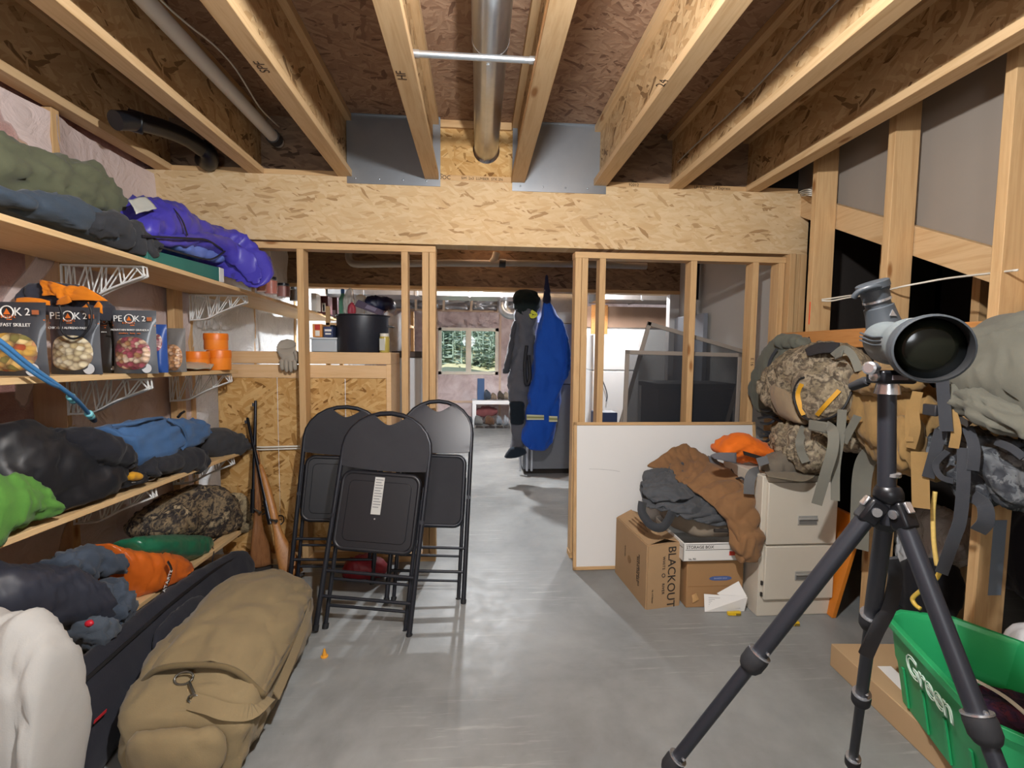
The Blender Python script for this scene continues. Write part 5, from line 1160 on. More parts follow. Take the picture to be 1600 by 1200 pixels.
for pts, wd, m in (([(1434, 612, 1.58), (1428, 640, 1.575), (1430, 670, 1.58), (1422, 700, 1.585)], .03, M_tanp), ([(1424, 625, 1.57), (1420, 655, 1.57), (1421, 690, 1.575)], .022, M_tanp), ([(1437, 706, 1.585), (1438, 750, 1.585), (1439, 794, 1.585)], .05, M_tanp), ([(1472, 588, 1.58), (1475, 630, 1.575), (1479, 674, 1.575)], .034, M_webd), ([(1470, 672, 1.60), (1460, 710, 1.59), (1450, 746, 1.59)], .034, M_webd), ([(1506, 700, 1.62), (1505, 760, 1.60), (1500, 812, 1.60), (1490, 842, 1.60), (1471, 896, 1.60)], .034, M_webd), ([(1486, 640, 1.60), (1494, 670, 1.60), (1490, 700, 1.60)], .026, M_tanp), ([(1480, 705, 1.6), (1462, 725, 1.59), (1470, 745, 1.59), (1490, 752, 1.6)], .018, M_webd)):
    mb = MB(); strap(mb, [atX(*p) for p in pts], wd, .004, 24, face=(-.7, -.7, 0)); mb.build('dangling_strap', m, g3, smooth=35)
MB().obox(atX(1440, 648, 1.575), Vector((0, -.05, 0)), Vector((.014, 0, 0)), Vector((0, 0, .04))).build('buckle', plain('#2b2c31', .5), g3, bevel=.004)
g5 = pk('backpack', 'big smooth grey olive bag rightmost on the rail behind the spotting scope', 1560, 570, 1.74)
M_go = fabric('#6d6c62', '#5b5a50', .85, 300, .3, 8)
mb = MB(); loft(mb, sx([(1478, 560, 1482, 585), (1500, 526, 1504, 604), (1530, 505, 1535, 625), (1570, 494, 1575, 650), (1620, 484, 1625, 680), (1700, 480, 1700, 720)], 1.76, .14), amp=.028, fr=5, seed=111, nl=60, nr=40, st=(1, .6, 1.8)); mb.build('bag_body', M_go, g5, smooth=180)
mb = MB(); loft(mb, sx([(1486, 590, 1490, 608, 1.70, .05), (1506, 596, 1512, 640, 1.68, .08), (1545, 608, 1552, 664, 1.66, .09), (1590, 630, 1595, 682, 1.66, .08), (1640, 650, 1640, 700, 1.66, .07)], 1.68, .08), amp=.024, fr=8, seed=112, nl=50, nr=34, st=(1, .8, 1.6)); mb.build('rolled_end', M_go, g5, smooth=180)
g6 = pk('backpack', 'dark grey mottled pack with black straps hanging below the olive bag', 1550, 720, 1.74)
M_camo3 = camo('camo_grey', ['#3c3f44', '#56595d', '#6c6f72', '#2f3136', '#4c4f54'], 6)
mb = MB(); loft(mb, sx([(1468, 672, 1472, 715), (1490, 664, 1496, 755), (1525, 672, 1530, 780), (1565, 684, 1568, 792), (1620, 690, 1622, 800), (1680, 700, 1680, 800)], 1.77, .10), amp=.026, fr=9, seed=113, nl=60, nr=44); mb.build('pack_body', M_camo3, g6, smooth=180)
for pts, wd in (([(1482, 640, 1.63), (1500, 655, 1.62), (1515, 664, 1.62)], .02), ([(1512, 668, 1.64), (1522, 700, 1.62), (1520, 735, 1.62)], .03), ([(1520, 775, 1.64), (1538, 790, 1.63), (1540, 815, 1.63), (1528, 830, 1.64)], .04), ([(1556, 690, 1.64), (1580, 700, 1.63), (1600, 715, 1.63)], .022)):
    mb = MB(); strap(mb, [atX(*p) for p in pts], wd, .005, 20, face=(-.7, -.7, 0)); mb.build('strap', M_webd if wd > .02 else M_ink, g6, smooth=35)
# ------------------------------------------------------------------ wires on the studs
M_wire = plain('#d6d1c4', .4)
mb = MB(); mb.tube(curve([atX(1284, 468, 1.945), atX(1300, 466, 1.97), atX(1326, 462, 2.0), atX(1360, 458, 1.99), atX(1402, 450, 1.945)], 20), .004, 6)
mb.tube(curve([atX(1284, 470, 1.945), atX(1300, 470, 1.975), atX(1326, 465, 2.0), atX(1360, 460, 1.99), atX(1404, 449, 1.944), atX(1440, 442, 1.99), atX(1480, 435, 2.02), atX(1540, 428, 1.99), atX(1590, 422, 1.945)], 40), .0045, 6)
mb.build('cable', M_wire, label='pair of white electrical cables strung across the open studs', cat='cable', smooth=180)
mb = MB()
for k in range(4): mb.tube(curve([atY(1249+k, 300+k*2, 2.96), atY(1256, 303+k*3-6, 2.9), atY(1264, 296+k*3, 2.75), atX(1275, 300+k*2, 2.0)], 12), .003, 5)
mb.build('cable', M_wire, label='small bunch of white wires at the header end by the corner stud', cat='cable', smooth=180)
# ------------------------------------------------------------------ stored under the stairs
M_opan = plain('#c9761f', .5, 0, .12, 10)
p0, p1 = atZ(1300, 966, 0.001), atX(1346, 813, 1.90); dd = Vector((.03, .40, 0))
MB().obox(p0, Vector((.022, 0, 0)), dd, p1-p0).build('orange_board', M_opan, label='thin orange board leaning between filing cabinet and studs', cat='board', bevel=.002)
soft('black_bag', sx([(1395, 915, 1398, 950, 2.2, .06), (1412, 880, 1414, 965, 2.2, .1), (1440, 868, 1440, 968, 2.2, .11), (1468, 874, 1466, 970, 2.2, .1), (1492, 890, 1490, 965, 2.2, .07)], 2.2, .1), fabric('#1c1d23', '#131419'), 'round black bag on the floor under the hanging packs', 'bag', .002, amp=.012, fr=8, seed=121, nl=40, nr=30)
M_clear = N('clear_plastic'); M_clear.p(rough=.12, alpha=.45, spec=.8).col(srgb('#d8d6d2')); M_clear.bump(M_clear.noise(M_clear.map(), 22, 4, .6, 1), .8, .02); M_clear = M_clear.m
cb = empty('plastic_bag', atX(1465, 830, 2.25), 'clear plastic bag with maroon contents above the round black bag', 'bag')
mb = MB(); loft(mb, sx([(1418, 815, 1420, 860), (1440, 790, 1442, 880), (1475, 792, 1476, 885), (1505, 810, 1504, 885), (1525, 840, 1522, 875)], 2.26, .11), amp=.02, fr=12, seed=122, nl=40, nr=30); mb.build('film', M_clear, cb, smooth=180)
mb = MB(); loft(mb, sx([(1432, 838, 1434, 870), (1460, 838, 1460, 878), (1500, 845, 1498, 878)], 2.27, .07), amp=.012, fr=14, seed=123, nl=24, nr=20); mb.build('contents', plain('#521826', .7, 0, .4, 20), cb, smooth=180)
soft('plastic_bag_fold', sx([(1404, 840, 1406, 875), (1416, 835, 1418, 890), (1430, 842, 1430, 880)], 2.18, .04), plain('#b9b9ba', .35, 0, .2, 20), 'crumpled whitish plastic beside the clear bag', 'bag', None, amp=.02, fr=16, seed=124, nl=24, nr=20)
soft('straw_broom', sx([(1384, 868, 1384, 900), (1394, 872, 1394, 902), (1404, 885, 1404, 902)], 2.12, .03), plain('#a8963a', .9, 0, .4, 60), 'yellow straw tuft beside the round black bag', 'broom', None, amp=.008, fr=30, seed=125, nl=20, nr=16)
M_rope = plain('#d9b968', .7, 0, .25, 60)
bg_ = empty('bungee_cord', atX(1460, 850, 1.66), 'yellow bungee cord with a bent hook hanging from the tan pack', 'cord')
MB().tube(curve([atX(1461, 768, 1.66), atX(1458, 800, 1.66), atX(1459, 845, 1.66), atX(1464, 884, 1.66)], 24), .0075, 8).build('cord', M_rope, bg_, smooth=180)
MB().tube(curve([atX(1469, 892, 1.62), atX(1464, 902, 1.62), atX(1456, 910, 1.62), atX(1440, 922, 1.62), atX(1428, 932, 1.62), atX(1426, 938, 1.62), atX(1431, 946, 1.62), atX(1438, 951, 1.62)], 24), .0075, 8).build('hook', plain('#d3b04e', .45), bg_, smooth=180)
MB().box(2.0, 2.055, 1.658, 1.6597, .42, .72).build('tape_strip', plain('#7b8591', .6, 0, .1, 10), wr, label='grey blue tape strip on the stud')
soft('black_clothes', sx([(1555, 800, 1560, 880), (1590, 790, 1592, 930), (1640, 800, 1640, 940)], 2.3, .1), fabric('#191519', '#100e12'), 'black clothing heaped in the dark under the stairs', 'clothes', None, amp=.02, fr=9, seed=126, nl=30, nr=24)
soft('white_sack', [(Vector((2.02, 1.42, .0)), Vector((.08, 0, 0)), Vector((0, 0, .2))), (Vector((2.03, 1.52, .18)), Vector((.1, 0, 0)), Vector((0, 0, .2))), (Vector((2.04, 1.62, .15)), Vector((.06, 0, 0)), Vector((0, 0, .15)))], plain('#d7d7da', .45, 0, .08), 'white plastic sack at the edge beside the green bin', 'bag', .002, amp=.015, fr=9, seed=127, nl=24, nr=24)
# ------------------------------------------------------------------ flat carton and green bin
fcx = empty('cardboard_box', (1.75, 1.6, 0), 'long flat kraft carton on the floor under the green bin', 'box')
q = [Vector((1.548, 1.885, 0)), Vector((1.50, 1.18, 0)), Vector((1.88, 1.15, 0)), Vector((1.93, 1.86, 0))]
MB().prism(q, (0, 0, .098)).build('carton', plain('#b29570', .85, 0, .06, 6, .1, 90), fcx, bevel=.003)
MB().add([atZ(1371, 1041, .0985), atZ(1392, 1041, .0985), atZ(1446, 1090, .0985), atZ(1418, 1088, .0985)], [(0, 1, 2, 3)]).build('paper_label', M_paper, fcx, solid=.0008)
gb = empty('recycling_bin', (1.6, 1.35, .1), 'green plastic bin with white outlined lettering standing on the flat carton', 'bin')
M_gbin = plain('#2ba566', .38, 0, .05, 5); Lc = Vector((1.513, 1.60, 0)); U = Vector((-.335, -.942, 0)); V_ = Vector((.942, -.335, 0))
def ring(ins, z):
    p = [(0+ins, .06), (0+ins, .22), (.11, .345-ins), (.50, .345-ins), (.60-ins, .25), (.60-ins, .07), (.55, 0+ins), (.05, 0+ins)]
    return [Lc+U*a+V_*b+Vector((0, 0, z)) for a, b in p]
mb = MB(); rs = [ring(.055, .101), ring(.03, .25), ring(.022, .27), ring(.006, .385), ring(-.018, .387), ring(-.018, .412), ring(.002, .412), ring(.010, .395), ring(.030, .268), ring(.060, .108)]
b = len(mb.v)
for r_ in rs: mb.v += r_
for i in range(len(rs)-1):
    for j in range(8): mb.f.append([i*8+j, i*8+(j+1) % 8, (i+1)*8+(j+1) % 8, (i+1)*8+j]); mb.m.append(0)
mb.f.append(list(range(8))[::-1]); mb.m.append(0); mb.f.append([72+j for j in range(8)]); mb.m.append(0)
mb.build('tub', M_gbin, gb, bevel=.006, seg=3)
def bs(a, z, off=.002):
    t = (z-.101)/(.385-.101); ins = .055+(.006-.055)*t
    return Lc+U*a+V_*(ins-.012)+Vector((0, 0, z))-V_*off
for k in range(4): MB().beam(bs(.10+.12*k, .115, -.008), bs(.10+.12*k, .255, -.008), .006, .012, U).build('rib', M_gbin, gb)
t_up = (bs(.3, .38)-bs(.3, .12)).normalized()
text('lettering', 'Green', .105, bs(.29, .318, .003), U, t_up, plain('#cfe6d6', .6, 0, 0), gb, outline=.0022, space=.92)
cc = Lc+U*.33+V_*.19+Vector((0, 0, .065))
soft('dark_jacket', [(cc+Vector((.10, .12, .20)), V_*.10, Vector((0, 0, .04))), (cc+Vector((.02, .0, .21)), V_*.12, Vector((0, 0, .06))), (cc+Vector((-.05, -.14, .20)), V_*.10, Vector((0, 0, .05)))], camo('print_cloth', ['#241f2e', '#1b1822', '#3a2a44', '#5a2a38'], 14), 'dark patterned jacket lying in the green bin', 'clothes', .11, amp=.022, fr=12, seed=131, nl=36, nr=30)
soft('grey_shirt', [(cc+Vector((.12, .0, .235)), V_*.06, Vector((0, 0, .04))), (cc+Vector((.10, -.1, .245)), V_*.07, Vector((0, 0, .05))), (cc+Vector((.06, -.2, .23)), V_*.05, Vector((0, 0, .04)))], fabric('#b6b4ae', '#9c9a95'), 'pale grey shirt on top of the dark jacket in the green bin', 'clothes', .11, amp=.018, fr=12, seed=132, nl=30, nr=26)
mb = MB(); strap(mb, [cc+Vector((-.02, .10, .275)), cc+Vector((-.02, .0, .285)), cc+Vector((-.03, -.10, .27))], .014, .003, 14, face=(0, 0, 1)); mb.build('white_strap', M_paper, label='white drawstring lying across the dark jacket', cat='cord', smooth=35)
# ------------------------------------------------------------------ tripod with spotting scope
M_carb = plain('#26282f', .42, .2, .08); M_rub = plain('#1c1d21', .75); M_blk = plain('#16171b', .35, .4); M_alu = plain('#c9cbd0', .25, .9)
tp = empty('tripod', (.827, .88, 0), 'black carbon tripod with twist locks under the spotting scope', 'tripod')
apx = atY(1388, 772, .88)
feet = [atZ(888, 1401, 0), atZ(1323, 1260, 0), atZ(2060, 2500, 0)]; frac = [(.335, .60, .86), (.275, .53, .78), (.30, .56, .82)]
starts = [atY(1368, 790, .885), atY(1384, 800, .905), atY(1404, 795, .865)]
for ft_, fr_, st_ in zip(feet, frac, starts):
    lg = empty('leg', (0, 0, 0)); lg.parent = tp; lg.location = st_-org(tp)
    d = ft_-st_; L = d.length; dn_ = d.normalized(); rad = [.0165, .0135, .0112, .009]
    cuts = [0, *fr_, 1]
    for k in range(4):
        MB().tube([st_+d*cuts[k], st_+d*cuts[k+1]], rad[k], 14).build('leg_section', M_carb, lg, smooth=60)
        if k < 3:
            c = st_+d*cuts[k+1]
            MB().lathe([(rad[k]+.002, -.006), (rad[k]+.0065, -.004), (rad[k]+.008, .004), (rad[k]+.0075, .026), (rad[k]+.003, .036), (rad[k+1]+.002, .040)], c, dn_, 20).build('twist_lock', M_rub, lg, smooth=40)
            MB().lathe([(rad[k]+.002, -.0085), (rad[k]+.0072, -.0085), (rad[k]+.0072, -.005), (rad[k]+.002, -.005)], c, dn_, 20).build('lock_ring', M_alu, lg, smooth=40)
            MB().lathe([(.0035, 0), (.0035, .004), (0, .005)], c-dn_*.018+Vector((0, -(rad[k]), 0)), (0, -1, .2), 8).build('rivet', M_alu, lg)
    MB().lathe([(.012, -.03), (.013, -.008), (.009, -.001)], ft_, dn_, 14).build('foot_pad', M_rub, lg, smooth=50)
    mb = MB(); sd = dn_.cross(Vector((0, 0, 1))).normalized()
    mb.beam(st_-dn_*.012, st_+dn_*.04, .036, .034, sd); mb.build('leg_joint', M_blk, lg, bevel=.006)
    MB().beam(st_-dn_*.010+sd.cross(dn_)*.02, st_+dn_*.012+sd.cross(dn_)*.022, .016, .006, sd.cross(dn_)).build('angle_latch', M_alu, lg, bevel=.002)
    MB().lathe([(.006, -.021), (.009, -.021), (.009, .021), (.006, .021)], st_+dn_*.01, sd, 14).build('hinge_pin', M_alu, lg, smooth=40)
mb = MB(); mb.lathe([(.017, .018), (.021, .015), (.025, .006), (.026, -.006), (.022, -.014), (.016, -.018)], apx, (0, 0, 1), 20); mb.build('spider', M_blk, tp, smooth=35)
top = atY(1386, 612, .88); hd = atY(1384, 600, .88)
MB().tube([apx+Vector((0, 0, -.06)), top], .0155, 18).build('centre_column', M_carb, tp, smooth=60)
MB().lathe([(.0165, -.004), (.019, -.002), (.019, .004), (.0165, .006)], apx+Vector((0, 0, .04)), (0, 0, 1), 18).build('collar_ring', M_alu, tp, smooth=40)
MB().lathe([(.016, -.012), (.022, -.010), (.018, .012), (.012, .014)], top+Vector((0, 0, .006)), (0, 0, 1), 20).build('head_collar', M_alu, tp, smooth=40)
hb_ = atY(1388, 588, .88)
MB().obox(hb_+Vector((-.030, -.022, -.014)), (.072, 0, 0), (0, .044, 0), (0, 0, .026)).build('head_block', M_blk, tp, bevel=.005)
MB().box(hb_.x-.012, hb_.x+.02, hb_.y-.0235, hb_.y-.022, hb_.z-.006, hb_.z+.003).build('name_plate', plain('#6b6468', .5), tp)
MB().lathe([(.010, 0), (.010, .008), (.004, .01)], hb_+Vector((-.030, -.006, 0)), (-1, -.1, 0), 14).build('pan_knob', M_alu, tp, smooth=40)
k0 = atY(1364, 575, .86); MB().lathe([(.005, -.02), (.005, .0), (.0125, .002), (.0125, .014), (.009, .017), (0, .017)], k0, (-.9, -.4, 0), 18).build('clamp_knob', M_alu, tp, smooth=40)
h0, h1 = hb_+Vector((-.02, .0, .0)), atY(1332, 604, .96)
MB().tube([h0, h0.lerp(h1, .45)], .0045, 10).build('handle_rod', M_alu, tp, smooth=60); MB().tube([h0.lerp(h1, .42), h0.lerp(h1, .5), h1], [.008, .0105, .009], 12).build('pan_handle', M_rub, tp, smooth=50)
mb = MB(); strap(mb, [atY(1392, 872, .97), atY(1399, 900, .97), atY(1390, 945, .97), atY(1370, 985, .97), atY(1352, 1025, .97)], .026, .010, 20, face=(-.5, -.8, 0)); mb.build('carry_strap', M_rub, tp, smooth=35)
sc = empty('spotting_scope', atY(1400, 570, .88), 'grey green armoured spotting scope with a wide front lens, on the tripod', 'spotting scope')
M_arm = plain('#5c6365', .55, 0, .08, 9, .12, 200); M_armd = plain('#363b40', .5, 0, .06)
Fc = atY(1457, 545, .775); Bk = atY(1372, 527, 1.0); ax = (Fc-Bk).normalized(); axf = Vector((-.44, -.89, -.05)).normalized()
LB = (Fc-Bk).length
def at(t, dz=0): return Bk.lerp(Fc, t)+Vector((0, 0, dz))
rt = ax.cross(Vector((0, 0, 1))).normalized(); uu = rt.cross(ax).normalized()
mb = MB(); loft(mb, [(at(-.02, -.004), rt*.028, uu*.030), (at(.12, -.004), rt*.036, uu*.040), (at(.32, -.006), rt*.040, uu*.042), (at(.5, -.002), rt*.040, uu*.040), (at(.62, .004), rt*.044, uu*.044), (at(.76, .002), rt*.050, uu*.050), (at(.86, 0), rt*.053, uu*.053)], nl=50, nr=36, amp=0, ex=2.2, cap=.12)
mb.build('body', M_arm, sc, smooth=180)
mb = MB(); mb.lathe([(.050, -.045), (.0585, -.03), (.0605, -.004), (.0595, .004), (.0565, .005), (.0550, .001), (.0545, -.010), (.0540, -.024)], Fc, axf, 40); mb.build('objective_ring', M_armd, sc, smooth=45)
lens = N('coated_lens'); lens.p(rough=.12, spec=.25).col(srgb('#10120c')); MB().lathe([(.0535, -.016), (.034, -.0115), (.014, -.0092), (0, -.009)], Fc, axf, 36).build('lens', lens.m, sc, smooth=180)
MB().lathe([(.0542, .000), (.0536, -.001), (.0530, -.0155), (.0542, -.0158)], Fc, axf, 40).build('spare', plain('#0e0f11', .6), sc, smooth=40) if False else None
MB().lathe([(.0560, .0052), (.0546, .001), (.0541, -.010), (.0537, -.015)], Fc, axf, 40, cap=False).build('inner_baffle', plain('#0e0f11', .6), sc, smooth=60)
mb = MB(); loft(mb, [(at(.02, -.012), rt*.026, uu*.024), (at(.2, -.016), rt*.034, uu*.032), (at(.42, -.020), rt*.032, uu*.028), (at(.55, -.018), rt*.02, uu*.018)], nl=24, nr=24, amp=0, ex=2.6); mb.build('prism_housing', M_arm, sc, smooth=180)
for dz_ in (.006, .000, -.006): MB().tube([at(t, dz_)-rt*(-.0405 if False else .0405) for t in (.15, .3, .45, .6)], .002, 6).build('grip_rib', M_armd, sc, smooth=60)
for dz_ in (.012, .004, -.004): MB().tube(curve([at(.02, dz_-.002)+rt*.035, at(.2, dz_-.002)+rt*.040, at(.4, dz_-.004)+rt*.042, at(.6, dz_)+rt*.042, at(.72, dz_)+rt*.044], 16), .0022, 6).build('grip_rib', M_armd, sc, smooth=60)
e0, e1 = atY(1380, 505, .985), atY(1362, 441, .985); ed = (e1-e0).normalized(); EL = (e1-e0).length
MB().lathe([(.034, -.012), (.030, .010), (.0275, EL*.38), (.0275, EL*.40), (.0235, EL*.42), (.0235, EL*.58), (.0255, EL*.60), (.0265, EL*.80), (.0265, EL*.82), (.031, EL*.84), (.031, EL*.98), (.028, EL*1.0), (.018, EL*.995), (0, EL*.98)], e0, ed, 30).build('eyepiece', M_armd, sc, smooth=35)
MB().lathe([(.0240, 0), (.0262, .001), (.0262, .006), (.0240, .007)], e0+ed*EL*.52, ed, 30).build('focus_ring', M_alu, sc, smooth=40)
MB().tube(curve([e1+Vector((.02, -.02, -.012)), e1+Vector((-.02, -.026, -.014)), e1+Vector((-.036, -.01, -.022)), e1+Vector((-.040, 0, -.034))], 12), .006, 8, flat=1).build('cap_tether', M_armd, sc, smooth=60)
tr_ = e0+ed*EL*.2-Vector((0, .0305, 0)); MB().prism([tr_+Vector((-.008, 0, -.004)), tr_+Vector((.008, 0, -.004)), tr_+Vector((0, .003, .010))], (0, -.001, 0)).build('emblem', M_alu, sc)
MB().obox(at(.62, -.062)-rt*.012-ax*.03, rt*.024, ax*.06, Vector((0, 0, .022))).build('mounting_foot', M_armd, sc, bevel=.003)
MB().lathe([(.0, 0), (.004, .001), (.004, .003)], at(.5, .043)-Vector((0, .008, 0)), (0, -.4, 1), 10).build('rivet', M_alu, sc)
# ================================================================== ceiling services
dc = empty('round_duct', (0, 2.2, 2.6), 'galvanised round duct running between the joists into the blocking', 'duct')
dA, dB = Vector((.05, 1.35, 2.66)), Vector((.055, 3.12, 2.583)); dd = dB-dA
MB().tube([dA, dA+dd*.40], .077, 28, cap=False).build('duct_section', M_galv, dc, smooth=60); MB().tube([dA+dd*.39, dB], .0735, 28, cap=False).build('duct_section', M_galv, dc, smooth=60)
mb = MB(); mb.tube([dA+dd*.392, dA+dd*.402], .0785, 28); mb.build('crimped_joint', M_galv, dc, smooth=40)
MB().beam(dA+dd*.42+Vector((-.01, 0, -.0745)), dB+Vector((-.01, 0, -.0745)), .010, .003).build('seam', M_galv, dc)
a, b = atY(646, 102, 1.88), atY(824, 109, 1.88)
b.z = a.z = 2.455; a.x, b.x = -.268, .245
MB().tube([a, b], .012, 12).tube([a, a+Vector((.05, 0, 0))], .0145, 12).tube([b-Vector((.05, 0, 0)), b], .0145, 12).build('cross_brace', plain('#b9c0c6', .3, .85), label='thin galvanised tube bridging two joists below the round duct', cat='pipe', smooth=50)
pv = empty('white_pipe', (-1.0, 2.2, 2.58), 'long off white plastic pipe running between the left joists', 'pipe')
pA, pB = atZ(232, 52, 2.575), atY(430, 241, 2.99)
pB = Vector((pB.x, 3.04, 2.585)); pA = Vector((pB.x+.01, .6, 2.585))
MB().tube([pA, pB], .033, 20).build('pipe_run', M_pvc, pv, smooth=60)
MB().lathe([(.034, -.03), (.040, -.028), (.040, .028), (.034, .03)], pB-Vector((0, .06, 0)), (0, 1, 0), 20).build('coupling', plain('#3a3a3c', .5), pv, smooth=40)
wq = [Vector((pB.x+.06+.02*math.sin(y*6), y, 2.62+.015*math.sin(y*9))) for y in [.7+.15*k for k in range(16)]]
MB().tube(curve(wq, 40), .004, 6).build('cable', M_wire, label='thin white cable sagging beside the plastic pipe', cat='cable', smooth=180)
wq = [Vector((1.215-.0, y, 2.50+.03*(2.9-y)+.01*math.sin(y*5))) for y in [.8+.15*k for k in range(15)]]
MB().tube(curve(wq, 40), .004, 6).build('cable', plain('#8f8a84', .5), label='grey cable stapled along the third joist web from the right', cat='cable', smooth=180)
bp = empty('black_pipe', (-1.5, 2.7, 2.55), 'black plastic drain pipe with an elbow between the leftmost joists', 'pipe')
bpts = curve([atY(180, 188, 2.35), atY(215, 190, 2.45), atY(262, 203, 2.62), atY(295, 218, 2.75), atY(316, 233, 2.85)], 24)
MB().tube(bpts, .042, 18).build('pipe_run', M_abs, bp, smooth=60)
MB().tube(curve([atY(312, 228, 2.84), atY(326, 240, 2.88), atY(326, 254, 2.95), Vector((-1.63, 3.06, 2.47))], 12), .046, 18).build('elbow', M_abs, bp, smooth=60)
MB().lathe([(.043, -.03), (.049, -.028), (.049, .028), (.043, .03)], atY(212, 190, 2.45), (1, .6, -.1), 18).build('coupling', M_abs, bp, smooth=40)
# ================================================================== store room beyond the studs
cab = empty('wooden_cabinet', (-1.05, 3.3, 0), 'pale wooden cabinet with strand board back standing behind the studs', 'cabinet')
cx0, cx1, cy0, cy1, ct = -1.62, -.545, 3.115, 3.46, 1.335
M_lam = wood('laminate', 'x', '#dcb98e', '#cfa878', knots=False)
MB().box(cx0, cx1, cy0-.008, cy1, ct-.075, ct).build('top_rail', M_lam, cab, bevel=.003)
MB().box(cx0, cx1-.03, cy0, cy0+.02, ct-.165, ct-.082).build('back_rail', M_lam, cab, bevel=.002)
MB().box(cx1-.03, cx1, cy0-.004, cy1, 0, ct-.076).build('side_panel', M_lam, cab, bevel=.002)
for a, b in ((cx0, -1.262), (-1.257, -.84), (-.835, cx1-.031)): MB().box(a, b, cy0+.006, cy0+.018, .04, ct-.166).build('back_board', M_osbp, cab, bevel=.002)
MB().box(cx0, cx1-.031, cy0+.02, cy1, 0, .04).build('plinth', M_lam, cab)
mb = MB(); mb.tube([(-1.60, 3.108, .735), (-1.35, 3.104, .728), (-1.05, 3.108, .735)], .006, 6).tube([(-1.60, 3.108, .715), (-1.35, 3.104, .712), (-1.05, 3.108, .72)], .005, 6)
mb.build('cable', M_wire, label='two pale cables stretched across the strand board back by the rifles', cat='cable', smooth=180)
M_pot = plain('#20232c', .38, .1, .25, 30)
pot = empty('stock_pot', (-.80, 3.3, ct), 'large speckled navy canning pot on the pale cabinet', 'pot')
pc = Vector(((atY(568, 550, 3.3)).x, 3.29, ct+.001)); pr_ = .168; ph = .245
MB().lathe([(0, 0), (pr_*.96, 0), (pr_, .012), (pr_, ph-.01), (pr_+.012, ph-.004), (pr_+.012, ph), (pr_-.004, ph), (pr_-.006, .01), (0, .008)], pc, n=48).build('pot_body', M_pot, pot, smooth=40)
for s in (-1, 1):
    c = pc+Vector((s*(pr_+.002), 0, ph*.70)); MB().tube([c+Vector((0, -.045, .0)), c+Vector((s*.028, -.04, .0)), c+Vector((s*.028, .04, 0)), c+Vector((0, .045, 0))], .006, 8).build('handle', M_pot, pot, smooth=60)
# glove on the cabinet
gl = empty('work_glove', atY(452, 550, 3.09), 'pale grey work glove hanging over the cabinet edge by the stud', 'glove')
mb = MB(); loft(mb, [(Vector((-1.21, 3.16, ct+.05)), Vector((.035, 0, 0)), Vector((0, .02, .02))), (Vector((-1.195, 3.11, ct+.045)), Vector((.05, 0, 0)), Vector((0, .02, .03))), (Vector((-1.18, 3.085, ct-.0)), Vector((.05, 0, 0)), Vector((0, .02, .0))+Vector((0, .002, .03))), (Vector((-1.17, 3.078, ct-.06)), Vector((.045, 0, 0)), Vector((0, .018, .02)))], amp=.012, fr=14, seed=141, nl=30, nr=24); mb.build('palm', fabric('#a59d90', '#8c8478'), gl, smooth=180)
for k in range(4):
    x = -1.208+.026*k; MB().tube(curve([(x, 3.078, ct-.05), (x+.002, 3.07, ct-.085), (x+.004, 3.072, ct-.115-.012*(k in (1, 2)))], 8), [.014]*5+[.013, .011, .007], 10).build('finger', fabric('#a59d90', '#8c8478'), gl, smooth=180)
MB().tube(curve([(-1.13, 3.085, ct-.0), (-1.115, 3.075, ct-.03), (-1.118, 3.075, ct-.06)], 8), [.014]*6+[.012, .008], 10).build('thumb', fabric('#a59d90', '#8c8478'), gl, smooth=180)
# jars and packets along the far end of the top shelf
def shz(y): return zs(0, y)+.002
M_lid = plain('#2a2a2e', .35, .6); M_glassj = N('jar_glass'); M_glassj.p(rough=.06, alpha=.16, spec=.8).col(srgb('#dfe5e3')); M_glassj = M_glassj.m
def jar(px, top, Y, rad, col, label, lidc=None):
    p = atY(px, top, Y); z0 = shz(Y); h = p.z-z0; o = (p.x, Y, z0)
    r = empty('preserve_jar', o, label, 'jar', 'preserve jars on the top shelf')
    MB().lathe([(0, .004), (rad*.9, .004), (rad*.93, h*.78), (0, h*.78)], o, n=20).build('preserve', plain(col, .4, 0, .3, 30), r, smooth=50)
    MB().lathe([(rad*.9, 0), (rad, .006), (rad, h*.74), (rad*.78, h*.82), (rad*.78, h*.88)], o, n=20).build('glass', M_glassj, r, smooth=50)
    MB().lathe([(rad*.82, h*.85), (rad*.84, h), (0, h)], o, n=20).build('lid', lidc or M_lid, r, smooth=40)
jar(423, 433, 3.32, .042, '#b5481e', 'orange red preserve jar next to the sleeping bag on the top shelf')
jar(443, 443, 3.47, .045, '#8c2f16', 'dark red preserve jar second from the sleeping bag')
jar(461, 449, 3.68, .042, '#5a4a44', 'brown jar just left of the second stud', plain('#8b8d92', .35, .6))
jar(408, 430, 3.2, .03, '#c76a34', 'small orange jar hidden by the sleeping bag end', plain('#b98a4a', .4))
def pack(name, px0, px1, top, Y, dep, m, label, cat, z=None, parts=()):
    a, b = atY(px0, top, Y), atY(px1, top, Y); z0 = shz(Y) if z is None else z
    r = empty(name, ((a.x+b.x)/2, Y, z0), label, cat)
    MB().box(a.x, b.x, Y, Y+dep, z0, a.z).build('carton', m, r, bevel=.003)
    for nm, fx0, fx1, fz0, fz1, pm in parts: MB().box(a.x+(b.x-a.x)*fx0, a.x+(b.x-a.x)*fx1, Y-.0015, Y, z0+(a.z-z0)*fz0, z0+(a.z-z0)*fz1).build(nm, pm, r)
    return r
M_mar = plain('#5a1f22', .5, 0, .2, 20); M_wl = plain('#d8d4cd', .6); M_gl = plain('#3f6f5a', .6)
pack('white_carton', 486, 494, 458, 4.35, .12, M_wl, 'narrow white carton right of the second stud on the top shelf', 'carton')
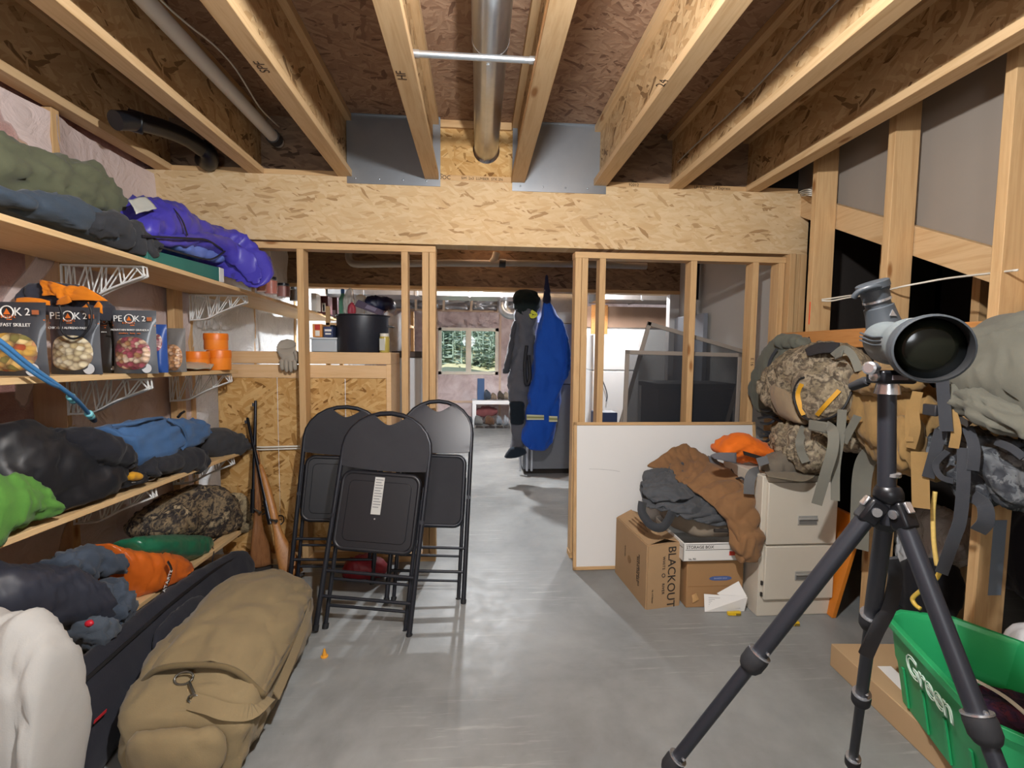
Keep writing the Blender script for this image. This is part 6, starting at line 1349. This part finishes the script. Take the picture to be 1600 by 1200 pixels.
pack('tea_box', 495, 512, 462, 4.62, .14, M_mar, 'maroon box with a pale label near the shelf end', 'box', parts=(('label', .45, .8, .1, .6, M_wl), ('label', .55, .7, .15, .5, M_gl)))
pack('tea_box', 512, 527, 464, 4.95, .14, plain('#43262f', .5, 0, .2, 20), 'dark plum box at the far shelf end', 'box', parts=(('label', .2, .8, .0, .35, plain('#8f88a8', .6)),))
r = empty('spray_bottle', atY(536, 490, 4.5), 'teal green bottle with a blue cap behind the left rim of the pot', 'bottle')
p = atY(536, 492, 4.4); o = (p.x, 4.4, 1.582); MB().lathe([(0, 0), (.034, 0), (.036, .01), (.036, .22), (.02, .25), (.014, .27)], o, n=18).build('bottle', plain('#5f9a80', .35), r, smooth=50); MB().lathe([(.016, .27), (.016, .305), (.01, .31), (0, .31)], o, n=14).build('cap', plain('#3f6fb0', .4), r, smooth=40)
# second rack behind the pot
rk = empty('storage_rack', (-.95, 4.45, 0), 'open storage rack standing behind the navy pot', 'rack')
for x in (-1.28, -.62):
    for y in (4.2, 4.6): MB().box(x, x+.03, y, y+.03, 0, 1.72).build('post', M_wz, rk)
for z in (.5, 1.1, 1.56): MB().box(-1.28, -.59, 4.2, 4.63, z, z+.02).build('rack_shelf', M_lam, rk)
rz_ = 1.582
soft('clear_bag', sy([(536, 466, 538, 494), (546, 452, 546, 494), (553, 455, 552, 490)], 4.3, .06), M_clear, 'crinkled clear plastic bag above the pot rim', 'bag', rz_, amp=.02, fr=14, seed=151, nl=24, nr=20)
soft('red_packet', sy([(543, 478, 544, 494), (550, 472, 550, 494), (556, 478, 556, 494)], 4.25, .04), plain('#a8384a', .5, 0, .3, 20), 'small red packet beside the purple carton', 'packet', rz_, amp=.008, fr=18, seed=152, nl=16, nr=14)
pr0 = empty('purple_carton', atY(575, 485, 4.3), 'purple grey carton tipped over above the pot', 'carton')
a, b, c, d = atY(553, 478, 4.28), atY(597, 494, 4.28), atY(600, 486, 4.28), atY(560, 468, 4.28); MB().prism([a, b, c, d], (0, .2, 0)).build('carton', plain('#55495f', .6, 0, .2, 20), pr0, bevel=.003)
MB().prism([a.lerp(b, .35)+(d-a)*.25, a.lerp(b, .7)+(d-a)*.25, a.lerp(b, .7)+(d-a)*.75, a.lerp(b, .35)+(d-a)*.75], (0, -.003, 0)).build('label', plain('#857d96', .6), pr0)
soft('navy_bag', sy([(570, 466, 572, 482), (585, 462, 588, 486), (605, 464, 606, 488), (618, 470, 618, 486)], 4.45, .08), plain('#1b2140', .45, 0, .5, 20), 'shiny navy blue bag lying over the purple carton', 'bag', rz_, amp=.012, fr=14, seed=153, nl=30, nr=22)
soft('white_bowl', sy([(556, 462, 557, 470), (564, 460, 565, 472), (572, 463, 571, 470)], 4.4, .04), plain('#d8d3c6', .5), 'small cream bowl leaning on the navy bag', 'bowl', None, amp=.003, fr=12, seed=154, nl=16, nr=14)
M_pbag = plain('#d9dade', .35, 0, .12, 16)
soft('shopping_bag', sy([(597, 500, 600, 545), (604, 488, 606, 552), (616, 492, 618, 552), (632, 486, 632, 548)], 3.95, .08), M_pbag, 'white plastic shopping bag right of the navy pot', 'bag', 1.33, amp=.02, fr=12, seed=155, nl=30, nr=26)
tb_ = empty('clear_tub', (-.98, 3.24, ct), 'clear plastic tub on the cabinet left of the pot', 'tub')
a, b = atY(486, 530, 3.2), atY(526, 530, 3.2)
MB().box(a.x, b.x, 3.2, 3.36, ct+.001, a.z).build('tub', plain('#a9b2ba', .25, 0, .06), tb_, bevel=.006); MB().box(a.x-.006, b.x+.004, 3.194, 3.366, a.z, a.z+.012).build('rim', plain('#c6ccd0', .3), tb_, bevel=.003)
zt_ = a.z+.0135
pack('small_carton', 488, 503, 506, 3.2, .1, plain('#c98a4a', .6), 'orange carton with a red mark on the clear tub', 'carton', zt_, (('red_mark', .25, .8, .55, .95, plain('#b5332a', .6)), ('label', .3, .75, .1, .5, M_wl)))
pack('small_carton', 505, 520, 510, 3.2, .1, plain('#2f3a5c', .6), 'navy carton with white print on the clear tub', 'carton', zt_, (('label', .15, .85, .55, .75, M_wl), ('label', .2, .8, .25, .4, M_wl)))
jg = empty('oil_bottle', (-.64, 3.15, ct), 'yellow bottle with a white cap before the navy pot', 'bottle')
p = atY(601, 549, 3.14); o = (p.x, 3.14, ct+.001); MB().lathe([(0, 0), (.030, 0), (.032, .008), (.032, .095), (.028, .105)], o, n=20).build('bottle', plain('#a8974a', .3, 0, .15), jg, smooth=45); MB().lathe([(.029, .1), (.029, .122), (0, .124)], o, n=20).build('cap', plain('#cfcabc', .5), jg, smooth=40)
MB().box(o[0]-.026, o[0]+.008, 3.107, 3.1075, ct+.015, ct+.09).build('label', plain('#a9a9a0', .6), jg)
fz_ = empty('chest_freezer', (-.35, 3.75, 0), 'white chest freezer with dark lid edge seen between the studs', 'freezer')
MB().box(-.62, .0-.08, 3.62, 4.1, 0, 1.30).build('body', plain('#cdd2d8', .35), fz_, bevel=.01) if False else MB().box(-.60, -.40, 3.50, 4.05, 0, 1.30).build('body', plain('#cdd2d8', .35), fz_, bevel=.01)
MB().box(-.61, -.395, 3.49, 4.06, 1.30, 1.345).build('lid', plain('#3a2a24', .5), fz_, bevel=.006)
# ------------------------------------------------------------------ beam services and hanging coveralls
pp_ = empty('drain_pipe', (0, 4.8, 2.2), 'long white drain pipe running below the second beam', 'pipe')
q = curve([atY(545, 393, 4.78), atY(545, 403, 4.78), atY(550, 411, 4.78), atY(560, 413, 4.78)], 10)
MB().tube(q+[atY(700, 411, 4.78), atY(790, 412, 4.78)], .034, 16).build('pipe_run', plain('#98948e', .5), pp_, smooth=60); MB().tube([atY(785, 411, 4.78), atY(905, 413, 4.78), atY(1010, 416, 4.78)], .032, 16).build('pipe_run', plain('#98948e', .5), pp_, smooth=60)
MB().tube([atY(776, 395, 4.78), atY(773, 405, 4.78), atY(768, 411, 4.78)], .036, 14).build('wye_branch', plain('#98948e', .5), pp_, smooth=60); MB().tube([atY(780, 411, 4.78), atY(790, 412, 4.78)], .042, 16).build('coupling', M_abs, pp_, smooth=60)
M_cov = fabric('#1450b4', '#0e3f98', .8, 300, .35, 10)
cv = empty('coveralls', atY(850, 600, 4.76), 'royal blue coveralls with reflective bands hanging from the beam', 'coveralls')
mb = MB(); loft(mb, sy([(852, 452, 854, 452), (853, 452, 853, 453)], 4.8, .02), nl=4, nr=6, amp=0)
def vl(mb, rows, Y, th, **k):   # rows: (y, xl, xr) -> loft downwards
    s = []
    for q in rows:
        y, xl, xr = q[:3]; a, b = atY(xl, y, Y), atY(xr, y, Y); t = q[3] if len(q) > 3 else th
        s.append(((a+b)/2, (b-a)/2, Vector((0, t, 0))))
    loft(mb, s, **k)
mb = MB(); vl(mb, [(462, 851, 857, .03), (475, 847, 861, .05), (490, 844, 868, .08), (515, 839, 881, .1), (545, 834, 886, .1), (565, 832, 889, .1), (590, 829, 884, .1), (610, 826, 877, .1), (630, 823, 873, .1), (660, 820, 870, .1), (685, 815, 864, .09), (698, 822, 858, .07), (704, 832, 852, .05)], 4.72, .1, amp=.028, fr=5, seed=161, nl=80, nr=44, st=(1.6, 1, .45), cap=.6); mb.build('suit_body', M_cov, cv, smooth=180)
mb = MB(); vl(mb, [(500, 870, 878, .04), (530, 880, 888, .05), (560, 882, 891, .05), (572, 880, 892, .05), (595, 872, 886, .04)], 4.68, .05, amp=.015, fr=8, seed=162, nl=40, nr=24); mb.build('sleeve', M_cov, cv, smooth=180)
mb = MB(); vl(mb, [(429, 852, 856, .015), (445, 851, 858, .02), (462, 849, 860, .04), (478, 848, 861, .05)], 4.72, .03, amp=.006, fr=12, seed=163, nl=24, nr=16); mb.build('hood', plain('#1a2348', .8), cv, smooth=180)
M_refl = plain('#c9c9a8', .4); M_reflg = plain('#8d8c5a', .5)
for x0, x1, y0, y1 in ((823, 850, 648, 656), (858, 871, 650, 659)):
    mb = MB(); A_, B2, C2, D2 = atY(x0, y0, 4.60), atY(x1, y0+(y1-y0)*.1, 4.60), atY(x1, y1, 4.60), atY(x0, y1, 4.60)
    mb.prism([A_, B2, C2, D2], (0, .02, 0)); o_ = mb.build('reflective_band', M_refl, cv)
    mb = MB(); mb.prism([A_.lerp(D2, .3), B2.lerp(C2, .3), C2.lerp(B2, .3), D2.lerp(A_, .3)], (0, -.002, 0)); mb.build('reflective_band', M_reflg, cv)
g7 = empty('coveralls', atY(812, 590, 4.8), 'grey hooded coveralls with black knees hanging left of the blue ones', 'coveralls')
mb = MB(); vl(mb, [(478, 806, 832, .06), (500, 803, 838, .09), (530, 800, 836, .09), (565, 797, 832, .09), (600, 794, 828, .09), (640, 796, 824, .08), (675, 797, 822, .08), (700, 798, 818, .06), (708, 800, 815, .05)], 4.80, .09, amp=.024, fr=6, seed=164, nl=70, nr=36, st=(1.5, 1, .5)); mb.build('suit_body', fabric('#5e5f67', '#4b4c54'), g7, smooth=180)
mb = MB(); vl(mb, [(500, 802, 808, .03), (530, 796, 804, .04), (560, 790, 800, .05), (578, 785, 797, .05), (584, 785, 795, .04)], 4.74, .05, amp=.01, fr=9, seed=165, nl=30, nr=20); mb.build('sleeve', fabric('#45464d', '#36373d'), g7, smooth=180)
mb = MB(); vl(mb, [(452, 808, 836, .04), (464, 802, 844, .07), (478, 803, 843, .08), (490, 806, 838, .06), (498, 812, 832, .04)], 4.80, .07, amp=.02, fr=9, seed=166, nl=30, nr=30); mb.build('hood', fabric('#1a2424', '#121a1a'), g7, smooth=180)
mb = MB(); vl(mb, [(626, 796, 820, .04), (645, 797, 820, .05), (664, 797, 819, .04)], 4.73, .05, amp=.008, fr=9, seed=167, nl=20, nr=24, cap=.3); mb.build('knee_patch', fabric('#16202a', '#101820'), g7, smooth=180)
mb = MB(); vl(mb, [(698, 797, 818, .05), (708, 791, 822, .05), (716, 786, 806, .04)], 4.74, .05, amp=.01, fr=9, seed=168, nl=20, nr=20); mb.build('cuff', fabric('#202a36', '#161e28'), g7, smooth=180)
mb = MB(); strap(mb, [atY(830, 486, 4.66), atY(838, 492, 4.66), atY(831, 495, 4.66), atY(829, 490, 4.66)], .03, .003, face=(0, -1, 0)); mb.build('yellow_tag', plain('#c8c822', .6), g7)
MB().tube(curve([atY(823, 540, 4.68), atY(820, 570, 4.67), atY(822, 600, 4.67), atY(828, 590, 4.67), atY(826, 555, 4.67)], 20), .018, 8).build('belt', plain('#1c1d24', .7), g7, smooth=180)
# furnace
fu = empty('furnace', (.8, 5.5, 0), 'tall grey sheet metal furnace behind the blue coveralls', 'furnace')
M_fur = plain('#8a8d93', .42, .25, .06, 4)
MB().box(.52, 1.10, 5.15, 5.85, .06, 1.0).build('lower_casing', plain('#74767b', .42, .25, .06, 4), fu, bevel=.006); MB().box(.52, 1.10, 5.15, 5.85, 1.005, 1.66).build('upper_casing', M_fur, fu, bevel=.006); MB().box(.55, 1.07, 5.18, 5.82, 1.665, 2.38).build('plenum', M_galv, fu, bevel=.004)
MB().box(.54, 1.08, 5.2, 5.8, 0, .06).build('base', M_dark, fu)
for k, x in enumerate((.475, .55, .60)): MB().box(x, x+.022, 5.10, 5.14, .05, .42).build('trim_bar', plain('#b6bac2', .35, .3), fu, bevel=.003)
# trunk duct, branch duct
td = empty('trunk_duct', (0, 6.2, 2.2), 'bright galvanised trunk duct crossing the back room', 'duct')
MB().box(-1.8, .49, 6.0, 6.5, 2.03, 2.36).build('duct_section', M_galv, td, bevel=.003)
for x in (-1.4, -.75, -.1, .3): MB().box(x, x+.03, 5.985, 6.515, 2.02, 2.37).build('drive_cleat', M_galv, td, bevel=.002)
bd = empty('branch_duct', (.45, 6.6, 2.0), 'round galvanised branch duct elbow by the trunk duct', 'duct')
MB().tube(curve([(.36, 6.62, 2.3), (.36, 6.62, 2.05), (.37, 6.62, 1.94), (.44, 6.62, 1.88), (.55, 6.62, 1.87), (1.2, 6.62, 1.87)], 24), .075, 18).build('duct_section', M_galv, bd, smooth=60)
for k in range(7): MB().beam((-1.6+.5*k, 8.88, 2.10), (-1.6+.5*k+.03, 8.6, 2.40), .04, .04).build('short_stud', plain('#cbb096', .8), wb)
# bench and things by the far window
bn = empty('white_bench', (.35, 8.5, 0), 'low white bench under the far window', 'bench')
bx0, bx1 = atY(738, 630, 8.5).x, 1.0; bz = atY(760, 625, 8.5).z
MB().box(bx0, bx1, 8.4, 8.75, bz-.07, bz).build('bench_top', M_wpaint, bn, bevel=.005)
for x in (bx0, bx1-.07): MB().box(x, x+.07, 8.4, 8.75, 0, bz-.07).build('leg', M_wpaint, bn, bevel=.005)
pk2 = pack('blue_carton', 746, 757, 592, 8.5, .15, plain('#2c4a72', .6), 'dark blue carton standing on the white bench', 'carton', bz+.001)
for k, (px, py, w_, c_, lb) in enumerate(((762, 612, 10, '#3c4450', 'dark boot on the white bench next to the blue carton'), (772, 616, 9, '#7b6a5a', 'brown shoe in the middle of the white bench'), (783, 614, 10, '#4a4036', 'dark brown shoe on the white bench right of the brown shoe'), (792, 615, 9, '#8d8070', 'tan shoe at the bench end beside the grey coveralls'))):
    soft('shoe', sy([(px-w_/2-1, py+2, px-w_/2-1, 624), (px-w_/4, py-3, px-w_/4, 624), (px+w_/4, py, px+w_/4, 624), (px+w_/2, py+3, px+w_/2, 624)], 8.5, .1), fabric(c_), lb, 'shoe', bz+.002, 'shoes on the bench', amp=.02, fr=8, seed=170+k, nl=18, nr=16)
for k, (px, w_, c_, lb) in enumerate(((734, 9, '#3a3d42', 'grey boot on the floor left of the bench leg'), (748, 14, '#6b6a68', 'pale grey shoe under the left half of the bench'), (765, 16, '#5a4030', 'brown shoe under the middle of the bench'), (780, 10, '#70757c', 'blue grey shoe under the right half of the bench'), (791, 9, '#8f9298', 'light shoe at the right end under the bench'))):
    Yf = 8.25; c0 = atZ(px, 664, 0)
    soft('shoe', sy([(px-w_/2, 655, px-w_/2, 664), (px-w_/4, 649, px-w_/4, 664), (px+w_/4, 652, px+w_/4, 664), (px+w_/2, 656, px+w_/2, 664)], 8.3, .1), fabric(c_), lb, 'shoe', .002, 'shoes on the floor by the bench', amp=.025, fr=8, seed=180+k, nl=18, nr=16)
soft('red_cloth', sy([(742, 638, 742, 652), (760, 634, 760, 650), (778, 638, 778, 650)], 8.62, .05), fabric('#7d4a4a', '#6a3b3c'), 'dull red cloth hanging under the white bench', 'cloth', None, amp=.03, fr=6, seed=190, nl=20, nr=18)
pack('grey_monitor', 649, 663, 590, 7.0, .2, plain('#50545c', .5), 'small dark grey box on a stand seen between the studs', 'box', atY(655, 610, 7.0).z)
sd_ = empty('side_table', (-.85, 7.1, 0), 'small pale side table carrying the grey box', 'table')
zz = atY(655, 610, 7.0).z-.002; xa, xb = atY(640, 600, 7.0).x, atY(668, 600, 7.0).x
MB().box(xa, xb, 6.95, 7.3, zz-.04, zz).build('table_top', M_wpaint, sd_, bevel=.004)
for x in (xa, xb-.04):
    for y in (6.95, 7.26): MB().box(x, x+.04, y, y+.04, 0, zz-.04).build('leg', M_wpaint, sd_)
# ------------------------------------------------------------------ right back room
wpn = MB().box(1.58, 4.2, 6.9, 7.0, 0, 1.72).build('wall_inner', M_white, kind='structure', keep=True)
MB().box(1.50, 4.2, 6.86, 7.02, 1.72, 2.02).build('lintel', plain('#8a6f5c', .8, 0, .2, 5), wpn); MB().box(1.66, 1.9, 6.84, 6.86, 1.62, 2.04).build('header_block', M_wr, wpn)
t2_ = empty('trunk_duct', (2.4, 6.3, 2.1), 'galvanised trunk duct above the white freezer on the right', 'duct')
MB().box(1.62, 3.1, 6.3, 6.86, 2.06, 2.22).build('duct_section', M_galv, t2_, bevel=.003); MB().box(2.2, 2.23, 6.29, 6.86, 2.05, 2.23).build('drive_cleat', M_galv, t2_, bevel=.002)
f2 = empty('upright_freezer', (2.0, 6.5, 0), 'white upright freezer glimpsed between the right hand studs', 'freezer')
MB().box(1.60, 2.25, 6.45, 6.85, .03, 1.10).build('lower_door', M_wpaint, f2, bevel=.012); MB().box(1.60, 2.25, 6.45, 6.85, 1.11, 1.60).build('upper_door', M_wpaint, f2, bevel=.012); MB().box(1.62, 2.23, 6.5, 6.85, 0, .03).build('plinth', M_ink, f2)
MB().tube(curve([(1.66, 6.43, 1.08), (1.74, 6.42, .95), (1.80, 6.42, .78), (1.79, 6.42, .68)], 16), .008, 6).build('cord', plain('#55565a', .6), f2, smooth=180)
MB().box(2.02, 2.12, 4.90, 4.99, 0, 2.0).build('trim_1', M_wpaint, kind='structure', keep=True)
MB().box(2.06, 2.10, 4.22, 4.86, 0, 1.72).build('door_slab', plain('#7d8088', .5), label='blue grey door slab leaning on the passage drywall', cat='panel', bevel=.003)
bh = empty('black_hose', (2.05, 3.9, 1.9), 'black hose pipe hanging on the passage wall behind the third stud', 'pipe')
MB().tube([(2.05, 4.42, 2.38), (2.05, 4.42, 1.86)], .045, 14).build('pipe_run', M_abs, bh, smooth=60); MB().tube([(2.05, 4.42, 1.86), (2.05, 4.44, 1.72)], [.03, .045], 14).build('white_cuff', M_wpaint, bh, smooth=60)
# window screens
M_scf = plain('#8a8178', .5, 0, .06); 
def mesh_mat():
    s = N('insect_mesh'); t = s.n('ShaderNodeBsdfTransparent'); d = s.n('ShaderNodeBsdfPrincipled', {'Base Color': srgb('#23262c'), 'Roughness': .6})
    mx = s.n('ShaderNodeMixShader', {0: .72, 1: t.outputs[0], 2: d.outputs[0]}); s.t.links.new(mx.outputs[0], s.out.inputs['Surface']); return s.m
M_mesh = mesh_mat()
def screen(lab, tl, trr, down, w_=.028):
    r = empty('window_screen', tl, lab, 'window screen', 'insect screens behind the studs'); u = trr-tl; d = Vector(down); un_, dn2 = u.normalized(), d.normalized(); n_ = u.cross(d).normalized()*.016
    for o, e, f_ in ((tl, u, dn2*w_), (tl+d-dn2*w_, u, dn2*w_), (tl, d, un_*w_), (tl+u-un_*w_, d, un_*w_)): MB().obox(o, e, f_, n_).build('frame_bar', M_scf, r, bevel=.002)
    MB().add([tl+un_*w_+dn2*w_+n_/2, tl+u-un_*w_+dn2*w_+n_/2, tl+u+d-un_*w_-dn2*w_+n_/2, tl+d+un_*w_-dn2*w_+n_/2], [(0, 1, 2, 3)]).build('mesh', M_mesh, r)
    return r
screen('upright dark window screen nearest the right hand studs', atY(978, 547, 3.22), atY(1160, 552, 3.22), (-.03, -.03, -1.36))
t1, t2 = atY(1013, 502, 3.34), atY(1172, 549, 3.34); screen('tilted window screen leaning askew behind the upright screen', t1, t2, Vector((-.30, 0, -1.15)))
bk = empty('black_crate', (1.6, 3.7, 0), 'black crate standing behind the window screens', 'crate')
MB().box(1.40, 2.0, 3.55, 3.95, 0, 1.08).build('crate_body', plain('#17181c', .6), bk, bevel=.01); MB().box(1.38, 2.02, 3.53, 3.97, 1.08, 1.12).build('lid', plain('#2a2420', .6), bk, bevel=.006)
nb = MB().box(.86, 1.02, 3.35, 3.5, .62, .92); nb.build('navy_crate', plain('#1b2a4c', .5), label='navy box on a post between the doubled and single right studs', cat='box', bevel=.006)
st_ = empty('saw_horse', (.95, 3.43, 0), 'pale timber stand carrying the navy box', 'stand'); MB().box(.87, 1.01, 3.37, 3.48, 0, .58).build('post', M_wz, st_, bevel=.003); MB().box(.84, 1.04, 3.33, 3.52, .58, .618).build('stand_top', M_wx, st_, bevel=.003)
